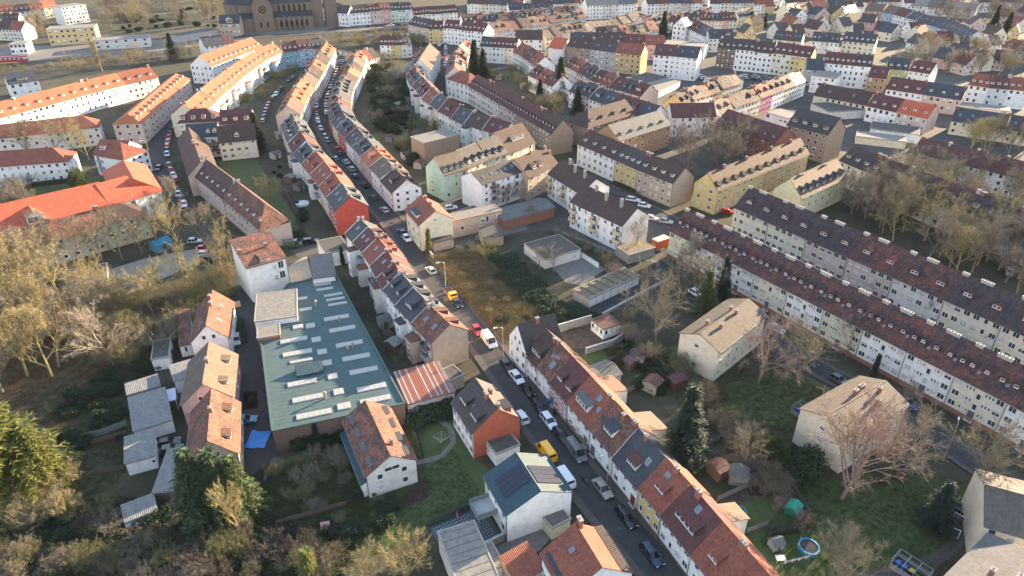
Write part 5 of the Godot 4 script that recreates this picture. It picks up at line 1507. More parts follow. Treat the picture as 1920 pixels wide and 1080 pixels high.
	house({"n": "yellow_block", "l": "darker yellow end of the long block with white dormers by brown tower house", "c": "apartment block", "A": [1437, 320], "B": [1517, 287], "h": 8.0, "D": 8.4, "R": 4.2, "rc": "brown", "wc": "gold", "ns": 3, "nc": 8, "dormers": [{"t": "flat", "n": 5, "w": 1.4, "h": 1.0, "at": 0.2}], "chim": [[0.3, 0.95], [0.75, 0.95]], "near": 300, "gl": 0.0})
	house({"n": "lemon_block", "l": "lemon yellow block with tan roof and seven dark dormers", "c": "apartment block", "A": [1502, 370], "B": [1589, 331], "h": 8.0, "D": 9.0, "R": 4.4, "rc": "tan", "wc": "lemon", "ns": 3, "nc": 7, "ends": [0, 0], "dormers": [{"t": "gable", "n": 7, "w": 1.4, "h": 1.1, "at": 0.15, "wall": "roof_slate", "roof": "slate"}], "chim": [[0.2, 0.95, 0, 2.0, 0.5], [0.7, 0.95, 0, 2.0, 0.5]], "near": 300})
	row({"anchor": "the lemon yellow block", "pts": [[1575, 300], [1700, 352], [1830, 402], [1960, 455]], "h": 8.2, "D": 10.0, "R": 4.2, "n": 6, "wc": ["cream", "offwhite"], "rc": ["mottledark", "mottle"], "ns": 3, "vary": false, "dorm": "small", "dn": 3, "word": "section of wooded block", "n_": "apartment_block", "c": "apartment block"})
	row({"anchor": "the allotment hut end", "pts": [[1711, 284], [1920, 336], [1990, 352]], "h": 7.0, "D": 10.0, "R": 3.8, "n": 5, "wc": ["white"], "rc": ["maroon"], "ns": 3, "vary": false, "dorm": "none", "word": "section of white block", "n_": "apartment_block", "c": "apartment block"})
	house({"n": "brown_tower_house", "l": "brown rendered four-storey block with dark roof and four pale dormers", "c": "apartment block", "A": [1476, 233], "B": [1553, 253], "h": 10.5, "D": 12.0, "R": 5.0, "rc": "dark", "wc": "tan", "ns": 4, "nc": 6, "dormers": [{"t": "flat", "n": 4, "w": 1.8, "h": 1.2, "at": 0.2}]})
	# --- the left side
	row({"anchor": "the slate corner", "pts": [[333, 262], [344, 298], [353, 330]], "h": 7.0, "D": 9.0, "R": 4.0, "n": 2, "wc": ["beige", "rose"], "rc": ["brown", "brown"], "ns": 2, "vary": false, "dorm": "none", "word": "mansard block"})
	row({"anchor": "the bend in the street", "pts": [[359, 325], [425, 378], [488, 431]], "h": 6.4, "D": 8.6, "R": 5.0, "n": 2, "wc": ["rose", "rose"], "rc": ["brown", "rust"], "ns": 2, "vary": false, "roof": "hip", "dorm": "small", "dn": 6, "dw": "white", "word": "long dormered block", "near": 300, "n_": "apartment_block", "c": "apartment block"})
	row({"anchor": "the playground", "pts": [[0, 475], [110, 447], [277, 402]], "h": 7.0, "D": 9.5, "R": 3.6, "n": 3, "wc": ["cream", "cream", "lemon"], "rc": ["brown", "rust", "brown"], "ns": 3, "vary": false, "roof": "hip", "hipl": false, "dorm": "none", "word": "long block", "near": 300, "n_": "apartment_block", "c": "apartment block"})
	house({"n": "orange_hall", "l": "long white building with vast bright orange roof behind the cream block", "c": "building", "A": [-40, 447], "B": [208, 386], "h": 8.0, "D": 14.0, "R": 5.0, "rc": "bright", "wc": "white", "ns": 3, "nc": 12, "dormers": [{"t": "gable", "x": [0.42], "w": 4.0, "h": 2.0, "at": 0.02}]})
	house({"n": "orange_hip_house", "l": "white house with bright orange hipped roof at the street bend", "c": "building", "A": [208, 386], "B": [303, 357], "h": 8.0, "D": 13.0, "R": 5.0, "roof": "hip", "hl": 0.0, "rc": "bright", "wc": "white", "ns": 3, "nc": 6})
	house({"n": "orange_wing", "l": "wing with bright orange roof running back from the hipped house", "c": "building", "A": [301, 354], "B": [272, 308], "h": 8.0, "D": 12.5, "R": 4.6, "roof": "hip", "hl": 0.0, "rc": "bright", "wc": "white", "ns": 3, "nc": 3})
	house({"n": "red_roof_block", "l": "white block with maroon hipped roof and lit orange hip behind lawn", "c": "apartment block", "A": [-20, 314], "B": [127, 303], "h": 6.8, "D": 10.0, "R": 3.8, "roof": "hip", "hl": 0.0, "rc": "red", "wc": "white", "ns": 3, "nc": 10, "ends": [0, 2], "near": 300})
	house({"n": "red_roof_block", "l": "pale block with red hipped roof and green window panels behind bare trees", "c": "apartment block", "A": [-20, 262], "B": [186, 238], "h": 7.0, "D": 10.0, "R": 3.8, "roof": "hip", "hl": 0.0, "rc": "red", "wc": "offwhite", "ns": 3, "nc": 14, "ends": [0, 2]})
	house({"n": "red_roof_house", "l": "white balconied house with dark red roof between lawn and street", "c": "apartment block", "A": [175, 290], "B": [230, 293], "h": 7.4, "D": 11.0, "R": 3.6, "rc": "red", "wc": "white", "ns": 3, "nc": 4, "dormers": [{"t": "flat", "n": 2, "w": 1.6, "h": 1.3, "at": 0.3}], "balconies": [[3.0, 2.6, 3.0, 1.2, "grey"], [3.0, 5.0, 3.0, 1.2, "grey"]]})
	house({"n": "red_roof_house", "l": "street-side house with dark red roof, orange sunlit slope and roof vents", "c": "apartment block", "A": [232, 300], "B": [277, 282], "h": 7.4, "D": 11.0, "R": 4.0, "roof": "hip", "rc": "red", "wc": "white", "ns": 3, "nc": 4})
	house({"n": "orange_row_house", "l": "long rose block with orange roof and a line of white dormers", "c": "apartment block", "A": [265, 231], "B": [356, 148], "h": 8.0, "D": 10.5, "R": 3.0, "rc": "orange", "wc": "rose", "ns": 3, "nc": 16, "ends": [3, 0], "roof": "hip", "hl": 3.0, "hr": 1.0, "dormers": [{"t": "flat", "n": 14, "w": 1.3, "h": 0.9, "at": 0.4}]})
	row({"anchor": "the narrow slate house", "pts": [[-30, 228], [42, 209], [124, 187], [206, 164], [296, 144]], "h": 8.0, "D": 10.5, "R": 4.2, "n": 5, "wc": ["white", "white", "white", "white", "offwhite"], "rc": ["orange", "orange", "orange", "orange", "red"], "ns": 3, "vary": false, "dorm": "small", "dn": 3, "word": "balconied block", "n_": "apartment_block", "c": "apartment block"})
	house({"n": "white_orange_block", "l": "white block with maroon hip and orange roof split by dark firewalls", "c": "apartment block", "A": [397, 124], "B": [492, 87], "h": 9.0, "D": 12.0, "R": 4.6, "rc": "orange", "wc": "white", "ns": 3, "nc": 14, "ends": [5, 0], "dormers": [{"t": "flat", "n": 11, "w": 1.4, "h": 0.9, "at": 0.2}]})
	row({"anchor": "the pale balcony tower", "pts": [[376, 215], [413, 182], [447, 150], [496, 113], [532, 97]], "h": 9.0, "D": 11.5, "R": 4.2, "n": 6, "wc": ["cream", "white", "white", "white", "pale", "blue"], "rc": ["orange", "orange", "orange", "orange", "orange", "orange"], "ns": 4, "dorm": "small", "dn": 3, "word": "balconied block", "wing": 0.9, "n_": "apartment_block", "c": "apartment block"})
	row({"anchor": "the orange roofed blocks", "pts": [[532, 97], [585, 92], [612, 88]], "h": 9.0, "D": 11.0, "R": 4.0, "n": 3, "wc": ["turq", "blue", "pale"], "rc": ["maroon", "maroon", "dark"], "ns": 4, "dorm": "small", "dn": 3, "word": "balconied block"})
	house({"n": "maroon_roof_house", "l": "house with maroon hipped roof and four white dormers at street bend", "A": [333, 231], "B": [411, 227], "h": 8.0, "D": 10.0, "R": 4.0, "roof": "hip", "rc": "maroon", "wc": "cream", "ns": 3, "nc": 6, "dormers": [{"t": "flat", "n": 4, "w": 1.5, "h": 1.2, "at": 0.2}]})
	house({"n": "maroon_roof_house", "l": "house with maroon roof and three white dormers beside the tall fir", "A": [412, 233], "B": [472, 230], "h": 8.0, "D": 10.0, "R": 4.0, "rc": "maroon", "wc": "cream", "ns": 3, "nc": 5, "dormers": [{"t": "flat", "n": 3, "w": 1.5, "h": 1.2, "at": 0.2}]})
	house({"n": "slate_roof_house", "l": "white house with slate roof and reddish balconies beside the fir", "A": [350, 258], "B": [408, 254], "h": 8.0, "D": 8.0, "R": 3.6, "rc": "slate", "wc": "white", "ns": 3, "nc": 5, "dormers": [{"t": "gable", "x": [0.7, 0.9], "w": 1.3, "h": 1.0, "at": 0.2}], "balconies": [[8.8, 2.4, 3.4, 1.2, "brown"], [8.8, 4.9, 3.4, 1.2, "brown"]]})
	house({"n": "brown_roof_house", "l": "cream house with brown roof behind a bare tree and the fir", "A": [410, 267], "B": [480, 260], "h": 7.0, "D": 9.0, "R": 4.4, "rc": "brown", "wc": "cream", "ns": 3, "nc": 5, "dormers": [{"t": "gable", "x": [0.5], "w": 1.5, "h": 1.2, "at": 0.2}], "near": 300})
	house({"n": "slate_roof_house", "l": "white house with slate half-hip roof below the railway", "A": [15, 158], "B": [72, 150], "h": 6.5, "D": 9.0, "R": 4.0, "rc": "slate", "wc": "white", "ns": 2, "nc": 4, "dormers": [{"t": "flat", "x": [0.5], "w": 4.0, "h": 1.0, "at": 0.2}]})

func v3_win() -> Array:
	var w := []
	for s in 4:
		for x in [1.8, 8.6, 10.8, 17.6]: w.append(["f", x, 0.9 + 2.25 * s, 1.0, 1.2])
	return w

func villa(x: float, y: float, turn_px: Array, rc: String, wc: String, label: String, h := 6.0, D := 9.0, R := 5.0, roof := "gable") -> void:
	house({"n": "villa", "l": label, "A": [x, y], "B": [x + turn_px[0], y + turn_px[1]], "h": h, "D": D, "R": R, "rc": rc, "wc": wc, "ns": 2, "roof": roof, "nc": 3, "ends": [2, 2], "chim": [[0.4, 0.95]], "g": "detached houses in the hazy quarter"})

func build_far() -> void:
	var B := {"ns": 3, "D": 10.0, "R": 4.2}
	var far_rows := [
		# pts, h, n, walls, roofs, word, anchor, ns, dorm
		[[[967, 74], [1017, 74]], 8.5, 1, ["white"], ["brown"], "hipped block", "the fork of streets", 3, "none"],
		[[[1024, 70], [1065, 62], [1100, 57]], 8.0, 4, ["cream", "rose"], ["tan", "brown"], "house", "the white hipped block", 3, "mix"],
		[[[1068, 76], [1245, 83]], 9.0, 5, ["cream", "offwhite", "rose", "cream", "pink"], ["slate", "brown", "brown", "maroon", "red"], "block", "the cream gable tower", 4, "lights"],
		[[[1063, 86], [1100, 91], [1138, 96], [1202, 103]], 10.5, 3, ["tan", "grey", "gold"], ["brown", "dark", "red"], "five-storey block", "the pink gabled house", 4, "lights"],
		[[[1226, 102], [1264, 105], [1308, 109]], 11.5, 2, ["white", "white"], ["maroon", "slate"], "tall block", "the golden block", 5, "lights"],
		[[[1058, 124], [1105, 148], [1167, 170], [1202, 181]], 7.0, 9, ["cream", "offwhite", "rose"], ["maroon", "red", "maroon", "dark"], "house", "the pink gabled house", 3, "mix"],
		[[[1067, 170], [1145, 198], [1219, 221]], 7.5, 7, ["white", "offwhite"], ["slate", "dark", "slate", "slate", "maroon", "maroon"], "house", "the smoking chimney's trees", 3, "mix"],
		[[[990, 140], [1036, 162]], 7.5, 3, ["white", "cream"], ["maroon", "red"], "house", "the conifer court", 3, "mix"],
		[[[962, 96], [985, 108], [1003, 124]], 8.0, 3, ["white", "offwhite"], ["red", "maroon"], "house", "the white rear court", 3, "mix"],
		[[[900, 86], [968, 90]], 9.0, 3, ["white", "white", "cream"], ["slate", "maroon", "maroon"], "balconied house", "the two tall conifers", 3, "small"],
		[[[712, 84], [752, 84], [772, 82]], 7.5, 3, ["white", "yellow", "offwhite"], ["maroon", "maroon", "dark"], "back building", "the garden court", 3, "small"],
		[[[765, 45], [803, 53]], 9.0, 2, ["rose", "rose"], ["dark", "dark"], "corner block", "the railway bridge", 4, "small"],
		[[[803, 53], [820, 52], [863, 55], [907, 61]], 9.5, 4, ["yellow", "white", "white", "white"], ["brown", "maroon", "maroon", "maroon"], "block", "the round corner block", 4, "small"],
		[[[652, 24], [707, 20], [752, 17], [773, 16]], 9.0, 6, ["white", "white", "rose", "pink", "mint", "blue"], ["dark", "brown", "maroon", "red", "slate"], "front", "the church square", 3, "small"],
		[[[775, 27], [858, 22]], 8.0, 5, ["white", "offwhite"], ["maroon", "brown"], "house", "the turquoise front", 3, "small"],
		[[[600, 12], [632, 22]], 9.0, 3, ["offwhite", "white"], ["brown", "maroon"], "house", "the church tower", 3, "mix"],
		[[[633, 24], [652, 25]], 9.0, 1, ["white"], ["slate"], "gable house", "the church square", 3, "none"],
		[[[905, 64], [1035, 42], [1100, 32]], 7.5, 11, ["cream", "rose", "offwhite"], ["brown", "tan", "rust", "maroon"], "house", "the white corner blocks", 3, "mix"],
		[[[870, 44], [960, 36], [1090, 22]], 7.5, 12, ["white", "rose", "cream"], ["brown", "maroon", "slate"], "house", "the street of white fronts", 3, "mix"],
		[[[1112, 56], [1204, 38]], 7.5, 5, ["offwhite", "cream"], ["tan", "tan", "brown"], "house", "the flat roofed depot", 3, "lights"],
		[[[1120, 68], [1160, 66], [1235, 55]], 7.0, 6, ["cream", "offwhite"], ["brown", "tan", "red"], "house", "the hazy conifers", 2, "mix"],
		[[[1210, 46], [1285, 36], [1340, 30]], 7.5, 7, ["offwhite", "rose", "white"], ["maroon", "slate", "brown"], "house", "the white villa", 3, "mix"],
		[[[1285, 40], [1382, 37]], 7.5, 7, ["cream", "pink", "mint", "rose"], ["brown", "dark", "maroon"], "house", "the slate mansard corner", 3, "mix"],
		[[[1290, 52], [1322, 68]], 8.0, 2, ["white", "white"], ["maroon", "slate"], "house", "the white villa", 3, "mix"],
		[[[1330, 72], [1376, 72]], 8.0, 2, ["offwhite", "cream"], ["slate", "dark"], "house", "the brown five-storey block", 3, "mix"],
		[[[1100, 10], [1190, 7]], 10.0, 3, ["white", "offwhite", "white"], ["feltlight", "feltlight", "grey"], "pale block", "the green hall", 4, "none"],
		[[[955, 20], [1038, 17]], 8.0, 4, ["white", "offwhite", "mint"], ["slate", "dark"], "house", "the old school", 2, "lights"],
		[[[1385, 31], [1420, 28]], 7.5, 2, ["cream", "offwhite"], ["slate", "slate"], "mansard corner", "the striped terraces", 3, "small"],
		[[[1346, 89], [1440, 98], [1520, 108]], 11.0, 5, ["brown", "white", "white", "cream", "yellow"], ["dark", "dark", "brown", "maroon", "maroon"], "five-storey block", "the green shop front", 4, "small"],
		[[[1545, 117], [1634, 125]], 11.0, 3, ["white"], ["maroon", "maroon", "dark"], "five-storey block", "the narrow green house", 4, "small"],
		[[[1512, 130], [1545, 132]], 8.0, 1, ["grey"], ["slate"], "house", "the yellow block", 3, "none"],
		[[[1628, 143], [1662, 147]], 7.0, 1, ["orange"], ["maroon"], "house", "the white five-storey blocks", 2, "lights"],
		[[[1663, 128], [1701, 131], [1744, 138]], 8.0, 2, ["green", "white"], ["slate", "maroon"], "house", "the ochre house", 3, "small"],
		[[[1526, 178], [1625, 197]], 5.5, 1, ["cream"], ["brown"], "low workshop", "the brown rendered block", 2, "lights"],
		[[[1626, 198], [1674, 208], [1740, 222]], 6.5, 2, ["white", "rose"], ["maroon", "bright"], "house", "the low workshop", 2, "small"],
		[[[1662, 166], [1716, 174], [1803, 187]], 7.0, 2, ["white", "rose"], ["maroon", "slate"], "house", "the olive house", 2, "small"],
		[[[1817, 158], [1856, 164], [1930, 170]], 8.5, 3, ["white", "pale", "white"], ["red", "maroon", "red"], "gabled block", "the bare hedge trees", 3, "small"],
		[[[1784, 226], [1885, 241], [1940, 250]], 5.5, 3, ["cream", "offwhite"], ["slate", "slate", "dark"], "low block", "the beige flat roof", 2, "lights"],
		[[[1697, 33], [1765, 51], [1812, 73]], 8.0, 7, ["white", "white", "pale", "lilac"], ["slate", "dark", "slate"], "house", "the pale blocks", 3, "lights"],
		[[[1622, 18], [1657, 22], [1697, 32]], 8.5, 3, ["orange", "blue", "white"], ["tan", "tan", "maroon"], "block", "the factory yard", 3, "none"],
		[[[1480, 22], [1540, 14], [1620, 12]], 8.0, 5, ["cream", "white", "offwhite"], ["slate", "brown", "orange"], "house", "the long factory", 3, "mix"],
		[[[1695, 8], [1760, 14], [1830, 20]], 6.0, 3, ["pale", "white"], ["feltlight", "grey"], "long factory shed", "the hazy wood", 2, "none"],
		[[[1450, 73], [1502, 78]], 7.0, 3, ["mint", "offwhite", "cream"], ["slate", "maroon", "slate"], "house", "the five-storey blocks", 2, "mix"],
		[[[1522, 76], [1573, 80]], 7.0, 3, ["white", "offwhite"], ["slate", "slate"], "house", "the green gable", 2, "mix"],
		[[[1580, 76], [1641, 82]], 7.5, 2, ["cream", "cream"], ["slate", "slate"], "villa block", "the hazy hedge", 3, "small"],
		[[[1770, 95], [1835, 112]], 6.5, 4, ["white", "cream"], ["maroon", "slate", "maroon"], "house", "the bare poplars", 2, "mix"],
		[[[1880, 88], [1940, 100]], 6.5, 3, ["rose", "blue", "orange"], ["red", "maroon"], "house", "the white gable villa", 2, "mix"],
		[[[0, 24], [82, 18]], 7.5, 3, ["cream", "offwhite"], ["red", "brown"], "block", "the yellow school", 3, "small"],
		[[[82, 15], [108, 12]], 7.5, 1, ["cream"], ["orange"], "block", "the white tower block", 3, "none"],
		[[[0, 40], [34, 39]], 7.0, 2, ["white", "offwhite"], ["dark", "brown"], "house", "the station", 2, "lights"],
		[[[-10, 54], [20, 55], [40, 56]], 7.0, 2, ["cream", "offwhite"], ["brown", "red"], "house", "the white station hall", 3, "none"],
		[[[383, 87], [440, 80]], 7.0, 3, ["white", "offwhite"], ["slate", "slate", "maroon"], "house", "the railway cutting", 3, "mix"],
		[[[690, 112], [705, 108], [712, 106]], 5.0, 2, ["white", "offwhite"], ["red", "dark"], "back house", "the garden court", 2, "none"],
	]
	for q in far_rows:
		row({"anchor": q[6], "pts": q[0], "h": q[1], "D": 10.5, "R": 4.2, "n": q[2], "wc": q[3], "rc": q[4], "ns": q[7], "word": q[5], "dorm": q[8], "near": 120, "vary": q[2] > 3})
	for q in [["bright", "white", 1055, 92, 20, -7, "narrow pink house with bright red gable roof at the street fork"], ["slate", "white", 1262, 48, 24, 3, "white villa with slate roof and tall dark windows"]]:
		house({"n": "villa", "l": q[6], "A": [q[2], q[3]], "B": [q[2] + q[4], q[3] + q[5]], "h": 9.0, "D": 9.0, "R": 4.5, "roof": "cross", "rc": q[0], "wc": q[1], "ns": 3, "nc": 3, "near": 120})
	# flat buildings
	for q in [["school", "school", "yellow three-storey school with flat brown roof beside the railway", [86, 56], [176, 51], 9.5, 14.0, "feltlight", "yellow", 3, 8], ["station_hall", "building", "long low white hall with white roof beside the school", [172, 77], [279, 70], 5.5, 12.0, "feltlight", "offwhite", 2, 6],
			["station_building", "building", "white station building with flat roof beside the red train", [16, 83], [47, 82], 6.0, 9.0, "feltlight", "white", 2, 4], ["tower_block", "apartment block", "white tower block with many small windows beyond the school", [115, 14], [160, 8], 12.0, 12.0, "feltlight", "white", 5, 7],
			["flat_building", "building", "white flat-roofed house with balcony rows beside the five-storey blocks", [1522, 141], [1568, 147], 8.0, 12.0, "feltlight", "white", 3, 4], ["flat_depot", "depot", "white flat-topped depot behind the tall white block", [1245, 82], [1322, 88], 7.0, 12.0, "feltlight", "white", 2, 6],
			["flat_depot", "depot", "beige depot with stepped flat roof and white walls", [1800, 199], [1896, 209], 5.0, 8.0, "feltlight", "cream", 1, 0], ["flat_depot", "depot", "curved white walled yard building with grey roof", [1632, 241], [1724, 253], 3.6, 11.0, "felt", "white", 1, 0],
			["garage_row", "garage", "row of garages with green and blue doors before the yard", [1606, 255], [1700, 266], 3.0, 7.0, "feltlight", "cream", 1, 0], ["flat_hall", "hall", "flat grey hall with low walls beside the low workshop", [1555, 210], [1625, 206], 3.6, 14.0, "felt", "offwhite", 1, 0],
			["flat_hall", "hall", "flat roofed hall behind the gable of the maroon terrace", [1205, 158], [1255, 145], 3.6, 14.0, "felt", "offwhite", 1, 0], ["flat_hall", "hall", "bright white flat hall beside the tall white block", [1235, 170], [1276, 152], 3.4, 10.0, "feltlight", "white", 1, 0],
			["flat_hall", "hall", "flat pavilion with dark roof box before the green shop front", [1335, 152], [1395, 150], 4.0, 10.0, "felt", "pale", 1, 4], ["white_house", "house", "white cube house with paired roof windows beside the courtyard", [1437, 210], [1478, 222], 6.5, 9.0, "feltlight", "white", 2, 5],
			["station_kiosk", "building", "low grey flat building beside the square and church", [332, 68], [410, 55], 4.0, 10.0, "felt", "grey", 1, 0], ["play_pavilion", "pavilion", "low flat pavilion beside the playground with one tree before it", [122, 530], [200, 515], 3.0, 7.0, "felt", "offwhite", 1, 0]]:
		house({"n": q[0], "c": q[1], "l": q[2], "A": q[3], "B": q[4], "h": q[5], "D": q[6], "roof": "flat", "rc": q[7], "wc": q[8], "ns": q[9], "nc": q[10], "near": 120, "ww": 1.5})
	# terraces left of the brown and white five-storey blocks: lit roofs on the right
	row({"anchor": "the yellow gable", "pts": [[1283, 197], [1335, 175], [1392, 155]], "h": 7.0, "D": 9.5, "R": 3.8, "n": 6, "wc": ["gold", "cream", "offwhite"], "rc": ["brown", "tan", "rust", "brown"], "ns": 3, "word": "house", "near": 120})
	row({"anchor": "the white gable", "pts": [[1352, 212], [1430, 182], [1512, 150]], "h": 7.5, "D": 9.5, "R": 3.8, "n": 7, "wc": ["white", "offwhite", "cream", "magenta", "white", "cream", "white"], "rc": ["tan", "brown", "brown", "red", "brown", "tan", "dark"], "ns": 3, "word": "house", "near": 120})
	# detached houses of the hazy quarter, upper right
	var r := RandomNumberGenerator.new()
	r.seed = 99
	var wl := ["white", "cream", "offwhite", "rose", "yellow", "pale", "pink"]
	var rl := ["slate", "maroon", "brown", "red", "dark"]
	var words := {"white": "white", "cream": "cream", "offwhite": "off-white", "rose": "rose", "yellow": "yellow", "pale": "pale grey", "pink": "pink", "slate": "slate", "maroon": "maroon", "brown": "brown", "red": "red", "dark": "blackish"}
	for q in [[1430, 12], [1462, 40], [1490, 32], [1505, 50], [1528, 46], [1558, 44], [1585, 42], [1612, 40], [1600, 60], [1640, 55], [1672, 62], [1700, 78], [1690, 52], [1725, 66], [1742, 82], [1760, 76], [1800, 88], [1836, 80], [1862, 112], [1842, 60], [1890, 60], [1905, 48], [1820, 46], [1440, 54], [1412, 45], [1395, 62], [1560, 26], [1585, 26], [1530, 28], [1470, 58], [1870, 30], [1905, 20], [1780, 112], [1812, 122]]:
		var cross := r.randf() < 0.5
		var w: String = wl[r.randi() % wl.size()]
		var ro: String = rl[r.randi() % rl.size()]
		villa(q[0], q[1], [r.randf_range(18, 30), r.randf_range(-5, 8)], ro, w, "small %s house with %s %s in the hazy quarter" % [words[w], words[ro], "gable to the street" if cross else "roof along the street"], 5.5, 9.0, 4.5, "cross" if cross else "gable")
	for yy in [7, -6]:
		for i in 9:
			var x0 := 860.0 + i * 122.0 + r.randf_range(-20, 20)
			if x0 > 1560 and yy < 5: continue
			row({"anchor": "", "pts": [[x0, yy + r.randf_range(-3, 3)], [x0 + 104, yy + r.randf_range(-4, 3)]], "h": 7.5, "D": 10.0, "R": 4.2, "n": 5, "wc": ["white", "cream", "offwhite", "rose"], "rc": ["brown", "maroon", "slate", "dark", "red"], "ns": 3, "word": "far house", "near": 120, "dorm": "none", "g": "far terraces in the haze"})
	church()

func church() -> void:
	var st := wall_mat("stone")
	var o := thing("church", "large dark stone church with rose window and steep slate roof", "church", px([452, 62]), 0.0)
	var a := px([452, 62])
	var b := px([590, 54])
	o.rotation.y = atan2(-(b - a).z, (b - a).x)
	var L := a.distance_to(b)
	var sl := roof_mat("slate")
	var tx := L * 0.33
	var body := MB.new()
	body.prism(PackedVector2Array([Vector2(-7, 0), Vector2(-7, 17), Vector2(-13, 26), Vector2(-19, 17), Vector2(-19, 0)]), 0, L)
	part("nave", body.mesh(st), o)
	var roof := MB.new()
	roof.prism(PackedVector2Array([Vector2(-6.5, 16.6), Vector2(-6.5, 17.0), Vector2(-13, 26.8), Vector2(-19.5, 17.0), Vector2(-19.5, 16.6), Vector2(-13, 26.3)]), -0.4, L + 0.4)
	part("nave_roof", roof.mesh(sl), o)
	for s in [[0.0, tx - 6.5], [tx + 6.5, L]]:
		var ai := MB.new()
		ai.box(Vector3(s[0] + 0.02, 0, -6.98), Vector3(s[1] - 0.02, 8.5, -1.5))
		part("aisle", ai.mesh(st), o)
		var ar := MB.new()
		ar.prism(PackedVector2Array([Vector2(-1.2, 8.4), Vector2(-1.2, 8.7), Vector2(-6.97, 11.4), Vector2(-6.97, 11.0)]), s[0], s[1])
		part("aisle_roof", ar.mesh(sl), o)
	var tm := MB.new()
	tm.xf = Transform3D(Basis(Vector3(0, 0, 1), Vector3.UP, Vector3(-1, 0, 0)), Vector3(tx, 0, 0))
	tm.prism(PackedVector2Array([Vector2(6.4, 0), Vector2(6.4, 17), Vector2(0, 27), Vector2(-6.4, 17), Vector2(-6.4, 0)]), -13, 0)
	part("transept", tm.mesh(st), o)
	var tr := MB.new()
	tr.xf = tm.xf
	tr.prism(PackedVector2Array([Vector2(6.7, 16.6), Vector2(6.7, 17.0), Vector2(0, 27.6), Vector2(-6.7, 17.0), Vector2(-6.7, 16.6), Vector2(0, 27.1)]), -13, 0.3)
	part("transept_roof", tr.mesh(sl), o)
	var dark := plain("church_glass", lin(0.015, 0.014, 0.016), 0.2)
	var rose := MB.new()
	rose.tube(Vector3(tx, 14, -0.05), Vector3(tx, 14, 0.06), 3.2, 3.2, 20)
	part("rose_window", rose.mesh(dark), o)
	var ring := MB.new()
	for i in 12:
		var an := TAU * i / 12
		ring.tube(Vector3(tx + cos(an) * 0.8, 14 + sin(an) * 0.8, 0.12), Vector3(tx + cos(an) * 3.3, 14 + sin(an) * 3.3, 0.12), 0.12, 0.12, 4)
		ring.tube(Vector3(tx + cos(an) * 3.3, 14 + sin(an) * 3.3, 0.1), Vector3(tx + cos(an + TAU / 12) * 3.3, 14 + sin(an + TAU / 12) * 3.3, 0.1), 0.3, 0.3, 5)
	part("rose_tracery", ring.mesh(wall_mat("tan")), o)
	for q in [[tx - 2.2, 2.5, 0.0], [tx + 2.2, 2.5, 0.0], [tx - 0.8, 21, 0.0], [tx + 0.8, 21, 0.0]]:
		part("lancet_window", lancet(1.1, 4.2 if q[1] < 10 else 2.2, dark), o, Vector3(q[0], q[1], q[2] + 0.03))
	for i in 6:
		var x := tx + 9.5 + i * (L - tx - 12.0) / 6.0
		part("lancet_window", lancet(1.8, 4.6, dark), o, Vector3(x + 1.5, 11.4, -6.95))
		part("lancet_window", lancet(1.4, 4.0, dark), o, Vector3(x + 1.5, 2.6, -1.46))
		var bt := MB.new()
		bt.prism(PackedVector2Array([Vector2(0.4, 0), Vector2(0.4, 5.5), Vector2(-1.49, 8.8), Vector2(-1.49, 0)]), x - 0.5, x + 0.5)
		part("buttress", bt.mesh(st), o)
	for q in [[L + 3.5, 9.0, 44.0], [L + 13.5, 9.0, 44.0]]:
		var tw := MB.new()
		tw.box(Vector3(q[0] - 4.2, 0, -17.0), Vector3(q[0] + 4.2, q[2], -8.0))
		part("tower", tw.mesh(st), o)
		var sp := MB.new()
		sp.tube(Vector3(q[0], q[2], -12.5), Vector3(q[0], q[2] + 24, -12.5), 5.5, 0.1, 8)
		part("spire", sp.mesh(sl), o)
	for q in [[-2.5, 12.0, -13.0, 6.0]]:
		var ap := MB.new()
		ap.tube(Vector3(q[0], 0, q[2]), Vector3(q[0], 17, q[2]), 6.0, 6.0, 8)
		part("apse", ap.mesh(st), o)
		var cp := MB.new()
		cp.tube(Vector3(q[0], 17, q[2]), Vector3(q[0], 26, q[2]), 6.4, 0.2, 8)
		part("apse_roof", cp.mesh(sl), o)
	house({"n": "parish_house", "l": "small ornate cream parish house with slate roof beside the church", "A": [411, 44], "B": [449, 43], "h": 8.0, "D": 10.0, "R": 4.5, "rc": "slate", "wc": "beige", "ns": 2, "nc": 5, "near": 120, "dormers": [{"t": "gable", "x": [0.5], "w": 4.0, "h": 2.5, "at": 0.02}]})

func lancet(w: float, h: float, m: Material) -> ArrayMesh:
	var key := "lancet %.1f %.1f" % [w, h]
	if cache.has(key): return cache[key]
	var g := MB.new()
	g.box(Vector3(-w / 2, 0, -0.05), Vector3(w / 2, h * 0.72, 0.05))
	g.tri(Vector3(-w / 2, h * 0.72, 0.05), Vector3(w / 2, h * 0.72, 0.05), Vector3(0, h, 0.05))
	cache[key] = g.mesh(m)
	return cache[key]

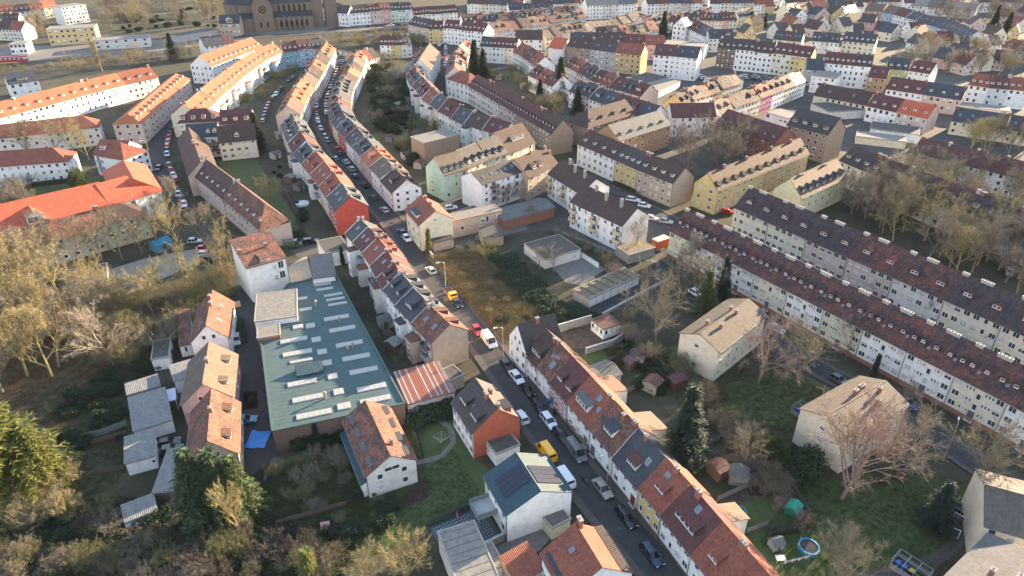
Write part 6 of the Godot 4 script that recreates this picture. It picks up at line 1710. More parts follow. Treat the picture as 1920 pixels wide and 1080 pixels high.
func grove(kind: String, tints: Array, pts: Array, n: int, h0: float, h1: float, label: String, group: String, seed_: int, wide := 1.0) -> void:
	var r := RandomNumberGenerator.new()
	r.seed = seed_ + 7
	var done := []
	var gap := h0 * (0.28 if kind in ["shrub", "bush"] else 0.33)
	for p in scatter_points(pts, n * 4, seed_):
		var ok := true
		for q in done:
			if (q as Vector3).distance_to(p) < gap: ok = false
		if not ok: continue
		done.append(p)
		var tint: String = tints[r.randi() % tints.size()]
		var hh := r.randf_range(h0, h1)
		var word: String = {"tan": "tan", "gold": "gold", "olive": "olive", "grey": "greyish", "dark": "dark brown", "pale": "pale", "pink": "reddish"}.get(tint, "")
		var text := label
		for lead in ["tan ", "gold "]:
			if word and text.begins_with(lead): text = word + " " + text.substr(lead.length())
		var third := int(clampf((hh - h0) / (h1 - h0) * 3.0, 0, 2))
		text = ["low ", "middling ", "tall "][third] + text
		var o := plant(kind, r.randi() % 5, tint, 960, 540, hh, text, group, wide * r.randf_range(0.85, 1.2))
		o.position = p
		if done.size() >= n: return

func build_green() -> void:
	# single trees: kind, variant, tint, ground pixel, height, width, label, group
	var cream := "bare tree in the row before the long cream block"
	var wood := "tall gold bare tree in the little wood beside the playground"
	var rowa := "small bare tree between the two long blocks"
	var court := "slender conifer among the gardens behind the curved terrace"
	for q in [
		["fir", 1, "yellowfir", 42, 925, 22.0, 1.45, "tall yellow-green conifer at the garden's edge beside the gold shrubs", ""],
		["fir", 0, "yellowfir", 95, 922, 15.0, 1.3, "shorter yellow-green conifer beside the tall one", ""],
		["fir", 2, "yellowfir", -8, 890, 19.0, 1.3, "ivy grown conifer behind the tall yellow-green one", ""],
		["fir", 1, "box", 385, 985, 16.5, 1.0, "dense broad dark conifer before the tan roofed semi", ""],
		["fir", 1, "leaf", 458, 970, 13.5, 1.05, "lower dense broad conifer beside the lane end", ""],
		["fir", 0, "box", 425, 978, 15.5, 1.2, "middle conifer of the dense clump by the lane end", ""],
		["bare", 2, "gold", 450, 1005, 10.0, 0.8, "gold bare tree at the foot of the broad conifers", ""],
		["fir", 0, "fir", 1281, 868, 17.5, 1.05, "tall green fir in the garden behind the terrace", ""],
		["fir", 1, "spruce", 1750, 985, 9.6, 1.15, "broad dark fir on the lawn beside the goal frames", ""],
		["fir", 2, "spruce", 1353, 562, 12.5, 0.9, "slim dark spruce before the long three-storey block", ""],
		["fir", 0, "leaf", 1320, 592, 12.5, 1.1, "yellowish conifer beside the slim dark spruce", ""],
		["fir", 0, "fir", 487, 285, 15.5, 1.0, "tall fir beside the cream house with brown roof", ""],
		["fir", 0, "fir", 326, 112, 15.0, 1.1, "tall green conifer beside the railway cutting", ""],
		["fir", 0, "spruce", 890, 140, 18.0, 1.1, "tallest dark conifer behind the red hipped corner house", ""],
		["fir", 1, "fir", 906, 144, 14.5, 1.0, "second conifer beside the tallest dark one", ""],
		["fir", 2, "fir", 885, 146, 9.0, 1.0, "small conifer at the foot of the tall pair", ""],
		["fir", 2, "box", 1050, 188, 20.0, 1.1, "very tall pale conifer wrapped in chimney smoke", ""],
		["fir", 0, "fir", 1012, 186, 9.5, 1.1, "dark conifer in the court of gold shrubs", ""],
		["fir", 1, "fir", 1082, 214, 12.5, 1.0, "broad conifer beside the hipped taupe block", ""],
		["fir", 2, "fir", 1110, 206, 9.0, 0.9, "narrow conifer beside the slate terrace", ""],
		["fir", 0, "box", 1243, 68, 16.0, 1.2, "hazy conifer pair's taller tree beside the depot", ""],
		["fir", 1, "box", 1262, 66, 9.0, 1.2, "hazy conifer pair's lower tree beside the depot", ""],
		["fir", 0, "spruce", 1860, 58, 17.0, 1.0, "tall dark conifer in the hazy wood edge", ""],
		["fir", 1, "spruce", 1884, 66, 15.0, 1.0, "dark conifer beside the white gable villa", ""],
		["fir", 0, "fir", 1406, 50, 11.0, 1.1, "hazy conifer beside the slate mansard corner", ""],
		["fir", 0, "fir", 1433, 52, 10.0, 1.1, "hazy conifer beside the red gables", ""],
		["fir", 0, "yellowfir", 772, 256, 9.0, 1.0, "yellowish garden conifer before the blank taupe building", ""],
		["column", 0, "spruce", 816, 250, 5.5, 1.3, "small dark cypress before the balconied terrace", ""],
		["column", 0, "yellowfir", 805, 478, 8.0, 1.2, "yellow-green column cypress beside the dark double garage", ""],
		["column", 0, "fir", 643, 496, 5.5, 1.2, "small dark cypress before the white garage block", ""],
		["column", 0, "spruce", 1636, 708, 6.0, 1.2, "dark cypress before the long block's door", ""],
		["column", 0, "fir", 595, 832, 5.0, 1.4, "dark cypress at the brick end of the hall", ""],
		["column", 0, "yellowfir", 584, 1090, 7.0, 2.0, "yellow-green cypress beside the gold round shrubs", ""],
		["round", 2, "leaf", 151, 358, 8.0, 0.6, "leafy green tree on the lawn before the maroon hipped block", ""],
		["round", 0, "box", 1100, 285, 6.0, 0.6, "round green tree beside the taupe gable", ""],
		["poplar", 0, "gold", 192, 134, 14.0, 1.2, "gold bare poplar beside the railway", ""],
		["poplar", 0, "gold", 82, 70, 13.0, 1.2, "pale gold poplar beside the yellow school", ""],
		["bare", 3, "pale", 214, 684, 13.0, 0.9, "leaning pale birch among the gold shrubs", ""],
		["bare", 0, "gold", 167, 555, 8.5, 1.0, "gold bare tree before the playground pavilion", ""],
		["bare", 4, "gold", 335, 470, 12.5, 1.0, "gold bare tree beside the blue playground roof", ""],
		["bare", 1, "tan", 384, 462, 12.5, 0.9, "bare tree at the street beside the parked cars", ""],
		["bare", 0, "gold", 433, 517, 13.5, 0.75, "gold bare street tree beside the tall white house", ""],
		["bare", 3, "gold", 350, 538, 11.5, 1.0, "gold bare tree at the playground's edge by the lane", ""],
		["bare", 0, "tan", 330, 405, 11.0, 1.0, "bare tree at the corner of the cream block", ""],
		["bare", 4, "gold", 294, 562, 9.0, 1.0, "gold bare tree on the red playground edge", ""],
		["bare", 1, "tan", 52, 290, 13.0, 1.0, "pale bare tree before the red hipped block", "bare trees between the red roofed blocks"],
		["bare", 4, "gold", 140, 292, 13.0, 1.0, "pale bare tree before the red hipped block", "bare trees between the red roofed blocks"],
		["bare", 0, "tan", 105, 286, 12.0, 1.0, "pale bare tree before the red hipped block", "bare trees between the red roofed blocks"],
		["bare", 2, "gold", 168, 300, 10.0, 1.0, "pale bare tree before the red hipped block", "bare trees between the red roofed blocks"],
		["bare", 2, "grey", 430, 292, 9.0, 0.9, "bare tree before the cream house beside the fir", ""],
		["shrub", 0, "gold", 504, 372, 7.0, 1.0, "round pale gold bush on the lawn behind the rose block", ""],
		["bare", 1, "tan", 1230, 642, 15.0, 0.95, "large tan bare tree beside the maroon pavilion's yard", ""],
		["bare", 4, "tan", 1212, 560, 9.0, 1.0, "bare tree at the end of the garage row", ""],
		["bare", 1, "tan", 1306, 560, 12.5, 1.1, "spreading bare tree between garage court and long block", ""],
		["bare", 3, "tan", 1272, 540, 10.0, 1.0, "bare tree at the entrance of the garage court", ""],
		["bare", 2, "pale", 1290, 512, 10.0, 0.9, "pale bare tree close to the lemon end of the long block", ""],
		["bare", 3, "pink", 1422, 718, 15.5, 0.95, "pinkish bare tree hiding the cream apartment house's side", ""],
		["bare", 1, "tan", 1494, 716, 14.0, 1.0, "spreading tan tree beside the road and bicycles", ""],
		["bare", 4, "grey", 1587, 668, 9.5, 0.9, "grey bare tree before the long block's third door", ""],
		["bare", 1, "pink", 1578, 935, 19.0, 0.95, "huge spreading pinkish bare tree on the lawn", ""],
		["bare", 0, "pink", 1606, 884, 14.0, 0.9, "pinkish bare tree behind the huge spreading one", ""],
		["bare", 3, "tan", 1697, 884, 13.5, 0.95, "tan bare tree on the lawn edge beside the road", ""],
		["bare", 1, "tan", 1830, 922, 12.8, 1.0, "tan bare tree beside the bin shelter and road", ""],
		["bare", 4, "pink", 1690, 765, 6.0, 1.0, "low reddish tree at the corner of the tan roofed house", ""],
		["shrub", 1, "tan", 1570, 1090, 9.0, 0.9, "large tan bush on the lawn beside the trampoline", ""],
		["bare", 2, "pale", 1192, 476, 9.0, 0.9, "pale bare tree at the white block's gable", ""],
		["bare", 4, "tan", 1038, 512, 6.5, 1.1, "small bare tree before the flat depot", ""],
		["bare", 0, "tan", 1012, 506, 6.0, 1.1, "small bare tree at the depot's ivy corner", ""],
		["shrub", 1, "pink", 1152, 522, 4.5, 1.0, "russet bush beside the garage row's end", ""],
		["bare", 4, "tan", 1396, 880, 8.0, 1.0, "small tan tree in the cluttered garden", ""],
		["round", 1, "box", 1446, 868, 6.5, 0.6, "glossy evergreen tree beside the cluttered garden", ""],
		["bush", 0, "laurel", 1483, 880, 7.0, 0.9, "large laurel beside the cream apartment house's gable", ""],
		["shrub", 0, "gold", 762, 1082, 7.0, 1.0, "large round gold shrub at the dotted terrace's corner", ""],
		["shrub", 2, "gold", 690, 1088, 6.0, 1.0, "smaller gold shrub beside the large round one", ""],
		["bush", 2, "laurel", 555, 832, 4.5, 0.9, "round laurel at the brick end of the hall", ""],
		["bush", 1, "laurel", 800, 778, 3.4, 1.6, "wide hedge-like laurel below the corrugated shed", ""],
		["bush", 3, "laurel", 838, 770, 3.2, 1.4, "laurel beside the brown roofed house's garden path", ""],
	]:
		plant(q[0], q[1], q[2], q[3], q[4], q[5], q[7], q[8], q[6])
	var i := 0
	for q in [[23, 517], [67, 510], [110, 502], [147, 494], [193, 493], [230, 487], [267, 478], [300, 470]]:
		plant("bare", i, "tan", q[0], q[1], 11.0 + (i * 7 % 3), cream, "bare trees before the cream block", 0.85); i += 1
	for q in [[15, 660], [52, 705], [98, 706], [30, 610], [112, 642], [72, 585], [-5, 735], [130, 604], [-30, 640], [-10, 560], [40, 560]]:
		plant("bare", i, "gold", q[0], q[1], 13.0 + (i * 5 % 4), wood, "bare trees of the little wood", 1.0); i += 1
	for q in [[1440, 452], [1532, 502], [1635, 556], [1735, 604], [1860, 662]]:
		plant("bare", i, "grey", q[0], q[1], 6.5, rowa, "small bare trees between the long blocks", 0.9); i += 1
	# groups
	grove("bare", ["tan", "tan", "grey", "gold"], [[190, 62], [200, 10], [330, -8], [455, -8], [440, 48], [300, 60]], 80, 9, 14, "hazy bare tree in the park beside the church", "bare trees of the park by the church", 201)
	grove("bush", ["fir", "ivy", "bramble"], [[190, 62], [230, 20], [440, 15], [440, 48], [300, 62]], 26, 2.5, 5.5, "hazy dark bush in the park beside the church", "bushes of the park by the church", 240)
	grove("bare", ["gold", "tan"], [[130, 570], [330, 550], [430, 508], [440, 530], [330, 592], [150, 625]], 12, 8, 11, "gold bare tree on the slope between playground and lane", "bare trees of the playground slope", 241)
	grove("bare", ["gold", "tan", "tan"], [[-40, 500], [120, 570], [150, 640], [100, 720], [-40, 770]], 14, 10, 15, "gold bare tree deep in the little wood", "inner trees of the little wood", 242)
	grove("bare", ["tan", "grey"], [[880, 385], [960, 370], [1010, 395], [1050, 425], [990, 440]], 6, 5, 7, "tan bare tree in the workshop yard", "bare trees of the workshop yard", 243)
	grove("shrub", ["tan", "olive"], [[1040, 440], [1150, 480], [1140, 500], [1100, 480], [1040, 460]], 12, 1.8, 3.2, "tan shrub behind the flat depot", "shrubs behind the depot", 244)
	grove("bare", ["tan", "gold", "grey"], [[110, 132], [280, 98], [400, 92], [345, 118], [200, 145], [120, 150]], 26, 5, 9, "bare tree on the bank along the railway", "bare trees along the railway", 202)
	grove("shrub", ["tan", "olive", "grey"], [[0, 128], [110, 122], [330, 100], [340, 116], [150, 140], [0, 148]], 26, 2.5, 4.5, "tangled shrub on the railway bank", "shrubs along the railway", 203)
	grove("bare", ["tan", "pale"], [[40, 75], [60, 45], [85, 40], [85, 70]], 8, 8, 12, "bare tree between station and school", "bare trees by the station", 204)
	grove("shrub", ["gold", "tan", "tan", "olive"], [[170, 600], [330, 565], [432, 520], [440, 548], [335, 640], [262, 690], [200, 690]], 46, 3.5, 6.5, "tan tangled shrub on the slope below the playground", "tan shrubs on the park slope", 205)
	grove("bush", ["laurel", "ivy", "bramble"], [[120, 740], [240, 700], [330, 645], [335, 665], [250, 725], [130, 775]], 22, 2.0, 3.6, "dark evergreen bush in the hedge above the vegetable gardens", "evergreen hedge above the gardens", 206)
	grove("shrub", ["gold", "gold", "tan"], [[0, 905], [140, 925], [130, 1000], [0, 1000]], 16, 4.0, 6.5, "gold lit shrub below the yellow-green conifers", "gold shrubs below the conifers", 207)
	grove("shrub", ["grey", "olive", "dark", "tan"], [[0, 1000], [150, 940], [230, 1000], [345, 1010], [490, 1000], [640, 1035], [660, 1085], [0, 1100]], 90, 2.0, 4.2, "dull leafless shrub in the overgrown thicket", "shrubs of the overgrown thicket", 208)
	grove("bush", ["bramble", "ivy", "laurel"], [[60, 960], [240, 985], [340, 960], [480, 985], [560, 1040], [500, 1090], [100, 1090], [0, 1050]], 60, 1.6, 3.8, "dark evergreen bush in the overgrown thicket", "evergreens of the overgrown thicket", 209)
	grove("bush", ["ivy", "laurel", "box"], [[100, 770], [230, 740], [235, 830], [150, 850], [90, 830]], 18, 1.2, 2.6, "garden bush between the vegetable plots", "bushes of the vegetable plots", 210)
	grove("shrub", ["grey", "tan", "olive"], [[505, 870], [640, 850], [660, 930], [640, 1000], [520, 960]], 26, 1.5, 3.0, "leafless shrub on the rough grass below the hall", "shrubs below the hall", 211)
	grove("bush", ["bramble", "laurel"], [[660, 930], [735, 920], [740, 965], [700, 1000], [640, 1040], [620, 990]], 18, 1.5, 2.8, "dark bush beside the flower bed below the skylight house", "bushes beside the flower bed", 212)
	grove("bush", ["laurel", "fir"], [[575, 822], [640, 806], [645, 840], [590, 850]], 8, 2.5, 4.0, "dark bush against the brick end of the hall", "bushes at the hall's brick end", 213)
	grove("bush", ["ivy"], [[925, 492], [945, 482], [985, 520], [1040, 572], [1118, 592], [1060, 612], [1000, 572], [955, 530]], 46, 1.6, 2.6, "ivy and bramble mound along the edge of the vacant lot", "ivy mounds beside the vacant lot", 214, 1.6)
	grove("shrub", ["tan", "olive", "grey"], [[850, 520], [930, 500], [1000, 570], [950, 630]], 14, 1.0, 2.0, "dry shrub standing in the vacant lot", "dry shrubs inside the lot", 235)
	grove("shrub", ["gold", "olive", "tan"], [[810, 478], [870, 470], [935, 470], [925, 488], [850, 482]], 16, 1.6, 3.4, "dry shrub along the upper edge of the vacant lot", "dry shrubs of the vacant lot", 215)
	grove("bush", ["leaf", "bramble"], [[935, 618], [960, 600], [1020, 605], [1050, 612], [985, 592], [930, 600]], 12, 0.9, 1.7, "leafy bramble beside the half-timbered corner house", "brambles by the corner house", 216)
	grove("bush", ["laurel", "bramble", "ivy"], [[1150, 655], [1210, 650], [1270, 700], [1240, 745], [1180, 720]], 22, 1.8, 4.0, "dark garden bush behind the upper terrace", "garden bushes behind the upper terrace", 217)
	grove("shrub", ["tan", "grey", "olive"], [[1160, 590], [1200, 640], [1260, 680], [1350, 760], [1430, 850], [1370, 850], [1300, 740], [1170, 650]], 40, 2.0, 4.5, "leafless garden shrub between terrace and apartment houses", "garden shrubs behind the terrace", 218)
	grove("shrub", ["tan", "grey", "pink"], [[1340, 840], [1480, 890], [1530, 980], [1500, 1000], [1420, 930], [1330, 870]], 30, 1.5, 3.4, "leafless shrub in the cluttered gardens by the laurel", "shrubs of the cluttered gardens", 219)
	grove("bare", ["tan", "tan", "gold", "grey"], [[1585, 395], [1690, 362], [1800, 405], [1930, 455], [1940, 560], [1800, 520], [1650, 440]], 60, 10, 13.5, "tan bare tree in the grove behind the long blocks", "bare trees behind the long blocks", 220)
	grove("bare", ["grey", "tan"], [[1255, 300], [1320, 268], [1400, 290], [1390, 322], [1290, 340]], 16, 9, 13, "bare tree in the court between ochre and yellow blocks", "bare trees of the ochre court", 221)
	grove("bush", ["fir", "laurel", "box", "ivy"], [[690, 130], [750, 125], [770, 200], [800, 300], [780, 325], [745, 290], [705, 235]], 64, 2.5, 6.5, "dark evergreen in the long gardens between two terraces", "evergreens of the long gardens", 222)
	grove("shrub", ["tan", "olive", "grey", "pale"], [[690, 120], [760, 115], [780, 230], [835, 265], [790, 320], [700, 230]], 44, 3.0, 6.5, "leafless shrub in the long gardens between two terraces", "shrubs of the long gardens", 223)
	grove("shrub", ["gold", "gold", "tan", "olive"], [[905, 140], [970, 135], [1040, 180], [1095, 225], [1060, 232], [985, 190]], 34, 3.0, 6.0, "gold shrub in the court behind the maroon roofed block", "gold shrubs of the inner court", 224)
	grove("bare", ["tan", "gold", "pale"], [[1640, 112], [1780, 96], [1930, 112], [1930, 150], [1800, 148], [1650, 130]], 38, 8, 12, "hazy bare tree behind the olive and white houses", "hazy bare trees of the villa quarter", 225)
	grove("bare", ["tan", "grey"], [[1720, 40], [1800, 12], [1930, 8], [1930, 55], [1850, 60]], 44, 8, 13, "very hazy bare tree in the wood near the factory", "hazy wood near the factory", 226)
	grove("bare", ["tan", "gold"], [[1800, 262], [1930, 262], [1930, 305], [1820, 285]], 14, 7, 11, "bare tree behind the long maroon roofed block", "bare trees behind the maroon block", 227)
	grove("shrub", ["tan", "olive", "gold"], [[610, 78], [690, 68], [770, 62], [830, 78], [760, 92], [640, 92]], 40, 3.0, 6.5, "tan shrub on the railway cutting before the church square", "shrubs of the railway cutting", 228)
	grove("bare", ["tan"], [[1650, 345], [1710, 318], [1930, 375], [1930, 420], [1800, 395]], 22, 8, 11, "bare tree between the maroon roofed block and the grove", "bare trees by the maroon block", 229)
	grove("shrub", ["tan", "olive"], [[700, 580], [715, 560], [770, 650], [750, 690]], 14, 1.2, 2.4, "shrub in the narrow yards beside the hall", "shrubs of the narrow yards", 230)
	grove("shrub", ["tan", "gold", "olive"], [[440, 200], [500, 150], [560, 125], [570, 145], [520, 175], [465, 215]], 22, 2.5, 4.5, "shrub on the green before the balconied blocks", "shrubs of the balcony green", 231)
	grove("bush", ["laurel", "ivy"], [[498, 330], [530, 300], [545, 350], [575, 410], [555, 425]], 12, 1.2, 2.6, "dark bush in the back gardens of the rear-facing terrace", "bushes of the back gardens", 232)
	grove("shrub", ["tan", "grey"], [[0, 350], [70, 345], [60, 395], [0, 405]], 10, 3.5, 6.5, "gold tinted bush on the lawn above the orange roof", "bushes above the orange roof", 233)
	# low growth
	growth("dry_grass", [[806, 482], [850, 472], [925, 488], [1000, 560], [1045, 600], [1000, 590], [945, 642], [905, 592], [845, 530]], 7000, "straw", 1.1, "dry tall grass covering the vacant lot", "grass", 301)
	growth("dead_weeds", [[815, 482], [925, 488], [1000, 560], [1040, 600], [945, 640], [845, 530]], 1500, "russet", 0.9, "brown dead weeds standing in the vacant lot", "weeds", 311, "leafy")
	growth("green_weeds", [[815, 482], [925, 488], [1000, 560], [1040, 600], [945, 640], [845, 530]], 700, "weed", 1.0, "olive weeds scattered over the vacant lot", "weeds", 312, "leafy")
	growth("ivy", [[925, 486], [948, 480], [990, 520], [1045, 572], [1118, 592], [1065, 616], [1000, 576], [950, 530]], 5200, "ivy", 1.1, "ivy and brambles creeping along the vacant lot", "ivy", 302, "leafy")
	growth("weeds", [[0, 950], [240, 930], [345, 985], [500, 870], [660, 860], [700, 960], [650, 1085], [0, 1095]], 9000, "weed", 0.6, "withered weeds and grass in the overgrown gardens", "weeds", 303)
	growth("leafy_undergrowth", [[0, 980], [240, 960], [345, 1000], [500, 960], [640, 1020], [650, 1085], [0, 1095]], 3500, "bramble", 0.9, "bramble undergrowth below the thicket", "undergrowth", 304, "leafy")
	growth("grass", [[690, 905], [800, 880], [850, 840], [905, 930], [850, 970], [700, 1050], [640, 1000]], 3000, "leaf", 0.28, "short grass tufts of the garden lawn", "grass", 305)
	growth("grass", [[1500, 900], [1720, 880], [1880, 930], [1830, 985], [1740, 1080], [1480, 1080], [1420, 1010]], 6000, "leaf", 0.3, "short grass tufts of the apartment lawn", "grass", 306)
	growth("grass", [[1150, 650], [1280, 690], [1480, 690], [1560, 740], [1500, 890], [1370, 850], [1250, 740]], 5000, "weed", 0.4, "rough grass between terrace and apartment houses", "grass", 307)
	growth("leaf_litter_growth", [[0, 560], [130, 545], [330, 560], [430, 520], [445, 560], [330, 660], [260, 720], [120, 800], [0, 830]], 6000, "russet", 0.5, "withered undergrowth and leaves on the park slope", "undergrowth", 308)
	growth("garden_growth", [[100, 780], [230, 740], [240, 880], [190, 930], [100, 930]], 2600, "weed", 0.4, "grass and weeds of the vegetable gardens", "weeds", 309)

func build_cars() -> void:
	var d := Vector3(0.42, 0, 0.91).normalized()
	var up := Vector3(-0.5, 0, -0.86).normalized()
	for q in [
		["saloon", "black", 950, 688, d, "black saloon parked by the half-timbered corner house"], ["saloon", "white", 969, 711, d, "low white sports saloon beside the white houses' pavement"],
		["hatch", "black", 990, 735, d, "black hatchback below the white house with rusty roof"], ["wagon", "black", 1011, 765, d, "black estate car ahead of the white one by blue bin"],
		["wagon", "white", 1029, 793, d, "white crossover parked before the pink house"], ["wagon", "black", 1053, 820, d, "black estate car behind the white crossover"],
		["van", "grey", 1079, 851, d, "dark grey minibus parked before the red roofed house"], ["saloon", "beige", 1129, 920, d, "champagne coloured saloon beside the street lamp"],
		["wagon", "black", 1174, 974, d, "glossy black estate before the white house with slate roof"], ["wagon", "darkblue", 1222, 1044, d, "dark blue estate before the yellow house"],
		["hatch", "white", 978, 786, -d, "white hatchback half behind the brown roofed house"], ["van", "yellow", 1024, 852, -d, "bright yellow delivery van beside the solar house"],
		["van", "white", 1057, 900, -d, "white panel van behind the yellow one"], ["van", "white", 917, 643, d, "white box van by the vacant lot lamp"],
		["hatch", "red", 895, 623, d, "bright red car parked beside the vacant lot"], ["mini", "black", 858, 573, d, "tiny black buggy behind the yellow tipper"],
		["hatch", "silver", 808, 510, up, "silver hatchback at the vacant lot's upper end"], ["hatch", "white", 763, 450, -up, "white hatchback before the yellow corner house"],
		["hatch", "blue", 754, 438, up, "dark blue hatchback ahead of the white one"], ["hatch", "silver", 721, 396, up, "silver hatchback before the white street corner house"],
		["hatch", "green", 700, 373, up, "dark green car beside the pink terrace fronts"], ["saloon", "black", 684, 350, up, "black saloon before the red front"],
		["hatch", "darkblue", 666, 333, up, "dark blue car beside the slate roofs"], ["wagon", "silver", 659, 319, up, "silver estate facing the silver saloon"],
		["saloon", "silver", 649, 306, up, "silver saloon beside the cream fronts"], ["hatch", "teal", 629, 300, up, "teal car across from the cream fronts"], ["hatch", "blue", 637, 290, up, "blue car behind the silver saloon"], ["hatch", "red", 632, 281, up, "red car behind the blue one"],
		["saloon", "silver", 444, 640, Vector3(0.35, 0, 0.94), "silver saloon on the drive of the white semi"], ["wagon", "teal", 459, 792, Vector3(1, 0, -0.2), "dark teal estate beside the pink house's drive"],
		["hatch", "black", 318, 834, Vector3(1, 0, -0.35), "black car squeezed between the sheds"], ["hatch", "green", 322, 847, Vector3(1, 0, -0.35), "dark green car between the sheds"],
		["wagon", "white", 388, 479, Vector3(1, 0, -0.15), "white estate parked beside the playground"], ["wagon", "black", 393, 489, Vector3(1, 0, -0.15), "black estate beside the playground"], ["hatch", "red", 383, 469, Vector3(1, 0, -0.15), "dark red car behind the white estate"], ["hatch", "silver", 366, 455, Vector3(1, 0, -0.15), "silver car under the bare trees by the playground"],
		["van", "green", 550, 463, Vector3(1, 0, -0.25), "dark green van behind the tall white house"], ["wagon", "black", 583, 455, Vector3(1, 0, -0.3), "black estate beside the dark green van"],
		["wagon", "white", 1187, 377, Vector3(0.9, 0, 0.4), "white estate in the street before the rose terrace"], ["hatch", "white", 1208, 388, Vector3(0.9, 0, 0.4), "white hatchback ahead of the white estate"], ["hatch", "silver", 1222, 412, Vector3(0.9, 0, 0.4), "silver hatchback beside the white block's gable"], ["hatch", "silver", 1249, 418, Vector3(0.9, 0, 0.4), "silver car beside the long block's corner"], ["hatch", "white", 1130, 352, Vector3(0.9, 0, 0.4), "white car before the balconied white block"],
		["hatch", "red", 1364, 400, Vector3(0.9, 0, 0.1), "red car beside the golden yellow block"], ["saloon", "silver", 1893, 512, Vector3(0.6, 0, -0.8), "silver car under the grove trees"],
		["hatch", "grey", 1572, 716, Vector3(0.55, 0, 0.84), "dark grey car parked beside the lawn road"], ["hatch", "black", 1514, 682, Vector3(0.55, 0, 0.84), "black car under the spreading tan tree"], ["hatch", "silver", 1455, 620, Vector3(0.55, 0, 0.84), "silver car beside the pinkish tree"], ["hatch", "blue", 1700, 760, Vector3(0.55, 0, 0.84), "blue car behind the tan roofed apartment house"], ["hatch", "white", 1305, 553, Vector3(0.55, 0, 0.84), "white car beside the slim dark spruce"],
		["hatch", "black", 1066, 308, Vector3(0.9, 0, 0.4), "black car at the corner of the long brown roofed block"], ["wagon", "darkblue", 1074, 316, Vector3(0.9, 0, 0.4), "dark blue car at that corner beside the black one"], ["hatch", "red", 886, 372, Vector3(0.8, 0, 0.6), "dark red car before the mint green house"], ["hatch", "white", 846, 392, Vector3(0.8, 0, -0.3), "white car beside the dark garage row"],
		["hatch", "darkblue", 298, 318, Vector3(0.1, 0, 1), "dark blue car driving down the curved street"], ["hatch", "white", 346, 386, Vector3(0.4, 0, 0.9), "white car at the street bend by the cream block"], ["hatch", "red", 341, 376, Vector3(0.4, 0, 0.9), "red car behind the white one at the bend"], ["hatch", "silver", 335, 367, Vector3(0.4, 0, 0.9), "silver car behind the red one at the bend"]]:
		car(q[0], q[1], q[2], q[3], q[4], q[5])
	# kerbside cars further up the streets
	var cols := ["black", "silver", "white", "grey", "darkblue", "red", "grey", "black", "white", "beige"]
	var kinds := ["hatch", "wagon", "saloon", "hatch"]
	var words := {"black": "black", "silver": "silver", "white": "white", "grey": "dark grey", "darkblue": "dark blue", "red": "red", "beige": "champagne"}
	for s in [[[[626, 268], [606, 228], [604, 190], [622, 140], [645, 98]], 2.1, 2, "at the kerb of the long rising street", "cars along the rising street"], [[[318, 345], [304, 312], [302, 280], [310, 250], [334, 214], [366, 176]], 2.3, 1, "at the kerb of the curved street by the orange roofs", "cars along the curved street"], [[[830, 84], [829, 112], [827, 148]], 1.9, 2, "in the narrow street between curved terraces", "cars between the curved terraces"], [[[486, 232], [500, 195], [530, 160], [548, 142]], 1.4, 1, "on the lane behind the sunlit terrace", "cars on the back lane"], [[[640, 56], [700, 49], [775, 47]], 2.0, 1, "before the white fronts by the church square", "cars by the church square"], [[[1310, 148], [1400, 147], [1500, 158]], 2.6, 2, "on the road before the five-storey blocks", "cars before the five-storey blocks"]]:
		var w := []
		for p in s[0]: w.append(at_pixel(p[0], p[1]))
		var c := Curve3D.new()
		for p in smooth(w): c.add_point(p)
		var x := 2.0
		while x < c.get_baked_length() - 3.0:
			var p := c.sample_baked(x)
			var t := (c.sample_baked(x + 1.0) - p).normalized()
			var side := t.cross(Vector3.UP)
			for k in s[2]:
				if rng.randf() < 0.2: continue
				var col: String = cols[rng.randi() % cols.size()]
				var o := car(kinds[rng.randi() % 4], col, 960, 540, t * (1.0 if rng.randf() < 0.5 else -1.0), "%s car parked %s" % [words[col], s[3]], s[4], false)
				o.position = p + side * s[1] * (1.0 if k == 0 else -1.0) + Vector3(0, 0.06, 0)
			x += rng.randf_range(5.0, 6.2)

# ---------------------------------------------------------------- small things
func boxes(list: Array) -> MB:
	var m := MB.new()
	for b in list: m.box(Vector3(b[0], b[1], b[2]), Vector3(b[3], b[4], b[5]))
	return m

func turned(o: Node3D, a: Array, b: Array) -> Node3D:
	var p := px(a)
	var q := px(b)
	o.position = p
	o.rotation.y = atan2(-(q - p).z, (q - p).x)
	return o

func wall_line(label: String, pts: Array, h: float, thick: float, wc: String, called := "garden_wall", cat := "wall") -> void:
	var o := thing(called, label, cat, px(pts[0]))
	for i in pts.size() - 1:
		var p := px(pts[i]) - o.position
		var q := px(pts[i + 1]) - o.position
		var m := MB.new()
		m.xf = Transform3D(Basis(Vector3.UP, atan2(-(q - p).z, (q - p).x)), p)
		m.box(Vector3(0, 0, -thick / 2), Vector3(p.distance_to(q), h, thick / 2))
		part("panel", m.mesh(wall_mat(wc)), o)
		var c := MB.new()
		c.xf = m.xf
		c.box(Vector3(-0.04, h, -thick / 2 - 0.04), Vector3(p.distance_to(q) + 0.04, h + 0.07, thick / 2 + 0.04))
		part("coping", c.mesh(wall_mat("grey")), o)

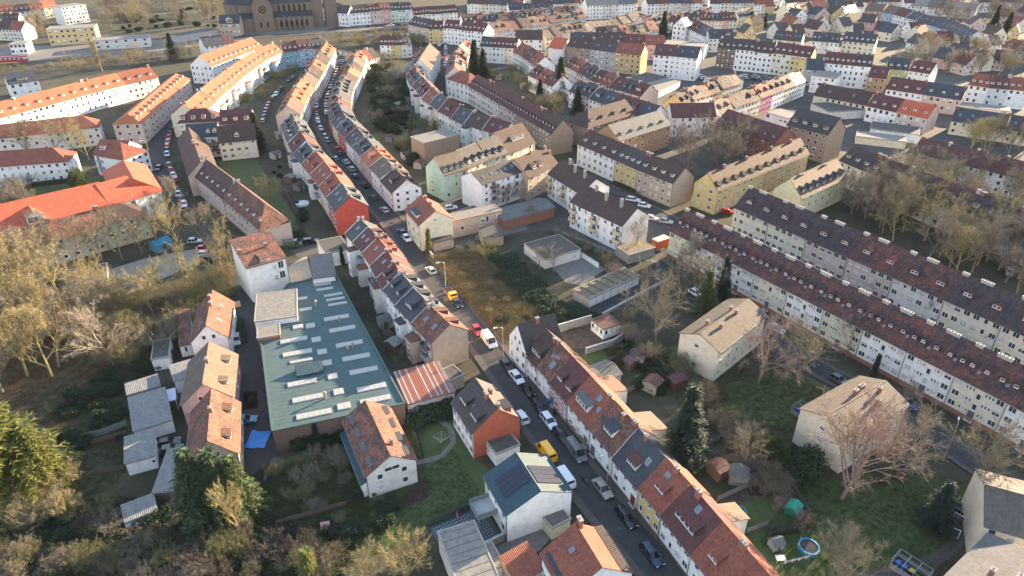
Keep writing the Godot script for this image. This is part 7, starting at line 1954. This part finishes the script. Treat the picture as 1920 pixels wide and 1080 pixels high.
func fence(label: String, pts: Array, h: float, colour: Color, key: String) -> void:
	var o := thing("garden_fence", label, "fence", px(pts[0]))
	var m := plain("fence_" + key, colour, 0.85)
	for i in pts.size() - 1:
		var p := px(pts[i]) - o.position
		var q := px(pts[i + 1]) - o.position
		var L := p.distance_to(q)
		var n := maxi(1, int(L / 1.8))
		var bas := Basis(Vector3.UP, atan2(-(q - p).z, (q - p).x))
		var pk := "fence panel %.1f %s" % [h, key]
		if not cache.has(pk): cache[pk] = boxes([[0.06, 0.1, -0.02, 1.74, h, 0.02]]).mesh(m)
		var pp := "fence post %.1f %s" % [h, key]
		if not cache.has(pp): cache[pp] = boxes([[-0.06, 0, -0.06, 0.06, h + 0.1, 0.06]]).mesh(m)
		for j in n:
			var a := part("fence_panel", cache[pk], o)
			a.transform = Transform3D(bas.scaled_local(Vector3(L / n / 1.8, 1, 1)), p.lerp(q, float(j) / n))
			var b := part("post", cache[pp], o)
			b.transform = Transform3D(bas, p.lerp(q, float(j) / n))

func lamp(x: float, y: float, dx: float, dz: float, label: String, h := 7.5) -> void:
	var o := thing("street_lamp", label, "street lamp", at_pixel(x, y), atan2(-dz, dx))
	var m := plain("lamp_metal", lin(0.4, 0.41, 0.4), 0.5, 0.4)
	if not cache.has("lamp_pole"):
		var p := MB.new()
		p.tube(Vector3.ZERO, Vector3(0, 7.2, 0), 0.1, 0.06, 8)
		cache["lamp_pole"] = p.mesh(m)
		var a := MB.new()
		a.tube(Vector3(0, 7.15, 0), Vector3(0.4, 7.6, 0), 0.05, 0.045, 6)
		a.tube(Vector3(0.4, 7.6, 0), Vector3(1.4, 7.75, 0), 0.045, 0.04, 6)
		cache["lamp_arm"] = a.mesh(m)
		cache["lamp_head"] = boxes([[1.3, 7.66, -0.14, 2.1, 7.86, 0.14]]).mesh(plain("lamp_head", lin(0.6, 0.61, 0.6), 0.4))
	for k in ["pole", "arm", "head"]:
		part(k if k != "head" else "lamp_head", cache["lamp_" + k], o).scale = Vector3.ONE * h / 7.5

func bin(x: float, y: float, col: String, label: String, turn := 0.0, group := "") -> void:
	var c: Color = {"blue": lin(0.02, 0.1, 0.42), "yellow": lin(0.6, 0.42, 0.02), "black": lin(0.02, 0.02, 0.02), "green": lin(0.03, 0.12, 0.05)}[col]
	var o := thing("wheelie_bin", label, "bin", at_pixel(x, y), turn, group)
	if not cache.has("bin" + col):
		var b := MB.new()
		b.prism(PackedVector2Array([Vector2(0.28, 0.1), Vector2(0.34, 1.0), Vector2(-0.34, 1.0), Vector2(-0.26, 0.1)]), -0.3, 0.3)
		cache["bin" + col] = b.mesh(plain("bin_black" if col == "yellow" else "bin_" + col, lin(0.03, 0.03, 0.03) if col == "yellow" else c, 0.5))
		cache["lid" + col] = boxes([[-0.33, 1.0, -0.38, 0.33, 1.1, 0.38]]).mesh(plain("lid_" + col, c, 0.45))
	part("bin_body", cache["bin" + col], o)
	part("lid", cache["lid" + col], o)

func build_props() -> void:
	lamp(836, 541, -0.9, 0.4, "street lamp beside the vacant lot's upper half")
	lamp(943, 668, -0.9, 0.4, "street lamp beside the corner house and white box van")
	lamp(1138, 905, -0.9, 0.4, "street lamp before the white house with speckled roof", 6.5)
	lamp(1770, 858, 0.5, -0.8, "street lamp on the lawn beside the road")
	lamp(762, 402, -0.9, 0.3, "street lamp at the yellow corner house's crossing")
	lamp(283, 300, -0.6, 0.8, "street lamp at the curved street by the red roofed house")
	wall_line("tall pale block wall along the walled yard", [[1043, 625], [1108, 606]], 2.2, 0.3, "concrete")
	wall_line("low pale wall round the pavilion yard's corner", [[1154, 617], [1173, 632], [1150, 648], [1098, 664]], 1.6, 0.3, "concrete")
	wall_line("pinkish brick wall between solar house and brown yard", [[898, 1036], [1018, 978]], 1.6, 0.3, "tan")
	wall_line("white low wall at the lane beside the sunny lawn", [[416, 582], [452, 574]], 1.3, 0.4, "yellow")
	wall_line("broken pale wall panel at the depot yard", [[1090, 482], [1122, 503]], 1.4, 0.2, "white")
	wall_line("street wall between yellow corner house and cypress", [[792, 462], [812, 487]], 1.6, 0.3, "beige")
	wall_line("long low wall along the garage court", [[1130, 592], [1210, 548], [1250, 528]], 0.7, 0.3, "concrete")
	fence("dark board fence round the cluttered garden beside green tent", [[1476, 905], [1522, 985]], 1.7, lin(0.12, 0.09, 0.07), "dark")
	fence("grey fence along the garden below the laurel", [[1300, 890], [1350, 865], [1400, 850]], 1.1, lin(0.25, 0.25, 0.24), "grey")
	fence("brown fence behind the rose block's lawn", [[536, 362], [560, 410], [566, 440]], 1.6, lin(0.14, 0.1, 0.075), "brown")
	fence("grey green fence at the vegetable gardens", [[155, 826], [198, 815], [240, 798]], 1.5, lin(0.16, 0.19, 0.17), "moss")
	fence("dark fence along the dotted terrace", [[806, 985], [905, 945]], 1.2, lin(0.06, 0.07, 0.08), "slate")
	for q in [["first", [[1120, 690], [1190, 655]]], ["second", [[1165, 742], [1240, 705]]], ["third", [[1240, 800], [1310, 760]]], ["fourth", [[1290, 850], [1350, 825]]], ["fifth", [[1345, 940], [1420, 905]]], ["sixth", [[1400, 1000], [1440, 985]]]]:
		fence("grey plot fence behind the terrace, %s down from the walled yard" % q[0], q[1], 1.2, lin(0.2, 0.18, 0.16), "plot")
	for q in [["first", [[110, 850], [240, 815]]], ["second", [[120, 905], [235, 880]]], ["third", [[70, 960], [235, 945]]], ["fourth", [[300, 1040], [480, 1010]]], ["fifth", [[520, 985], [660, 945]]]]:
		fence("brown plot fence in the lower gardens, %s counted from the grey sheds" % q[0], q[1], 1.1, lin(0.13, 0.1, 0.075), "brownplot")
	fence("thin grey fence beside the lane's end", [[497, 905], [514, 868]], 1.2, lin(0.12, 0.14, 0.15), "wire")
	# bin shelters: metal frame, low screen, bins inside
	var n := 0
	for q in [[[1674, 1055], [1735, 1095], "grey metal bin shelter on the lawn beside the footpath", ["blue", "blue", "yellow"]], [[1785, 955], [1842, 990], "metal bin shelter beside the road and dark fir", ["black", "black", "yellow", "black", "blue", "blue", "blue"]], [[1490, 770], [1510, 782], "metal bin shelter beside the first apartment house's lawn", ["blue", "blue"]]]:
		var o := thing("bin_shelter", q[2], "shelter", Vector3.ZERO)
		turned(o, q[0], q[1])
		var L := px(q[0]).distance_to(px(q[1]))
		var m := plain("shelter_metal", lin(0.35, 0.36, 0.36), 0.5, 0.5)
		part("screen", boxes([[0, 0.1, 1.35, L, 1.15, 1.4], [0, 0.1, -1.4, L, 1.15, -1.35], [0, 0.1, -1.35, 0.05, 1.15, 1.35]]).mesh(plain("shelter_screen", lin(0.2, 0.2, 0.2), 0.8)), o)
		var k := int(L / 1.5) + 1
		for i in k:
			var x := L * i / (k - 1)
			part("frame", boxes([[x - 0.04, 0, -1.44, x + 0.04, 1.9, -1.36], [x - 0.04, 0, 1.36, x + 0.04, 1.9, 1.44], [x - 0.04, 1.9, -1.44, x + 0.04, 1.98, 1.44]]).mesh(m), o)
		for z in [-1.4, 0.0, 1.4]:
			part("rail", boxes([[0, 1.98, z - 0.03, L, 2.03, z + 0.03]]).mesh(m), o)
		for i in (q[3] as Array).size():
			var bp := o.transform * Vector3(0.7 + i * minf(0.95, (L - 1.2) / q[3].size()), 0, 0.2)
			n += 1
			bin(960, 540, q[3][i], "%s wheelie bin in %s" % [q[3][i], q[2].substr(0, 60).replace("grey metal", "the").replace("metal ", "the ") if not q[2].begins_with("metal") else "the " + q[2]], o.rotation.y, "bins in the shelters")
			(get_child(get_child_count() - 1) as Node3D).position = bp
	bin(1028, 758, "blue", "blue bin against the white house by the black estate")
	bin(959, 672, "blue", "blue bin beside the half-timbered corner house")
	bin(1040, 777, "black", "black bin beside the white house's wall")
	for q in [[1100, 900], [1060, 838], [1160, 990], [955, 712], [1010, 790], [880, 620]]:
		var mc := MB.new()
		mc.tube(Vector3.ZERO, Vector3(0, 0.03, 0), 0.34, 0.34, 12)
		solo("manhole_cover", mc.mesh(plain("iron", lin(0.09, 0.085, 0.08), 0.6, 0.5)), "round iron manhole cover in the street", "manhole", at_pixel(q[0], q[1], 0.06), "manhole covers in the street")
	# goal frames
	for q in [[[1762, 997], [1795, 1010], "white goal frame on the lawn beside the footpath"], [[1785, 975], [1815, 992], "white goal frame before the bin shelter and dark fir"]]:
		var o := thing("goal_frame", q[2], "goal", Vector3.ZERO)
		turned(o, q[0], q[1])
		var L := px(q[0]).distance_to(px(q[1]))
		var m := plain("goal_white", lin(0.7, 0.7, 0.7), 0.5)
		for x in [0.0, L]: part("post", boxes([[x - 0.05, 0, -0.05, x + 0.05, 1.8, 0.05]]).mesh(m), o)
		part("crossbar", boxes([[0.05, 1.7, -0.05, L - 0.05, 1.8, 0.05]]).mesh(m), o)
	# trampolines and round pools
	for q in [[1515, 1030, 1.6, 0.75, "blue rimmed trampoline with tall net poles on the garden lawn", "trampoline", "trampoline"], [1386, 962, 1.2, 0.45, "small blue rimmed round pool behind the maroon roofed house", "garden_pool", "pool"], [567, 384, 2.1, 0.7, "round white garden pool behind the rear-facing terrace", "garden_pool", "pool"]]:
		var o := thing(q[5], q[4], q[6], at_pixel(q[0], q[1]))
		var r: float = q[2]
		var rim := MB.new()
		var mat := MB.new()
		for i in 20:
			var a := TAU * i / 20
			var b := TAU * (i + 1) / 20
			var p0 := Vector3(cos(a), 0, sin(a)); var p1 := Vector3(cos(b), 0, sin(b))
			var y := Vector3(0, q[3], 0)
			rim.quad(p1 * r, p0 * r, p0 * r + y, p1 * r + y)
			rim.quad(p1 * r + y, p0 * r + y, p0 * r * 0.82 + y, p1 * r * 0.82 + y)
			mat.tri(p1 * r * 0.82 + y * 0.9, p0 * r * 0.82 + y * 0.9, y * 0.9)
		var white: bool = q[0] == 567
		part("rim", rim.mesh(plain("pool_white" if white else "rim_blue", lin(0.6, 0.6, 0.6) if white else lin(0.03, 0.22, 0.3), 0.5)), o)
		part("surface", mat.mesh(plain("pool_water" if white else "jump_mat", lin(0.35, 0.45, 0.5) if white else lin(0.025, 0.025, 0.03), 0.3)), o)
		if q[5] == "trampoline":
			for i in 6:
				var a := TAU * i / 6
				var p := MB.new()
				p.tube(Vector3(cos(a) * r, 0, sin(a) * r), Vector3(cos(a) * r, 2.6, sin(a) * r), 0.04, 0.04, 5)
				part("pole", p.mesh(plain("pole_grey", lin(0.2, 0.2, 0.2), 0.5)), o)
	# tents, playhouse, table, tarpaulin
	for q in [[1492, 974, 1500, 962, 2.2, 2.0, 1.3, 0.6, [0.01, 0.2, 0.13], [0.02, 0.28, 0.19], "green garden tent in the cluttered garden", "garden_tent", "tent"], [1450, 1036, 1470, 1030, 1.8, 1.6, 1.2, 0.7, [0.3, 0.33, 0.3], [0.12, 0.13, 0.13], "small grey playhouse on stilts on the garden lawn", "playhouse", "playhouse"], [242, 1000, 275, 990, 3.2, 2.6, 1.4, 0.9, [0.5, 0.5, 0.42], [0.55, 0.58, 0.58], "pale tent below the mossy garden shed", "garden_tent", "tent"], [605, 1000, 615, 998, 1.1, 1.3, 1.0, 0.6, [0.3, 0.13, 0.12], [0.5, 0.25, 0.22], "tiny pink roofed hutch in the rough garden", "hutch", "hutch"], [655, 1008, 668, 1004, 1.2, 1.1, 0.9, 0.4, [0.1, 0.25, 0.4], [0.6, 0.62, 0.62], "tiny blue play hut with white roof", "play_hut", "hut"], [296, 476, 322, 466, 4.6, 4.0, 2.2, 1.0, [0.1, 0.25, 0.35], [0.03, 0.2, 0.32], "blue roofed shelter at the playground under bare trees", "playground_shelter", "shelter"], [1165, 688, 1182, 700, 2.4, 2.6, 2.0, 0.5, [0.14, 0.07, 0.06], [0.1, 0.05, 0.05], "dark brown garden hut behind the tin shed", "garden_hut", "hut"], [1262, 735, 1285, 726, 3.6, 3.0, 2.0, 0.6, [0.12, 0.05, 0.05], [0.11, 0.04, 0.045], "maroon garden hut beside the tall green fir", "garden_hut", "hut"]]:
		var o := thing(q[11], q[10], q[12], Vector3.ZERO)
		turned(o, [q[0], q[1]], [q[2], q[3]])
		var W: float = q[4]; var D: float = q[5]; var h: float = q[6]; var R: float = q[7]
		var b := MB.new()
		b.prism(PackedVector2Array([Vector2(0, 0), Vector2(0, h), Vector2(-D / 2, h + R), Vector2(-D, h), Vector2(-D, 0)]), 0, W)
		part("body", b.mesh(plain("hut_%d" % int(q[0]), lin(q[8][0], q[8][1], q[8][2]), 0.8)), o)
		var t := MB.new()
		t.prism(PackedVector2Array([Vector2(0.15, h - 0.05), Vector2(0.15, h + 0.03), Vector2(-D / 2, h + R + 0.1), Vector2(-D - 0.15, h + 0.03), Vector2(-D - 0.15, h - 0.05), Vector2(-D / 2, h + R + 0.02)]), -0.15, W + 0.15)
		part("roof", t.mesh(plain("hut_roof_%d" % int(q[0]), lin(q[9][0], q[9][1], q[9][2]), 0.7)), o)
		part("door", boxes([[W * 0.4, 0, 0.005, W * 0.62, h * 0.85, 0.03]]).mesh(plain("hut_door", lin(0.08, 0.06, 0.05), 0.7)), o)
	# blue tarpaulin, crumpled
	var tp := MB.new()
	var r := RandomNumberGenerator.new()
	r.seed = 8
	var hs := []
	for i in 49: hs.append(0.1 + r.randf() * 0.35)
	for i in 6:
		for j in 6:
			tp.quad(Vector3(i * 0.6, hs[i * 7 + j], -j * 0.75), Vector3((i + 1) * 0.6, hs[i * 7 + 7 + j], -j * 0.75), Vector3((i + 1) * 0.6, hs[i * 7 + 8 + j], -(j + 1) * 0.75), Vector3(i * 0.6, hs[i * 7 + j + 1], -(j + 1) * 0.75))
	solo("tarpaulin", tp.mesh(plain("tarp_blue", lin(0.02, 0.2, 0.55), 0.45)), "crumpled bright blue tarpaulin beside the lane", "tarpaulin", at_pixel(458, 842))
	# dotted terrace of the solar house
	var a := px([806, 992]); var b := px([905, 950])
	var te := thing("dotted_terrace", "dark slab terrace with rows of white dots beside the solar house", "terrace", a, atan2(-(b - a).z, (b - a).x))
	var W := a.distance_to(b)
	part("deck", boxes([[0, 0, -0.2, W, 0.12, 8.0]]).mesh(plain("deck_slate", lin(0.05, 0.075, 0.085), 0.7)), te)
	var dots := MB.new()
	for i in 18:
		for j in 14:
			dots.box(Vector3(0.5 + i * (W - 1.0) / 18.0, 0.12, 0.3 + j * 0.54), Vector3(0.62 + i * (W - 1.0) / 18.0, 0.13, 0.42 + j * 0.54))
	part("inlay", dots.mesh(plain("dot_white", lin(0.6, 0.6, 0.58), 0.6)), te).set_meta("kind", "stuff")
	var um := thing("folded_parasol", "folded pink parasol at the terrace fence", "parasol", at_pixel(858, 975))
	var up := MB.new()
	up.tube(Vector3(0, 0, 0), Vector3(0, 0.5, 0), 0.03, 0.03, 5)
	part("pole", up.mesh(plain("pole_grey", lin(0.2, 0.2, 0.2), 0.5)), um)
	var uc := MB.new()
	uc.tube(Vector3(0, 0.5, 0), Vector3(0, 1.0, 0), 0.12, 0.22, 7)
	uc.tube(Vector3(0, 1.0, 0), Vector3(0, 2.0, 0), 0.22, 0.03, 7)
	part("canopy", uc.mesh(plain("parasol_pink", lin(0.5, 0.12, 0.22), 0.8)), um)
	var tb := thing("patio_table", "white garden table on the playhouse lawn", "table", at_pixel(1462, 1052))
	part("table_top", boxes([[-0.7, 0.7, -0.5, 0.7, 0.76, 0.5]]).mesh(plain("plastic_white", lin(0.7, 0.7, 0.68), 0.4)), tb)
	for s in [[-0.6, -0.4], [0.55, -0.4], [-0.6, 0.35], [0.55, 0.35]]: part("leg", boxes([[s[0], 0, s[1], s[0] + 0.06, 0.7, s[1] + 0.06]]).mesh(plain("plastic_white", lin(0.7, 0.7, 0.68), 0.4)), tb)
	# rotary clothes dryer on the small lawn
	var dr := thing("rotary_dryer", "rotary clothes dryer on the small round lawn", "clothes dryer", at_pixel(828, 835))
	var dp := MB.new()
	dp.tube(Vector3.ZERO, Vector3(0, 2.0, 0), 0.04, 0.03, 6)
	part("pole", dp.mesh(plain("zinc", lin(0.2, 0.2, 0.2), 0.5, 0.6)), dr)
	for i in 4:
		var an := TAU * i / 4
		var ar := MB.new()
		ar.tube(Vector3(0, 1.3, 0), Vector3(cos(an) * 1.5, 2.1, sin(an) * 1.5), 0.025, 0.02, 4)
		for k in 3:
			var f := 0.4 + 0.3 * k
			ar.tube(Vector3(cos(an) * 1.5 * f, 1.3 + 0.8 * f, sin(an) * 1.5 * f), Vector3(cos(an + PI / 2) * 1.5 * f, 1.3 + 0.8 * f, sin(an + PI / 2) * 1.5 * f), 0.012, 0.012, 3)
		part("arm", ar.mesh(plain("dryer_line", lin(0.55, 0.55, 0.55), 0.5)), dr)
	# slide
	var sd := thing("garden_slide", "bright green plastic slide lying in the garden beside the tall fir", "slide", Vector3.ZERO)
	turned(sd, [1312, 848], [1332, 832])
	part("chute", boxes([[0, 0.1, -0.25, 2.6, 0.16, 0.25], [0, 0.16, -0.29, 2.6, 0.36, -0.25], [0, 0.16, 0.25, 2.6, 0.36, 0.29]]).mesh(plain("slide_green", lin(0.08, 0.5, 0.04), 0.4)), sd)
	# clothes line with washing
	var cl := thing("clothes_line", "clothes line with pale washing beside the tan bush", "clothes line", Vector3.ZERO)
	turned(cl, [1465, 1068], [1515, 1056])
	var CL := px([1465, 1068]).distance_to(px([1515, 1056]))
	for x in [0.0, CL]: part("post", boxes([[x - 0.04, 0, -0.04, x + 0.04, 1.9, 0.04]]).mesh(plain("pole_grey", lin(0.2, 0.2, 0.2), 0.5)), cl)
	part("line", boxes([[0, 1.78, -0.01, CL, 1.8, 0.01]]).mesh(plain("dryer_line", lin(0.55, 0.55, 0.55), 0.5)), cl)
	for i in 11: part("garment", boxes([[0.2 + i * CL / 11.5, 1.2 + 0.15 * (i % 3), -0.02, 0.5 + i * CL / 11.5, 1.78, 0.02]]).mesh(plain("cloth_%d" % (i % 3), [lin(0.6, 0.6, 0.6), lin(0.5, 0.3, 0.33), lin(0.55, 0.5, 0.45)][i % 3], 0.9)), cl)
	# yellow tipper lorry by the vacant lot
	var lo := thing("tipper_lorry", "small yellow tipper lorry parked beside the vacant lot", "lorry", at_pixel(845, 556, 0.05), atan2(-0.91, 0.42))
	var cab := MB.new()
	cab.xf = Transform3D(Basis(Vector3.UP, PI / 2), Vector3(1.3, 0, 0.95))
	cab.prism(PackedVector2Array([Vector2(1.2, 0.45), Vector2(1.25, 1.2), Vector2(0.85, 2.05), Vector2(-0.2, 2.1), Vector2(-0.2, 0.45)]), 0, 1.9)
	part("cab", cab.mesh(mats.paint_yellow), lo)
	part("windscreen", boxes([[2.18, 1.25, -0.8, 2.42, 1.9, 0.8]]).mesh(plain("car_glass", lin(0.012, 0.014, 0.018), 0.04)), lo)
	part("bed", boxes([[-2.4, 0.75, -1.0, 1.0, 0.85, 1.0], [-2.4, 0.85, -1.0, 1.0, 1.3, -0.95], [-2.4, 0.85, 0.95, 1.0, 1.3, 1.0], [-2.4, 0.85, -0.95, -2.35, 1.3, 0.95], [0.95, 0.85, -0.95, 1.0, 1.6, 0.95]]).mesh(plain("bed_brown", lin(0.2, 0.13, 0.08), 0.8)), lo)
	for e in [-1.6, 1.7]:
		for s in [-0.85, 0.85]: part("wheel", car_parts("hatch").wheel, lo, Vector3(e, 0.36, s))
	# orange lorry trailer at the court entrance
	var tr := thing("lorry_trailer", "orange-red box trailer with pale roof at the court entrance", "trailer", Vector3.ZERO)
	turned(tr, [1232, 474], [1254, 466])
	part("box", boxes([[0, 0.9, -2.4, 4.6, 3.3, 0]]).mesh(plain("trailer_orange", lin(0.42, 0.09, 0.04), 0.5)), tr)
	part("box_roof", boxes([[-0.05, 3.3, -2.45, 4.65, 3.38, 0.05]]).mesh(plain("trailer_roof", lin(0.5, 0.45, 0.36), 0.6)), tr)
	for x in [1.0, 3.6]:
		for z in [-2.2, -0.2]: part("wheel", car_parts("hatch").wheel, tr, Vector3(x, 0.4, z))
	# red regional train
	var t0 := px([-30, 122]); var t1 := px([54, 117])
	var tn := thing("train", "red and white railcar standing at the platform", "train", t0, atan2(-(t1 - t0).z, (t1 - t0).x))
	var TL := t0.distance_to(t1)
	part("car_body", boxes([[0, 0.9, -1.4, TL, 2.2, 1.4]]).mesh(plain("train_red", lin(0.42, 0.02, 0.02), 0.4)), tn)
	part("upper_body", boxes([[0.4, 2.2, -1.38, TL - 0.4, 3.3, 1.38]]).mesh(plain("train_white", lin(0.6, 0.6, 0.6), 0.4)), tn)
	var tro := MB.new()
	tro.prism(PackedVector2Array([Vector2(1.4, 3.3), Vector2(0.9, 3.8), Vector2(-0.9, 3.8), Vector2(-1.4, 3.3)]), 0, TL)
	part("train_roof", tro.mesh(plain("train_red", lin(0.42, 0.02, 0.02), 0.4)), tn)
	for i in int(TL / 2.2): part("window", boxes([[1.0 + i * 2.2, 2.35, 1.38, 2.5 + i * 2.2, 3.1, 1.41]]).mesh(glass()), tn)
	# solar carport roof and flower bed edging
	var so := thing("glass_canopy", "pale glazed canopy beside the pink house", "canopy", Vector3.ZERO)
	turned(so, [303, 778], [334, 770])
	part("pane_roof", boxes([[0, 2.6, -4.0, 3.2, 2.68, 0]]).mesh(plain("canopy_pane", lin(0.45, 0.45, 0.55), 0.2)), so)
	for x in [0.1, 3.0]:
		for z in [-3.9, -0.2]: part("post", boxes([[x, 0, z, x + 0.1, 2.6, z + 0.1]]).mesh(plain("plastic_white", lin(0.7, 0.7, 0.68), 0.4)), so)
	# huts, beds and hedges of the long gardens and back yards
	var hut_spots := [[712, 172, "long gardens"], [745, 205, "long gardens"], [735, 268, "long gardens"], [757, 300, "long gardens"], [705, 225, "long gardens"], [790, 318, "long gardens"], [772, 190, "long gardens"], [515, 300, "back gardens"], [548, 345, "back gardens"], [520, 262, "back gardens"], [560, 360, "back gardens"], [1205, 690, "terrace gardens"], [1345, 905, "terrace gardens"], [1228, 742, "terrace gardens"], [1400, 915, "terrace gardens"], [715, 620, "narrow yards"], [740, 665, "narrow yards"], [940, 150, "inner court"], [980, 168, "inner court"]]
	var hut_cols := [[0.16, 0.11, 0.08], [0.35, 0.33, 0.3], [0.2, 0.21, 0.2], [0.45, 0.43, 0.4]]
	for i in hut_spots.size():
		var q: Array = hut_spots[i]
		var o := thing("garden_hut", "small %s garden hut in the %s" % [["brown", "pale", "grey", "whitish"][i % 4], q[2]], "hut", at_pixel(q[0], q[1]), 0.5 + 0.4 * (i % 3), "small huts in the " + q[2])
		var c: Array = hut_cols[i % 4]
		var hb := MB.new()
		hb.prism(PackedVector2Array([Vector2(0, 0), Vector2(0, 2.1), Vector2(-1.5, 2.7), Vector2(-3.0, 2.1), Vector2(-3.0, 0)]), 0, 2.6 + 0.5 * (i % 2))
		part("body", hb.mesh(plain("small_hut_%d" % (i % 4), lin(c[0], c[1], c[2]), 0.85)), o)
		var ht := MB.new()
		ht.prism(PackedVector2Array([Vector2(0.2, 2.02), Vector2(0.2, 2.12), Vector2(-1.5, 2.84), Vector2(-3.2, 2.12), Vector2(-3.2, 2.02), Vector2(-1.5, 2.74)]), -0.15, 2.75 + 0.5 * (i % 2))
		part("roof", ht.mesh(roof_mat(["fibre", "dark", "rust", "grey"][(i / 2) % 4])), o)
		part("door", boxes([[0.8, 0, 0.005, 1.6, 1.85, 0.03]]).mesh(plain("hut_door", lin(0.08, 0.06, 0.05), 0.7)), o)
	for q in [["clipped hedge along the lawn road beside the huge tree", [[1640, 905], [1720, 880]], 1.0], ["low hedge in the playhouse garden below the green tent", [[1440, 1005], [1520, 985]], 1.1], ["hedge beside the round lawn's path", [[772, 800], [790, 862]], 0.8], ["clipped hedge before the white block's gable", [[1222, 462], [1262, 452]], 1.3], ["hedge behind the tall white house's yard", [[540, 447], [572, 440]], 1.6], ["dark hedge on the lane beside the white semi", [[452, 600], [458, 645]], 1.3], ["hedge below the maroon hipped block", [[60, 350], [150, 340]], 1.4], ["hedge before the rose terrace beside the street", [[1150, 345], [1250, 382]], 1.1], ["hedge along the rose block", [[368, 345], [470, 430]], 1.8]]:
		hedge(q[0], q[1], q[2])
	# repaired strips in the asphalt of the main street
	for q in [[[1085, 895], [1100, 912], [1108, 906], [1093, 889]], [[985, 765], [1010, 798], [1014, 796], [989, 763]], [[1148, 985], [1165, 1005], [1175, 1000], [1157, 980]], [[900, 655], [918, 680], [926, 676], [907, 652]], [[825, 545], [842, 566], [846, 564], [829, 543]], [[1040, 835], [1128, 945], [1131, 943], [1043, 833]], [[1560, 716], [1640, 756], [1644, 752], [1564, 712]], [[1690, 785], [1712, 800], [1722, 795], [1700, 780]]]:
		sheet("asphalt_patch", q, 0.066, mats.lane)
	# seams on the pale flat roof of the workshop
	var wk := get_node("flat_workshop") as Node3D
	var wl := px([862, 1105], 4.5).distance_to(px([935, 1080], 4.5))
	for i in 7: part("roof_seam", boxes([[0.2, 4.54, -1.4 - i * 1.4, wl - 0.2, 4.57, -1.32 - i * 1.4]]).mesh(wall_mat("brown")), wk)
	for i in 0: part("roof_seam", boxes([[wl * (i + 1) / 4.0 - 0.04, 4.535, -10.3, wl * (i + 1) / 4.0 + 0.04, 4.565, -0.2]]).mesh(wall_mat("brown")), wk)
	for q in [[[[165, 790], [225, 775], [232, 795], [170, 812]], "vegetable_bed"], [[[110, 825], [150, 815], [158, 838], [115, 850]], "vegetable_bed"], [[[1395, 900], [1440, 905], [1450, 930], [1405, 930]], "flower_bed"], [[[700, 590], [722, 585], [740, 625], [715, 632]], "yard_bed"], [[[455, 735], [482, 732], [484, 765], [458, 768]], "flower_bed"]]:
		sheet(q[1], q[0], 0.06, mats.soil)
	for q in [[[[716, 640], [742, 634], [762, 670], [738, 680]], "yard_lawn"], [[[1090, 665], [1130, 655], [1150, 680], [1115, 695]], "yard_lawn"], [[[1235, 660], [1280, 640], [1290, 680], [1260, 700]], "yard_lawn"]]:
		sheet(q[1], q[0], 0.05, mats.lawn)

func hedge(label: String, pts: Array, h: float) -> void:
	var a := px(pts[0])
	var b := px(pts[1])
	var L := a.distance_to(b)
	var r := RandomNumberGenerator.new()
	r.seed = int(L * 100)
	var m := MB.new()
	for i in int(L * h * 150):
		var p := Vector3(r.randf() * L, 0, 0)
		var u := r.randf() * 3.0
		if u < 1.0: p += Vector3(0, u * h, 0.45)
		elif u < 2.0: p += Vector3(0, h, 0.45 - 0.9 * (u - 1.0))
		else: p += Vector3(0, (u - 2.0) * h, -0.45)
		p += Vector3(r.randfn(0, 0.07), r.randfn(0, 0.07), r.randfn(0, 0.07))
		var d1 := Vector3(r.randfn(0, 1), r.randfn(0, 1), r.randfn(0, 1)).normalized()
		var d2 := d1.cross(Vector3(r.randfn(0, 1), r.randfn(0, 1), r.randfn(0, 1))).normalized()
		m.tri(p - d2 * 0.09, p + d2 * 0.09, p + d1 * 0.24)
	var o := thing("hedge", label, "hedge", a, atan2(-(b - a).z, (b - a).x))
	part("foliage", m.mesh(leaf_mat("laurel")), o)
	part("stems", boxes([[0.05, 0, -0.3, L - 0.05, h - 0.15, 0.3]]).mesh(twig_mat("dark")), o)
